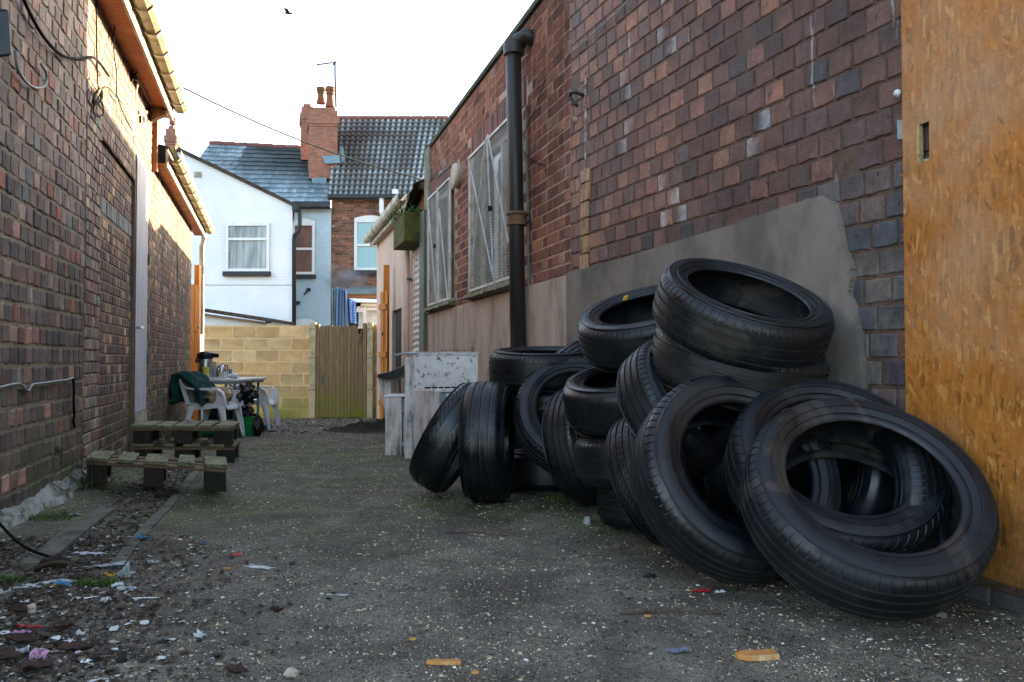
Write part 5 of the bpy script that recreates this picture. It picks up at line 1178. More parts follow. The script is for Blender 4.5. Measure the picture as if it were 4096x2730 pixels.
# ------------------------------------------------------------------ dumped appliances
def abox(mb, O, dx, dy, lx, ly, z0, z1): mb.prism([Vector((O.x, O.y, z0)), Vector((O.x, O.y, z0))+dx*lx, Vector((O.x, O.y, z0))+dx*lx+dy*ly, Vector((O.x, O.y, z0))+dy*ly], (0, 0, z1-z0))
dx = Vector((1, .10, 0)).normalized(); dy = Vector((-.125, 1, 0)).normalized()
O = P(1618, 1800, 6.35); g0 = gz(6.3)
T = thing('fridge_carcass', 'tall grimy white fridge carcass with a rust flecked panel, behind the white cabinet', 'fridge', (O.x, O.y, g0))
mb = MB(); abox(mb, O+dx*.06, dx, dy, .52, .03, .30, .80); mb.build('flecked_panel', M['speck_panel'], T, bevel=.004)
mb = MB(); abox(mb, O, dx, dy, .05, .012, g0, .77); abox(mb, O+dy*.03, dx, dy, .02, .42, g0, .77); abox(mb, O+dx*.045, dx, dy, .015, .10, g0, .775); mb.build('side_panel', M['appliance'], T, bevel=.003)
mb = MB(); abox(mb, O+dy*.03+dx*.02, dx, dy, .55, .42, g0, .70); mb.build('body', M['appliance'], T, bevel=.006)
mb = MB(); abox(mb, O-dx*.01, dx, dy, .6, .05, .80, .812); mb.tube([O+Vector((-.08, -.01, .0))+Vector((0, 0, .78-O.z)), O+Vector((.0, -.01, 0))+Vector((0, 0, .80-O.z)), O+Vector((.1, 0, .0))+Vector((0, 0, .80-O.z))], .008); mb.build('top_rail', M['zinc'], T)
mb = MB(); abox(mb, O+dx*.02-dy*.02, dx, dy, .035, .02, .27, .31); mb.build('latch', M['zinc'], T)
mb = MB()
for a_, b_, c_, d_ in ((.06, .58, .785, .80), (.06, .58, .30, .312), (.06, .075, .312, .785), (.565, .58, .312, .785)): abox(mb, O+dx*a_-dy*.006, dx, dy, b_-a_, .006, c_, d_)
mb.build('panel_rim', M['appliance'], T, bevel=.002)
mb = MB(); rr = random.Random(6)
for k in range(9): q = O+dx*(.30+.03*k)+Vector((0, 0, .822-O.z))+dy*rr.uniform(0, .03); mb.lathe([(0, -.008), (.009, 0), (0, .012)], 7, Matrix.Translation(q))
abox(mb, O+dx*.53, dx, dy, .02, .03, .81, .85)
mb.build('hinge_parts', M['rust_collar'], T)
dx2 = Vector((1, .42, 0)).normalized(); dy2 = Vector((-.42, 1, 0)).normalized()
O = P(1750, 1600, 5.72); g0 = gz(5.9)
T = thing('white_cabinet', 'open white appliance cabinet with exposed silver metal innards, in front of the fridge', 'appliance', (O.x, O.y, g0))
mb = MB(); l = (P(1655, 1600, 6.02)-O); l.z = 0; ldir = l.normalized(); ll = l.length
mb.prism([Vector((O.x, O.y, g0)), Vector((O.x, O.y, g0))+ldir*ll, Vector((O.x, O.y, g0))+ldir*ll+Vector((.02, .03, 0)), Vector((O.x, O.y, g0))+Vector((.02, .03, 0))], (0, 0, .525-g0)); mb.build('side_panel', M['appliance'], T, bevel=.003)
mb = MB(); abox(mb, O+Vector((.01, .012, 0)), dx2, ldir.cross(Vector((0, 0, 1)))*-1 if False else dy2, .52, .42, g0, .505); mb.build('body', M['zinc'], T, bevel=.004)
mb = MB(); abox(mb, O+Vector((-.02, .04, 0)), dx2, dy2, .60, .45, .512, .535); mb.build('lid', M['appliance'], T, bevel=.005)
mb = MB()
def onf(a, z, off=.004): return O+Vector((.01, .012, 0))+dx2*a-dy2*off+Vector((0, 0, z-O.z))
mb.tube([onf(.05, .42, .02), onf(.30, .43, .02)], .016, 8); mb.prism([onf(.02, .40), onf(.10, .40), onf(.10, .45), onf(.02, .45)], -dy2*.03); mb.prism([onf(.0, .28), onf(.5, .28), onf(.5, .30), onf(.0, .30)], -dy2*.012)
for k in range(16):
    for j in range(2): q = onf(.03+.028*k, .25-.06*j); mb.lathe([(.008, 0), (0, .002)], 6, Matrix.Translation(q) @ Matrix.Rotation(pi/2, 4, 'X'))
mb.build('metal_fittings', M['gutter_dark'], T)
mb = MB(); mb.prism([onf(.055, .455), onf(.085, .455), onf(.085, .505), onf(.055, .505)], -dy2*.004); mb.build('sticker', M['upvc'], T)
mb = MB(); g_ = random.Random(4)
for k in range(9): q = onf(-.06+.05*k, .54, -.08); mb.box((-.02, -.01, 0), (.02, .01, .012), M=Matrix.Translation(q) @ Matrix.Rotation(g_.uniform(0, 3), 4, 'Z'))
mb.build('debris', M['leaf'], T)
O = P(1540, 1700, 6.75); g0 = gz(6.8)
T = thing('small_white_appliance', 'small stained white appliance standing left of the fridge carcass', 'appliance', (O.x, O.y, g0))
mb = MB(); abox(mb, O, Vector((1, -.12, 0)).normalized(), Vector((.05, 1, 0)).normalized(), .145, .3, g0, .43); mb.build('body', M['appliance'], T, bevel=.008)
mb = MB(); abox(mb, O+Vector((.15, .0, 0)), Vector((1, 0, 0)), Vector((0, 1, 0)), .04, .3, g0+.02, .42); 
for z in (.02, .30): abox(mb, O+Vector((.14, -.02, 0)), Vector((1, 0, 0)), Vector((0, 1, 0)), .04, .03, z, z+.03)
mb.build('grey_side', M['zinc'], T, bevel=.003)
mb = MB(); abox(mb, O+Vector((-.01, .0, 0)), Vector((1, -.12, 0)).normalized(), Vector((.05, 1, 0)).normalized(), .2, .3, .433, .45); mb.build('top', M['upvc'], T, bevel=.004)
O = P(1513, 1600, 7.5); g0 = gz(7.5)
T = thing('wedge_cabinet', 'tapering steel cabinet under a slanting dark lid, furthest left of the dumped appliances', 'cabinet', (O.x, O.y, g0))
mb = MB(); q = [P(1512, 1510, 7.5), P(1560, 1509, 7.5), P(1575, 1700, 7.5), P(1547, 1700, 7.5)]; mb.prism(q, (.0, .5, 0)); mb.build('body', M['appliance'], T, bevel=.004)
mb = MB(); mb.add([P(1508, 1507, 7.42), P(1545, 1512, 7.42), P(1625, 1490, 7.5), P(1625, 1450, 7.6), P(1508, 1498, 7.42), P(1545, 1500, 7.42), P(1600, 1540, 7.9), P(1640, 1515, 7.9)], [(0, 1, 5, 4), (1, 2, 3, 5), (4, 5, 3), (0, 6, 2, 1), (0, 4, 7, 6)])
mb = MB(); mb.prism([P(1508, 1512, 7.42), P(1555, 1520, 7.42), P(1640, 1492, 7.42), P(1640, 1452, 7.42), P(1555, 1488, 7.42), P(1508, 1498, 7.42)], (.05, .5, 0)); mb.build('lid', M['black_plastic'], T, bevel=.006)

# ------------------------------------------------------------------ tyres
def make_tyre(name, R, Ri, W, mat_s, mat_t, nb=64, style='ribs', shoulder=.0055, skew=0.0, grooves=(-.30, -.11, .11, .30), seed=1):
    rr = random.Random(seed)
    Wt = W*.84
    # across the tread (v from -1 to 1)
    tv = []
    gset = sorted(grooves); cuts = []
    for g in gset: cuts += [(g-.030, 0), (g-.024, 1), (g+.024, 1), (g+.030, 0)]
    base = [-.5, -.47, -.42, -.36, -.2, 0, .2, .36, .42, .47, .5]
    for b in base:
        if all(abs(b-g) > .035 for g in gset): cuts.append((b, 0))
    cuts = sorted(cuts)
    def crown(a): x = abs(a)*2; return R-.006*x*x-.016*max(0, (x-.72)/.28)**2.2
    # body profile: shoulder -> sidewall -> bead -> liner -> bead -> sidewall -> shoulder
    H = R-Ri; sh = crown(.5)
    side = [(sh, .42), (sh-.006, .448), (R-.22*H, .470), (R-.235*H, .483), (R-.27*H, .485), (R-.28*H, .478), (R-.42*H, .495), (R-.54*H, .492), (R-.55*H, .502), (R-.58*H, .502), (R-.59*H, .486), (R-.70*H, .468), (R-.77*H, .452), (R-.79*H, .430), (R-.83*H, .428), (R-.85*H, .450), (R-.92*H, .443), (Ri+.003, .425), (Ri, .40), (Ri+.002, .372)]
    inner = [(Ri+.012, .362), (Ri+.03, .38), (R-.62*H, .43), (R-.45*H, .445), (R-.25*H, .42), (R-.05-.0, .34), (R-.022, .30) if False else (R-.030, .33), (R-.024, .15), (R-.022, 0)]
    prof = [(r, a*W) for r, a in side+inner]; prof += [(r, -a) for r, a in reversed(prof[:-1])]
    seg = 112; vs = []; fs = []; n = len(prof)
    for k in range(seg):
        t = 2*pi*k/seg
        for r, z in prof:
            zz = z*(1+(.012 if (k % 56) in range(4, 24) and (k % 3) else 0)*(1 if .35 < (R-r)/H < .56 and abs(z) > .45*W else 0)); vs.append((r*cos(t), r*sin(t), zz))
    for k in range(seg):
        k2 = (k+1) % seg
        for i in range(n-1): fs.append((k*n+i, k*n+i+1, k2*n+i+1, k2*n+i))
    root = bpy.data.objects.new('tyre', None); col.objects.link(root)
    b = MB(); b.add(vs, fs); b.build('sidewall', mat_s, root, smooth=True, flat_angle=38, colors=True)
    # tread with real grooves
    vs = []; fs = []; steps = []; gc = []
    for k in range(nb):
        p = 2*pi/nb
        for q, g in ((0, 0), (.40, 0), (.78, 0), (.80, 1), (.96, 1), (.98, 0)): steps.append((k*p+q*p, g))
    m = len(cuts)
    for t, g in steps:
        for a, gr in cuts:
            r = crown(a)
            if gr: r -= .0075
            if g:
                if abs(a) > .33 and not gr: r -= shoulder
                elif style == 'blocks' and not gr: r -= .005
                elif style == 'mixed' and .11 < abs(a) < .3 and not gr: r -= .004
            gc.append((0, 0, 0) if gr else ((.55, .55, .55) if (g and r < crown(a)-.001) else (1, 1, 1)))
            ang = t+skew*(abs(a) if style != 'slant' else a)+(.012 if a > 0 else 0)
            vs.append((r*cos(ang), r*sin(ang), a*Wt))
    ns = len(steps)
    for k in range(ns):
        k2 = (k+1) % ns
        for i in range(m-1): fs.append((k*m+i, k2*m+i, k2*m+i+1, k*m+i+1))
    b = MB(); b.add(vs, fs); b.c = gc; b.build('tread', mat_t, root, smooth=True, flat_angle=28, colors=True)
    return root
protos = {
 'big': make_tyre('big', .34, .235, .215, M['rubber_b'], M['rubber_b'], 70, 'ribs', .004),
 'bigb': make_tyre('bigb', .335, .228, .22, M['rubber_b'], M['rubber_a'], 56, 'mixed', .006, .5, (-.26, 0.0, .26)),
 'std': make_tyre('std', .315, .205, .21, M['rubber_a'], M['rubber_a'], 72, 'ribs', .005, 0, (-.30, -.10, .10, .30)),
 'dir': make_tyre('dir', .315, .205, .225, M['rubber_c'], M['rubber_c'], 60, 'mixed', .006, 1.3, (-.24, 0, .24)),
 'blk': make_tyre('blk', .31, .203, .20, M['rubber_c'], M['rubber_a'], 66, 'blocks', .006, .7, (-.3, -.1, .1, .3)),
 'slant': make_tyre('slant', .32, .21, .21, M['rubber_a'], M['rubber_c'], 50, 'slant', .006, .9, (-.18, .18)),
 'slick': make_tyre('slick', .315, .207, .225, M['rubber_c'], M['rubber_c'], 60, 'ribs', .0, 0, (-.33,)),
}
dims = {'big': (.34, .215), 'bigb': (.335, .22), 'std': (.315, .21), 'dir': (.315, .225), 'blk': (.31, .20), 'slant': (.32, .21), 'slick': (.315, .225)}
used = set()
S = 4096/2353
def tyre(label, proto, cu, cv, Y, th, ph, ground=False, spin=0, scale=1):
    """centre at photo position (in the 2353 px wide view), distance, tilt of the axle from the line of sight and its direction in the picture"""
    c = P(cu*S, cv*S, Y); r = (c-Vector((0, 0, CZ))).normalized(); rt = r.cross(Vector((0, 0, 1))).normalized(); up = rt.cross(r)
    th, ph = radians(th), radians(ph)
    n = (-r)*cos(th)+(rt*cos(ph)+up*sin(ph))*sin(th); n.normalize()
    R_, W_ = dims[proto]; R_ *= scale; W_ *= scale
    ext = R_*sqrt(max(0, 1-n.z*n.z))+W_*.45*abs(n.z)
    low = c.z-ext
    if ground: c.z += gz(c.y)+.004-low; low = gz(c.y)
    if proto in used: o = copy_tree(protos[proto])
    else: o = protos[proto]; used.add(proto)
    q = n.to_track_quat('Z', 'Y').to_matrix().to_4x4() @ Matrix.Rotation(radians(spin), 4, 'Z')
    o.location = c; o.rotation_euler = q.to_euler(); o.scale = (scale,)*3
    tag(o, label, 'tyre', 'scrap tyres heaped against the wall')
    print('TYRE', label[:40], 'low %.3f' % low, 'z %.2f' % c.z)
    return o
T1 = tyre('largest dusty tyre leaning at the front right of the heap, brown stains on its sidewall', 'big', 1982, 1160, 2.44, 43, 66, True, 100, 1.05)
tyre('tyre leaning directly behind the large dusty front tyre', 'bigb', 1910, 1083, 2.68, 43, 64, False, 50, 1.03)
tyre('upright tyre with a wide smooth sidewall, front centre of the heap', 'std', 1688, 1112, 2.72, 35, 42, True, 80, 1.11)
tyre('dark tyre tucked behind the front centre tyre with only its left tread showing', 'std', 1650, 1105, 3.02, 42, 25, True, 30)
tyre('topmost tyre of the heap, tipped to the right on the pile against the grey cement', 'big', 1703, 722, 3.02, 71, 71, False, 0, .97)
tyre('tyre lying beneath the topmost one', 'std', 1692, 838, 3.1, 80, 76, False, 15, 1.06)
tyre('tyre lying on the left hand stack with a yellow sticker inside', 'std', 1492, 750, 3.72, 72, 102, False, 60, 1.05)
tyre('smooth worn tyre in the left hand stack, second from its top', 'slick', 1455, 910, 3.62, 75, 99, False, 0)
tyre('tyre lying third from the top of the left hand stack', 'std', 1478, 1050, 3.6, 84, 93, False, 40, .98)
tyre('bottom tyre of the left hand stack, almost lost in shadow', 'blk', 1530, 1140, 3.62, 84, 90, True, 10)
tyre('tyre with shiny curved ribs wedged upright between the two stacks', 'std', 1572, 938, 3.2, 62, 38, False, 70, .95)
tyre('flat lying ribbed tyre at the back left of the heap, below the iron downpipe', 'std', 1250, 846, 4.55, 84, 90, False, 0)
tyre('tyre lying under the ribbed one at the back left', 'dir', 1262, 930, 4.6, 84, 90, False, 30)
tyre('tyre leaning at the back with only its slotted shoulder showing above the wide open one', 'blk', 1340, 905, 4.6, 52, -35, False, 20, 1.05)
tyre('tyre with its wide open hole facing the camera, left of the stacks', 'std', 1326, 957, 4.2, 29, 80, False, 0, 1.05)
tyre('upright tyre showing a feathered tread with straight centre ribs', 'dir', 1122, 1027, 4.2, 82, 0, True, 5)
tyre('leftmost tyre, leaning over to the right on its neighbour', 'slant', 1043, 1030, 4.4, 80, -31, True, 25, .98)
tyre('tyre standing in shade under the wide open one', 'std', 1350, 1050, 4.1, 62, 12, True, 15, .97)
tyre('chunky treaded tyre leaning behind the front centre tyre, lower left', 'blk', 1515, 1098, 3.22, 66, 25, True, 33, .88)
tyre('narrow treaded tyre glimpsed through the hole of the front centre tyre', 'slant', 1722, 1100, 3.22, 72, 8, True, 11, .93)
tyre('tyre lying flat, seen through the hole of the front centre tyre', 'std', 1640, 1230, 3.35, 78, 90, True, 0, .95)
tyre('tyre lying flat, seen through the hole of the large front tyre', 'dir', 1850, 1230, 2.95, 78, 90, True, 0, .95)
tyre('tyre leaning at the back seen through the hole of the large front tyre', 'slick', 1915, 1105, 2.98, 46, 165, False, 0, .9)
tyre('dark tyre leaning on the burnt brick wall deep inside the large front tyre hole', 'std', 1995, 1150, 2.74, 46, 165, False, 0, .88)
tyre('dark tyre lying flat on the ground between the feathered tyre and the wide open one', 'slick', 1262, 1100, 4.7, 84, 90, True, 0, .95)
mb = MB(); q = P(1437*S, 685*S, 3.55); mb.add([q+Vector((-.012, 0, -.012)), q+Vector((.008, .004, -.008)), q+Vector((.014, 0, .012)), q+Vector((-.004, 0, .010))], [(0, 1, 2, 3)])
tag(mb.build('yellow_sticker', M['yellow'], origin=q, solid=.002), 'small yellow sticker inside the tyre on the left hand stack', 'sticker')

# ------------------------------------------------------------------ pallets
def pallet(name, label, FL, FR, dvec, ztop, zbot, boards, group, bottom=False, deck=5):
    FL, FR = Vector(FL), Vector(FR); ax = (FR-FL); Wd = ax.length; ax.normalize(); dv = Vector(dvec); D = dv.length; ay = dv.normalized()
    T = thing(name, label, 'pallet', ((FL.x+FR.x)/2, (FL.y+FR.y)/2, zbot), 0, group); th = .022; H = ztop-zbot
    def bx(x0, x1, y0, y1, z0, z1, nm, mat, j=.003):
        mb = MB(); o = FL; pts = [Vector((o.x, o.y, 0))+ax*x+ay*y for x, y in ((x0, y0), (x1, y0), (x1, y1), (x0, y1))]
        r = lambda: random.uniform(-j, j)
        vs = [Vector((p.x+r(), p.y+r(), z0)) for p in pts]+[Vector((p.x+r(), p.y+r(), z1+r())) for p in pts]
        mb.add(vs, [(0, 3, 2, 1), (4, 5, 6, 7), (0, 1, 5, 4), (1, 2, 6, 5), (2, 3, 7, 6), (3, 0, 4, 7)]); return mb.build(nm, M[mat], T, bevel=.003)
    x = 0; gaps = (Wd-sum(boards))/(len(boards)-1)
    for b_ in boards: bx(x, x+b_, -.006, D, ztop-th, ztop, 'deck_board', 'pallet_top'); x += b_+gaps
    for y in (0.0, D/2-.045, D-.09): bx(0.005, Wd-.005, y, y+.09, ztop-2*th+.001, ztop-th-.001, 'bearer', 'pallet_bar')
    bw = boards[0]*.85
    for x in (0.01, Wd/2-bw/2, Wd-bw-.01):
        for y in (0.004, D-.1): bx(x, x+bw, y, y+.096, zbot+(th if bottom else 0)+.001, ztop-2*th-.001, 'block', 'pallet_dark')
        if bottom: bx(x, x+bw, 0, D, zbot, zbot+th, 'bottom_board', 'pallet_dark')
    return T
GP = 'pallets by the left wall'
pallet('pallet', 'pale worn pallet nearest the camera, one corner in the weeds', (-2.50, 4.70, 0), (-1.545, 4.36, 0), (-.14, .36, 0), .178, .028, [.17, .13, .17, .12, .15], GP)
pallet('pallet', 'upper mossy pallet of the stacked pair beside the white door', (-2.84, 5.98, 0), (-2.06, 5.94, 0), (-.10, .42, 0), .262, .125, [.16, .10, .15, .10, .14], GP)
pallet('pallet', 'lower dark pallet of the stacked pair, standing on the ground', (-2.83, 5.99, 0), (-2.055, 5.95, 0), (-.10, .42, 0), .121, -.02, [.16, .10, .13, .12, .02], GP, bottom=False)

# ------------------------------------------------------------------ table, chairs and what is on them
tz = gz(10.5)
T = thing('folding_table', 'white topped folding table set against the left wall', 'table', (-3.72, 10.5, tz)); TT = tz+.735
TX0, TX1, TY0, TY1 = -4.0, -3.40, 10.05, 11.1
mb = MB(); mb.box((TX0, TY0, TT-.035), (TX1, TY1, TT)); mb.build('tabletop', M['white_plastic'], T, bevel=.012)
mb = MB(); mb.box((TX0+.03, TY0+.01, TT-.07), (TX1-.03, TY0+.03, TT-.036)); mb.box((TX1-.05, TY0+.03, TT-.07), (TX1-.03, TY1-.03, TT-.036)); mb.build('apron', M['zinc'], T)
for x in (TX0+.06, TX1-.10):
    for y in (TY0+.06, TY1-.06):
        mb = MB(); mb.box((x-.014, y-.014, gz(y)), (x+.014, y+.014, TT-.036)); mb.build('leg', M['zinc'], T)
mb = MB(); mb.bar((TX0+.06, TY0+.06, tz+.2), (TX1-.1, TY0+.06, tz+.2), .02, .03); mb.build('crossbar', M['white_plastic'], T)
def chair(label, loc, rz):
    T = thing('plastic_chair', label, 'chair', loc, rz, 'white plastic garden chairs'); Mw = Matrix.Translation(loc) @ Matrix.Rotation(rz, 4, 'Z')
    def mk(): m = MB(); m.M = Mw; return m
    mb = mk(); mb.grid(14, 12, lambda i, j: (-.20+.44*i, (-.21+.42*j), .40-.02*sin(pi*i)*sin(pi*j)-(.05*max(0, (i-.85)/.15)**2)+.03*abs(2*j-1)**4)); mb.build('seat', M['white_plastic'], T, solid=.008, smooth=True, fixn=False)
    mb = mk(); mb.grid(12, 12, lambda i, j: (-.20-.12*j-.03*sin(pi*i), (-.22+.44*i)*(1+.06*j), .41+.33*j-(.03*abs(2*i-1)**3 if j > .9 else 0))); mb.build('backrest', M['white_plastic'], T, solid=.008, smooth=True, fixn=False)
    for s in (-1, 1):
        for f in (0, 1):
            x0, x1 = (-.17, -.27) if f == 0 else (.19, .27); y = .22*s; y1 = .245*s
            mb = mk()
            def leg(i, j):
                t = j; w_ = .095*(1-t)+.035*t; cx = x0+(x1-x0)*t; return (cx+(i-.5)*w_, y+(y1-y)*t+.012*s*sin(pi*i), .40*(1-t)+.0)
            mb.grid(6, 8, leg); mb.build('leg', M['white_plastic'], T, solid=.012, smooth=True, fixn=False)
        # arm: a flat strip from the back, forward and down to the seat, with a broad front panel
        path = [(-.32, .735), (-.29, .67), (-.22, .625), (-.10, .612), (.05, .612), (.16, .605), (.22, .565), (.245, .49), (.26, .41)]
        mb = mk(); vs = []
        wd = [.02, .035, .045, .05, .05, .055, .055, .05, .045]
        for (x, z), q in zip(path, wd): vs += [(x, .215*s, z), (x, (.215+q)*s, z), (x+.0, (.215+q)*s, z-.025), (x, .215*s, z-.012)]
        m = len(path); mb.add(vs, [(4*k+i, 4*k+(i+1) % 4, 4*k+4+(i+1) % 4, 4*k+4+i) for k in range(m-1) for i in range(4)]+[(0, 1, 2, 3), (4*m-4, 4*m-1, 4*m-2, 4*m-3)])
        mb.prism([(.12, .225*s, .60), (.20, .225*s, .585), (.245, .225*s, .49), (.265, .225*s, .38), (.07, .225*s, .375), (.10, .225*s, .43), (.13, .225*s, .47), (.135, .225*s, .53)], (0, .01*s, 0))
        mb.prism([(-.22, .222*s, .42), (.10, .222*s, .42), (.12, .222*s, .375), (.0, .222*s, .36), (-.14, .222*s, .36), (-.24, .222*s, .40)], (0, .01*s, 0))
        mb.prism([(-.335, .222*s, .73), (-.30, .222*s, .73), (-.17, .222*s, .40), (-.22, .222*s, .38)], (0, .01*s, 0))
        mb.build('armrest', M['white_plastic'], T, smooth=True, flat_angle=40)
    return T
c1 = Vector((-3.58, 9.62, gz(9.62)))
chair('white plastic armchair with a green fleece over its back, in front of the table', c1, radians(-4))
c2 = Vector((-3.66, 11.45, gz(11.4)))
chair('white plastic armchair behind the table, beside the block wall', c2, radians(0))
def blob(name, label, cat, c, sz, mat, seed, amp=.25, freq=2.5, res=40, facet=False, shape=None):
    mb = MB(); vs = []; nu, nv = res, res//2
    for j in range(nv+1):
        for i in range(nu):
            th, ph = pi*j/nv, 2*pi*i/nu; d_ = Vector((sin(th)*cos(ph), sin(th)*sin(ph), cos(th)))
            k = 1+amp*noise.noise(d_*freq+Vector((seed, 0, 0)))+amp*.5*noise.noise(d_*freq*2.7+Vector((0, seed, 0)))+amp*.35*abs(noise.noise(d_*freq*5+Vector((seed, seed, 0))))
            q = Vector((d_.x*sz[0]*k, d_.y*sz[1]*k, d_.z*sz[2]*k))
            if shape: q = shape(q)
            vs.append(Vector(c)+q)
    mb.add(vs, [(j*nu+i, j*nu+(i+1) % nu, (j+1)*nu+(i+1) % nu, (j+1)*nu+i) for j in range(nv) for i in range(nu)])
    return tag(mb.build(name, M[mat], origin=c, smooth=not facet, fixn=True), label, cat)
# fleece draped over the chair back
mb = MB()
def drape(i, j):
    y = -.27+.54*i; t = j
    if t < .5: a = t/.5; x = -.42+.10*a*0-.05*sin(pi*a); z = .44+.33*a; x = -.33-.09*(1-abs(a-.6)); 
    else: a = (t-.5)/.5; x = -.33+.30*a; z = .77-.36*a**1.3; x += .06*sin(pi*a)
    f = .10*noise.noise(Vector((i*3.2, j*2.2, 4)))+.05*noise.noise(Vector((i*8, j*4, 9)))+.02*noise.noise(Vector((i*18, j*9, 2))); return c1+Vector((x+f, y, z+f*.4))
mb.grid(50, 40, drape); tag(mb.build('green_fleece', M['green_cloth'], origin=c1+Vector((-.3, 0, .6)), smooth=True, solid=.05, fixn=False), 'dark green fleece jacket draped over the back of the front chair', 'jacket')
blob('beige_cloth', 'beige cloth bundled on the seat of the front chair', 'cloth', c1+Vector((.06, -.06, .50)), (.14, .15, .10), 'beige_cloth', 3.1, .45, 2.2)
blob('bin_bag', 'glossy black bag resting on the front chair behind its armrest', 'bag', c1+Vector((.26, .35, .52)), (.13, .16, .12), 'bin_bag', 7.7, .5, 2.4, 48)
blob('bin_bag', 'black rubbish bag slumped on the ground under the table', 'bag', Vector((-3.72, 10.45, tz+.2)), (.26, .28, .2), 'bin_bag', 1.7, .4, 2.4, 48)
blob('bin_bag', 'small black bag on the ground to the right of the green crate', 'bag', Vector((-3.24, 10.2, gz(10.2)+.12)), (.07, .1, .14), 'bin_bag', 9.2, .4, 2.2, 40)
blob('bin_bag', 'black bag bulging out of the top of the green crate', 'bag', Vector((-3.35, 10.1, gz(10.1)+.28)), (.09, .1, .09), 'bin_bag', 4.4, .45, 2.6, 40)
T = thing('green_crate', 'green plastic crate on the ground by the table legs', 'crate', (-3.35, 10.1, gz(10.1)))
mb = MB(); z0 = gz(10.1); a, b = .05, .07
for (p, q) in (((-a, -a), (a, -a)), ((a, -a), (a, a)), ((a, a), (-a, a)), ((-a, a), (-a, -a))):
    k = 1.25; mb.add([(-3.35+p[0]*1.6, 10.1+p[1]*1.6, z0), (-3.35+q[0]*1.6, 10.1+q[1]*1.6, z0), (-3.35+q[0]*1.6*k, 10.1+q[1]*1.6*k, z0+.24), (-3.35+p[0]*1.6*k, 10.1+p[1]*1.6*k, z0+.24)], [(0, 1, 2, 3)])
mb.build('walls', M['green_crate'], T, solid=.008, fixn=False)
mb = MB(); mb.box((-3.465, 9.985, z0+.225), (-3.235, 10.215, z0+.25)); mb.build('rim', M['green_crate'], T, bevel=.004)
T = thing('green_bottle', 'green plastic bottle lying under the front chair', 'bottle', (-3.72, 9.75, gz(9.7)))
mb = MB(); mb.lathe([(.0, 0), (.05, .005), (.05, .18), (.02, .24), (.018, .28), (0, .28)], 16, Matrix.Translation((-3.78, 9.75, gz(9.7)+.06)) @ Matrix.Rotation(radians(80), 4, 'Y')); mb.build('bottle', M['green_crate'], T, smooth=True)
# on the table
def onT(u, Y): return Vector((P(u, 1500, Y).x, Y, TT+.001))
q = onT(822, 10.25); T = thing('airpot', 'steel airpot flask with a black pump lid and side handle on the table', 'flask', q)
mb = MB(); mb.lathe([(0, 0), (.088, 0), (.092, .01), (.088, .235), (.08, .25), (0, .25)], 32, Matrix.Translation(q)); mb.build('body', M['steel'], T, smooth=True, flat_angle=40)
mb = MB(); mb.lathe([(.084, .245), (.095, .26), (.098, .30), (.09, .325), (.06, .345), (0, .352)], 28, Matrix.Translation(q)); mb.prism([q+Vector((.05, -.03, .27)), q+Vector((.165, -.02, .262)), q+Vector((.165, .02, .262)), q+Vector((.05, .03, .27))], (0, 0, .055)); mb.prism([q+Vector((-.11, -.02, .265)), q+Vector((-.06, -.03, .265)), q+Vector((-.06, .03, .265)), q+Vector((-.11, .02, .265))], (0, 0, .045)); mb.build('pump_lid', M['black_plastic'], T, bevel=.006)
mb = MB(); mb.tube([q+Vector((-.10, -.02, .27)), q+Vector((-.115, -.03, .22)), q+Vector((-.095, -.05, .20)), q+Vector((-.05, -.09, .25))], .010); mb.build('handle', M['black_plastic'], T, smooth=True)
def cup(name, label, q, r0, r1, h, mat, cat='cup', handle=False, mx=None):
    T = thing(name, label, cat, q); mb = MB(); Mx = Matrix.Translation(q) @ (mx or Matrix.Identity(4))
    mb.lathe([(0, 0), (r0, 0), (r1, h), (r1-.003, h), (r0-.004, .006), (0, .006)], 24, Mx); mb.build('cup_wall', M[mat], T, smooth=True, flat_angle=35)
    if handle: mb = MB(); mb.tube([Mx @ Vector((-r1, 0, h*.8)), Mx @ Vector((-r1-.025, 0, h*.7)), Mx @ Vector((-r1-.022, 0, h*.3)), Mx @ Vector((-r0, 0, h*.2))], .005); mb.build('handle', M[mat], T, smooth=True)
    return T
cup('yellow_cup', 'tall yellow plastic cup at the front edge of the table', onT(823, 10.1), .032, .043, .15, 'yellow_cup')
cup('white_mug', 'white mug at the front of the table in front of the steel jug', onT(897, 10.12), .028, .04, .088, 'upvc', 'mug', True)
q = onT(886, 10.42); T = thing('steel_jug', 'rounded polished steel jug on the table behind the white mug', 'jug', q)
mb = MB(); mb.lathe([(0, 0), (.07, 0), (.072, .02), (.066, .10), (.05, .15), (.035, .165), (.02, .172), (0, .175)], 28, Matrix.Translation(q)); mb.build('body', M['steel'], T, smooth=True)
mb = MB(); mb.tube([q+Vector((.03, 0, .165)), q+Vector((.075, 0, .16)), q+Vector((.085, 0, .10)), q+Vector((.068, 0, .04))], .008); mb.lathe([(.012, .172), (.014, .185), (0, .19)], 12, Matrix.Translation(q)); mb.build('handle', M['black_plastic'], T, smooth=True)
q = onT(858, 10.7); T = thing('water_bottle', 'clear plastic water bottle with a blue cap between flask and jug', 'bottle', q)
mb = MB(); mb.lathe([(0, 0), (.033, 0), (.035, .05), (.031, .07), (.035, .09), (.033, .14), (.015, .175), (.013, .19)], 20, Matrix.Translation(q)); mb.build('bottle', M['clear'], T, smooth=True)
mb = MB(); mb.lathe([(.015, .19), (.015, .21), (0, .21)], 14, Matrix.Translation(q)); mb.build('cap', M['blue'], T)
q = onT(917, 10.6); T = thing('carton', 'small blue and white carton standing behind the crumpled paper', 'carton', q)
mb = MB(); mb.box((q.x-.035, q.y, q.z), (q.x-.005, q.y+.06, q.z+.11)); mb.build('white_side', M['upvc'], T, bevel=.002)
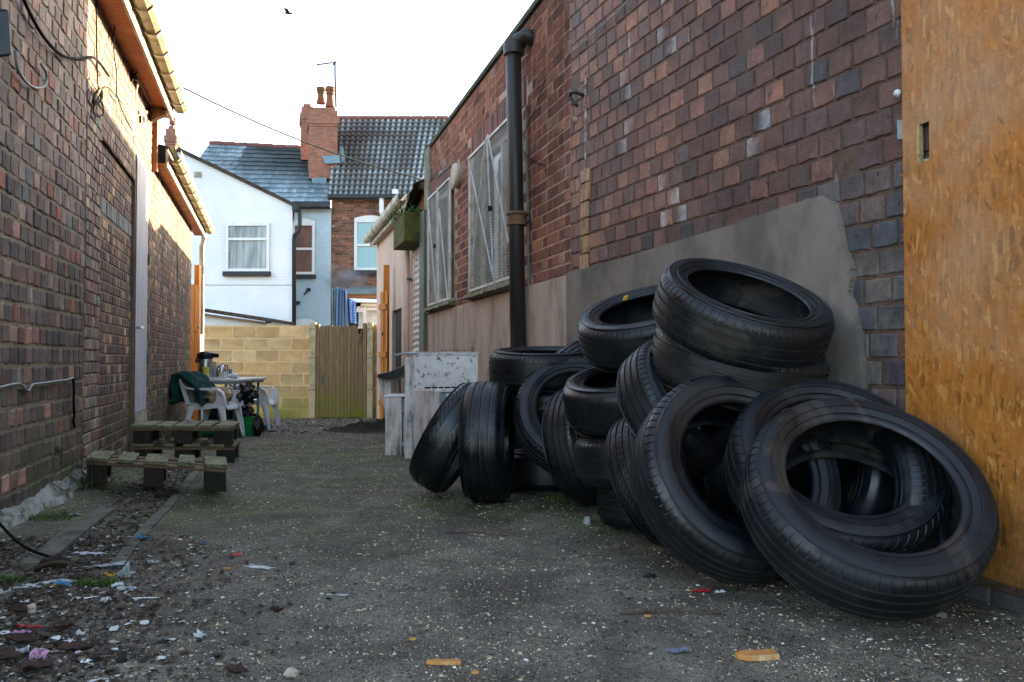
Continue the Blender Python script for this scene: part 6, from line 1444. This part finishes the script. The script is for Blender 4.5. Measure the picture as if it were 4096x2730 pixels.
mb = MB(); mb.box((q.x-.0045, q.y, q.z), (q.x+.015, q.y+.06, q.z+.115)); mb.build('blue_side', M['blue'], T, bevel=.002)
blob('crumpled_paper', 'crumpled white paper towel at the right end of the table top', 'paper', onT(935, 10.2)+Vector((0, 0, .03)), (.065, .06, .03), 'upvc', 5.5, .5, 2.5, 36)
mb = MB(); mb.box((-3.93, 10.06, TT+.001), (-3.70, 10.2, TT+.012)); tag(mb.build('paper_sheet', M['upvc'], origin=(-3.8, 10.1, TT)), 'flat white sheet lying under the yellow cup', 'paper')
# ------------------------------------------------------------------ kerbs, litter, plants
def strip(name, label, X0, t, w_, Y0, Y1, h, gaps=(), mat='kerb'):
    T = thing(name, label, 'kerb', (X0+t*(Y0+Y1)/2, (Y0+Y1)/2, gh(X0+t*(Y0+Y1)/2, (Y0+Y1)/2)))
    y = Y0; rr = random.Random(int(X0*100)); k = 0
    while y < Y1:
        L = rr.uniform(.75, .95); e = min(Y1, y+L-.012); mb = MB(); n = 10; vs = []
        for i in range(n+1):
            yy = y+(e-y)*i/n; x = X0+t*yy; z = gh(x, yy)+h+.004*noise.noise(Vector((yy*6, k, 0))); j = .006*noise.noise(Vector((yy*10, 3, k))); dz = rr.uniform(-.001, .001)
            vs += [(x-w_/2+j, yy, z-.06), (x-w_/2+.006+j, yy, z), (x+w_/2-.006+j, yy, z+dz), (x+w_/2+j, yy, z-.06)]
        mb.add(vs, [(4*i+a, 4*i+a+1, 4*i+5+a, 4*i+4+a) for i in range(n) for a in range(3)]+[(0, 1, 2, 3), (4*n+3, 4*n+2, 4*n+1, 4*n)])
        mb.build('kerb_stone', M[mat], T, fixn=True); y += L; k += 1
strip('channel_kerb', 'thin concrete edging on the alley side of the dirt filled channel', -.655, -.27, .06, 2.9, 7.0, .008)
strip('channel_kerb', 'wider concrete edging on the wall side of the dirt filled channel', -.96, -.27, .11, 2.95, 4.1, .016)
def crumple(name, label, cat, u, v, w_, d_, h, mat, seed, rz=0, stuff=None, c=None, res=9):
    q = c or G(u, v); q = Vector((q.x, q.y, gh(q.x, q.y))); mb = MB(); rr = random.Random(seed); ca, sa = cos(rz), sin(rz)
    n = res; sc = Vector((seed*1.37, seed*.71, 0)); big = max(w_, d_)
    def f(i, j):
        x = (i-.5)*w_; y = (j-.5)*d_; r_ = max(abs(i-.5), abs(j-.5))*2
        x *= 1+.7*noise.noise(sc+Vector((i*2.5, j*2.5, 0))); y *= 1+.9*noise.noise(sc+Vector((i*2.5, j*2.5, 7)))
        z = h*(.15+.85*abs(noise.noise(sc+Vector((i*2.1, j*2.1, 3)))*1.5))+h*.3*noise.noise(sc+Vector((i*4.5, j*4.5, 1)))
        return q+Vector((x*ca-y*sa, x*sa+y*ca, max(.003, z)))
    mb.grid(n, n, f); o = mb.build(name, M[mat] if isinstance(mat, str) else mat, origin=q, smooth=False, solid=.0012, fixn=False)
    return tag(o, label, cat)
def px(n, v): return n*(v-1439)/(.75*FX)*(FX/3200)*0+n
L_ = [
 ('blue_scrap', 'twisted scrap of bright blue plastic on the kerb edge', 'litter', 572, 2163, .045, .03, .022, 'blue', 1),
 ('blue_scrap', 'tiny blue plastic scrap alone on the gravel right of the kerb', 'litter', 820, 2180, .012, .012, .012, 'blue', 2),
 ('sweet_wrapper', 'red and white sweet wrapper in the middle of the alley gravel', 'wrapper', 948, 2221, .04, .02, .008, 'red', 3),
 ('sweet_wrapper', 'shiny red and yellow wrapper in front of the two big leaning tyres', 'wrapper', 2805, 2374, .055, .02, .014, 'red', 4),
 ('crisp_packet', 'blue part of a blue and yellow crisp packet among the litter', 'packet', 250, 2348, .045, .02, .018, 'blue', 5),
 ('yellow_scrap', 'yellow torn scrap beside the blue crisp packet', 'litter', 222, 2352, .025, .018, .012, 'yellow', 6),
 ('orange_peel', 'curled orange peel beside the grass tuft', 'peel', 445, 2312, .025, .018, .02, 'yellow', 7),
 ('plastic_sheet', 'long dirty grey white plastic sheet across the litter', 'plastic', 190, 2340, .16, .05, .012, 'paper', 8),
 ('paper_scrap', 'white torn paper at the end of a twig, above the grass tuft', 'paper', 610, 2256, .04, .02, .015, 'paper', 9),
 ('plastic_film', 'greyish clear plastic film over the dirt in the channel', 'plastic', 400, 2270, .14, .05, .015, 'clear', 10),
 ('paper_wrap', 'pale green folded paper strip across the kerb', 'paper', 350, 2215, .11, .025, .008, 'white_wall', 11),
 ('tissue', 'white crumpled tissue in the foreground gravel, left of centre', 'tissue', 800, 2552, .03, .018, .018, 'paper', 12),
 ('tissue', 'frayed white tissue below the yellow straw among the litter', 'tissue', 428, 2420, .025, .02, .02, 'paper', 13),
 ('paper_wrap', 'white torn wrapper on the gravel near the bottom left', 'paper', 345, 2655, .022, .012, .008, 'upvc', 14),
 ('pink_wrapper', 'pale pink wrapper lying in the litter at the left', 'wrapper', 90, 2537, .045, .018, .01, 'pink', 15),
 ('red_strip', 'torn red and pink strip of plastic above the pink wrapper', 'litter', 110, 2514, .06, .014, .012, 'red', 16),
 ('clear_bottle', 'crushed clear plastic cup with ribs standing in the litter', 'cup', 497, 2320, .035, .03, .07, 'clear', 17),
 ('plastic_film', 'clear plastic scrap with a blue corner below the crushed cup', 'plastic', 510, 2370, .04, .03, .02, 'clear', 18),
 ('plastic_film', 'thin grey clear film lying flat on the gravel, centre left', 'plastic', 1040, 2270, .10, .03, .006, 'clear', 19),
 ('plastic_film', 'long thin clear film on the gravel, centre', 'plastic', 1350, 2382, .07, .02, .005, 'clear', 20),
 ('pink_ball', 'crumpled pink and white paper ball among dead leaves', 'paper', 155, 2640, .035, .028, .028, 'pink', 21),
 ('grey_rag', 'small blue grey rag in the right foreground', 'rag', 2720, 2617, .055, .02, .012, 'rag', 22),
 ('white_scrap', 'white scrap of card in the left foreground beside brown leaves', 'litter', 320, 2620, .02, .01, .008, 'upvc', 23),
 ('white_scrap', 'white scrap against the front centre tyre base', 'litter', 2880, 2372, .03, .012, .008, 'white_wall', 24),
 ('brown_bag', 'grey brown paper bag end at the left frame edge', 'bag', 15, 2365, .03, .03, .02, 'paper', 25),
 ('foil_scrap', 'silver crumpled foil on the upper pallet of the stacked pair', 'foil', 0, 0, .06, .05, .03, 'paper', 26),
 ('tissue', 'white torn tissue at the far left beyond the pink wrapper', 'tissue', 20, 2460, .035, .02, .012, 'paper', 27),
 ('tissue', 'white shredded tissue at the bottom left below the pink ball', 'tissue', 90, 2620, .03, .025, .018, 'paper', 28),
 ('tissue', 'fluffy white tissue right of the dead leaves', 'tissue', 322, 2550, .025, .015, .015, 'paper', 29),
 ('red_scrap', 'orange red scrap curling between dead leaves', 'litter', 283, 2593, .016, .012, .014, 'red', 30),
 ('leaf_litter_card', 'curved white card rim half over a dead leaf', 'card', 250, 2568, .07, .016, .012, 'upvc', 31),
 ('tissue', 'dirty white tissue beyond the cement fillet in the channel', 'tissue', 300, 2055, .05, .03, .012, 'paper', 32),
 ('white_scrap', 'white scrap at the foot of the second white chair', 'litter', 1010, 1720, .12, .06, .06, 'paper', 33),
]
for name, lab, cat, u, v, w_, d_, h, mat, sd in L_:
    if name == 'foil_scrap': 
        o = crumple(name, lab, cat, 0, 0, w_, d_, h, mat, sd, c=Vector((-2.50, 6.2, 0))); o.location.z = .266; continue
    crumple(name, lab, cat, u, v, w_, d_, h, mat, sd, rz=random.uniform(-.5, .5))
def leaf(lab, u, v, s_, seed, h=.02):
    q = G(u, v); q.z = gh(q.x, q.y); rr = random.Random(seed); a = rr.uniform(-.6, .6); mb = MB(); nu, nv = 12, 8
    def f(i, j):
        x = (i-.5)*2; w_ = (1-abs(x)**1.8)*(.55+.18*noise.noise(Vector((i*9, seed, 0)))); y = (j-.5)*2*w_
        z = h*(abs(y)*1.3+.7*abs(noise.noise(Vector((i*3, j*3, seed))))+.4*x*x)
        return q+Vector(((x*cos(a)-y*sin(a))*s_, (x*sin(a)+y*cos(a))*s_, .003+z))
    mb.grid(nu, nv, f); return tag(mb.build('dead_leaf', M['leaf'], origin=q, smooth=True, solid=.001, fixn=False), lab, 'leaf', 'curled dead leaves')
for k, (lab, u, v, s_) in enumerate([
 ('large dark brown curled leaf above the pink wrapper', 65, 2460, .042), ('broad brown leaf below the pink wrapper at the left', 80, 2575, .055), ('dark curled leaf right of the pink paper ball', 300, 2615, .045),
 ('reddish leaf under the white card rim', 255, 2530, .025), ('brown leaf at the bottom left corner', 20, 2650, .05), ('long brown leaf in the foreground left of the centre line', 940, 2702, .035),
 ('small dark leaf between the orange fragments and the left litter', 1105, 2458, .02), ('dark leaf low in the left foreground', 140, 2690, .045), ('brown leaf beside the channel kerb above the litter', 330, 2330, .04)]): leaf(lab, u, v, s_, k+3)
def rock(name, lab, cat, u, v, s_, mat, seed, flat=.6, Y=None):
    q = G(u, v); q.z = gh(q.x, q.y)+s_*flat*.45
    return blob(name, lab, cat, q, (s_, s_*.8, s_*flat), mat, seed, .35, 1.6, 16, facet=True)
rock('stone', 'brown stone at the foot of the front centre tyre', 'stone', 2477, 2195, .024, 'stone', 1.2)
rock('stone', 'dark lump of tarmac in front of the front centre tyre', 'stone', 2600, 2316, .02, 'soil', 2.2, .5)
rock('stone', 'pinkish pebble left of the brown leaf in the litter', 'stone', 125, 2448, .016, 'render_pink', 3.2, .8)
rock('stone', 'pale flat pebble in the foreground near the brown leaf', 'stone', 1165, 2700, .016, 'render_pink', 4.2, .7)
rock('stone', 'small pale pebble in the right foreground by the large tyre', 'stone', 3765, 2462, .014, 'cement', 5.2, .7)
rock('stone', 'round dark stone in the left foreground', 'stone', 488, 2650, .013, 'soil', 6.2, .8)
rock('stone', 'grey mud lump beside the cable in the channel', 'stone', 215, 2265, .05, 'soil', 7.2, .45)
rock('stone', 'muddy clod under the block of the front pallet', 'stone', 650, 1985, .045, 'soil', 8.2, .5)
rock('stone', 'second muddy clod under the block of the front pallet, further right', 'stone', 690, 1975, .04, 'soil', 9.2, .6)
def slab(lab, u, v, w_, d_, h, mat, seed, rz=0, name='brick_fragment'):
    q = G(u, v); q.z = gh(q.x, q.y); rr = random.Random(seed); mb = MB(); n = 9; ring = []
    for k in range(n):
        a = 2*pi*k/n+rz; m = max(abs(cos(2*pi*k/n)), abs(sin(2*pi*k/n))); r_ = .5/m*rr.uniform(.88, 1.05); x, y = cos(2*pi*k/n)*r_*w_, sin(2*pi*k/n)*r_*d_
        ring.append((x*cos(rz)-y*sin(rz), x*sin(rz)+y*cos(rz)))
    vs = [q+Vector((x, y, 0)) for x, y in ring]+[q+Vector((x*.97, y*.97, h*rr.uniform(.9, 1.1))) for x, y in ring]
    mb.add(vs, [tuple(range(n, 2*n)), tuple(reversed(range(n)))]+[(k, (k+1) % n, n+(k+1) % n, n+k) for k in range(n)])
    return tag(mb.build(name, M[mat], origin=q, bevel=.002), lab, 'rubble')
slab('flat orange brick fragment in the right foreground, the largest loose piece', 3028, 2640, .115, .045, .014, 'rubble', 3, .1)
slab('slim orange brick sliver in the centre foreground', 1775, 2660, .085, .02, .010, 'rubble', 5, 0)
slab('tiny orange chip right of the slim brick sliver', 1900, 2695, .02, .012, .006, 'rubble', 6, .2)
slab('orange cigarette sized chip on the gravel left of the tyres', 2590, 2470, .022, .008, .006, 'rubble', 7, .1)
slab('orange chip in the left middle gravel below the red wrapper', 905, 2278, .03, .008, .006, 'rubble', 8, 0)
slab('tiny orange chip in the foreground gravel above the slim sliver', 1650, 2558, .02, .01, .006, 'rubble', 9, .1)
cup('plastic_cup', 'small upturned clear plastic cup by the shaded tyres', G(2350, 2100), .02, .0155, .036, 'clear', mx=None)
qq = G(1050, 1722)+Vector((0, 0, .04)); cup('paper_cup', 'blue and white paper cup lying by the leg of the rear chair', qq, .03, .042, .12, 'blue', mx=Matrix.Rotation(radians(80), 4, 'Y'))
def stick(lab, a, b, r, mat='stick', bend=.01, name='twig', cat='twig'):
    a, b = G(*a), G(*b); pts = []
    for k in range(7):
        t = k/6; p = a.lerp(b, t); p.z = gh(p.x, p.y)+r*.8+bend*sin(pi*t)*.5; p.x += bend*noise.noise(Vector((k, 1, 2)))*.8; pts.append(p)
    mb = MB(); mb.tube(pts, [r*(1-.4*k/6) for k in range(7)], 6); return tag(mb.build(name, M[mat], origin=a, smooth=True), lab, cat)
stick('long thin stick lying across the gravel in the centre', (1780, 2128), (2030, 2140), .003)
stick('long reddish stick in front of the front centre tyre', (2480, 2458), (2900, 2462), .004)
stick('short stick at the right below the strand board', (3830, 2440), (4010, 2468), .005)
stick('dark stick lying on the ground by the rear chair', (985, 1730), (1110, 1728), .012)
stick('white straw in the litter right of the leaves', (530, 2408), (640, 2404), .0025, 'upvc', .0, 'straw', 'straw')
stick('white lolly stick left of the yellow scrap in the litter', (335, 2402), (400, 2393), .003, 'upvc', .0, 'stick', 'stick')
stick('pale twig lying across the channel below the front pallet', (515, 2005), (650, 1998), .005)
stick('dark crooked twig in the litter under the clear film', (140, 2275), (345, 2285), .008, bend=.04)
# soil and leaf heap by the right hand gate
mb = MB(); q = G(1460, 1722)
def heap(i, j):
    x = (i-.5)*1.5; y = (j-.5)*1.3; r_ = sqrt((x/.75)**2+(y/.65)**2); h = .10*max(0, 1-r_**1.2)*(1+1.3*noise.noise(Vector((x*6, y*6, 0))))+.07*noise.noise(Vector((x*16, y*16, 3)))*max(0, 1-r_)+.03*noise.noise(Vector((x*40, y*40, 3)))*max(0, 1-r_)
    return (q.x+.15+x, q.y+y, gh(q.x+x, q.y+y)+h-.012*(r_ > 1))
mb.grid(110, 90, heap); tag(mb.build('soil_heap', M['soil'], smooth=False, origin=q, fixn=False), 'low heap of dark soil and rotting leaves near the right hand orange gate', 'heap')
# scattered dead leaf scraps and paper shreds: nobody could count these
mb = MB(); R2 = random.Random(17)
lc = [srgb(x) for x in ('#352820', '#2a211b', '#46372c', '#8f8c84', '#b4b7b6', '#1c1714', '#5f4e3a')]; lw = [6, 6, 4, 1.2, 1.2, 5, 2]
def scrap_at(x, y, s_):
    z = gh(x, y); a = R2.uniform(0, 6.28); vs = []; n = 6
    for k in range(n):
        t = a+2*pi*k/n; r_ = s_*R2.uniform(.5, 1); vs.append((x+r_*cos(t), y+r_*sin(t)*.8, z+.003+R2.uniform(0, .45)*s_))
    vs.append((x, y, z+.002+R2.uniform(0, .3)*s_)); mb.add(vs, [(k, (k+1) % n, n) for k in range(n)], R2.choices(lc, lw)[0])
for k in range(6500):
    m = R2.random()
    if m < .45:       # litter bank at the left foreground
        y = R2.uniform(1.8, 3.4); x = -.66*y+.27*y*abs(R2.gauss(0, .5));  s_ = R2.uniform(.003, .010)/max(.12, R2.random())**.4
    elif m < .62:     # channel
        y = R2.uniform(3.2, 6.0); x = -.66-.27*y-R2.uniform(.02, .34); s_ = R2.uniform(.006, .018)
    elif m < .8:      # end of the alley
        y = R2.uniform(10.5, 15.1); x = R2.uniform(-.38*y, 2.0-.31*y-.1); s_ = R2.uniform(.012, .035)
    else:             # foot of the tyres and the board
        y = R2.uniform(2.0, 6.5); x = R2.uniform(.02*y+.1 if y > 3 else .3, min(2.3-.35*y, .66*y)); s_ = R2.uniform(.004, .010)
    scrap_at(x, y, s_)
tag(mb.build('leaf_litter', M['chips'], colors=True, fixn=False), kind='stuff')
# lumps of dirt in the channel
mb = MB(); R3 = random.Random(5)
for k in range(1500):
    if k % 2: y = R3.uniform(2.0, 6.0); x = -.66-.27*y-R3.uniform(-.02, .36)
    else: y = R3.uniform(1.9, 3.3); x = -.66*y+.24*y*abs(R3.gauss(0, .5))
    s_ = R3.uniform(.003, .012); z = gh(x, y); c_ = R3.choice([srgb('#3b322b'), srgb('#2a2420'), srgb('#4e443a'), srgb('#5f574c')])
    vs = [(x+s_*R3.uniform(.6, 1)*cos(a), y+s_*R3.uniform(.6, 1)*sin(a), z) for a in (0, 1.3, 2.5, 3.8, 5.1)]+[(x+.3*s_, y, z+s_*.8), (x-.3*s_, y, z+s_*.7)]
    mb.add(vs, [(0, 1, 5), (1, 2, 5), (2, 6, 5), (2, 3, 6), (3, 4, 6), (4, 5, 6), (4, 0, 5)], c_)
tag(mb.build('dirt_clods', M['chips'], colors=True, fixn=False), kind='stuff')
# moss and grass
def tuft(name, lab, u, v, rx, ry, n, l0, l1, mat='grass', seed=1):
    q = G(u, v); q.z = gh(q.x, q.y); mb = MB(); rr = random.Random(seed)
    for k in range(n):
        a = rr.uniform(0, 6.28); r_ = rr.random()**.7; x, y = q.x+rx*r_*cos(a), q.y+ry*r_*sin(a); z = gh(x, y); l = rr.uniform(l0, l1); t = rr.uniform(0, 6.28); lean = rr.uniform(.3, 1.3)*l; w_ = rr.uniform(.0008, .002)*(1+l*6)
        nn = Vector((-sin(t), cos(t), 0))*w_; b = Vector((x, y, z)); m_ = b+Vector((cos(t)*lean*.4, sin(t)*lean*.4, l*.6)); e = b+Vector((cos(t)*lean, sin(t)*lean, l*.7))
        mb.add([b-nn, b+nn, m_+nn*.8, m_-nn*.8, e], [(0, 1, 2, 3), (3, 2, 4)])
    return tag(mb.build(name, M[mat], origin=q, fixn=False), lab, 'grass')
tuft('grass_tuft', 'bright green grass tuft among the litter', 395, 2345, .07, .035, 260, .01, .035, seed=1)
tuft('grass_tuft', 'small green tuft at the far left of the litter', 50, 2310, .06, .03, 150, .01, .03, seed=2)
tuft('grass_tuft', 'mossy green tuft beside the cement fillet', 205, 2065, .12, .10, 420, .008, .028, seed=3)
tuft('grass_tuft', 'grass tuft by the foot of the right hand gate', 1495, 1690, .16, .08, 160, .03, .09, seed=4)
tuft('ivy_weed', 'leafy weed growing at the foot of the shaded tyres', 2260, 2010, .10, .06, 120, .02, .06, 'twig_green', seed=5)
def weed():
    q = G(390, 1950); T = thing('dry_weed', 'dead bare weed stems arching over the corner of the front pallet', 'weed', q); rr = random.Random(3)
    mb = MB()
    for k in range(9):
        a = q+Vector((rr.uniform(-.1, .12), rr.uniform(-.15, .1), 0)); pts = [a]; d_ = Vector((rr.uniform(-.5, .5), rr.uniform(-.4, .4), 1)).normalized()
        for s in range(7): d_ = (d_+Vector((rr.uniform(-.3, .3), rr.uniform(-.3, .3), -.16*s*.5))).normalized(); pts.append(pts[-1]+d_*.045)
        mb.tube(pts, [.0028*(1-.09*i) for i in range(8)], 5)
    mb.build('stems', M['stick'], T, smooth=True)
    mb = MB()
    for k in range(200):
        x, y = q.x+rr.uniform(-.16, .16), q.y+rr.uniform(-.14, .10); z = gh(x, y)+rr.uniform(.0, .05); s_ = rr.uniform(.006, .014); t = rr.uniform(0, 6.28)
        mb.add([(x, y, z), (x+s_*cos(t), y+s_*sin(t), z+s_*.5), (x+s_*1.6*cos(t+.4), y+s_*1.6*sin(t+.4), z+.002), (x+s_*cos(t+.9), y+s_*sin(t+.9), z-.002)], [(0, 1, 2, 3)])
    mb.build('leaves', M['twig_green'], T, fixn=False)
weed()
# leaves lying on the pallet tops
mb = MB(); rr = random.Random(30)
for k in range(60):
    if k % 2: x = rr.uniform(-2.8, -2.1); y = 6.0+rr.uniform(.0, .35); z = .2625
    else: x = rr.uniform(-2.45, -1.65); y = 4.72-.36*(x+2.5)+rr.uniform(.02, .30); z = .1795
    s_ = rr.uniform(.004, .012); mb.add([(x+s_*cos(a)*rr.uniform(.6, 1), y+s_*sin(a), z+rr.uniform(0, .004)) for a in (0, 1.3, 2.6, 3.9, 5.1)], [(0, 1, 2, 3, 4)], rr.choices(lc, lw)[0])
tag(mb.build('leaf_scraps', M['chips'], colors=True, fixn=False), kind='stuff')
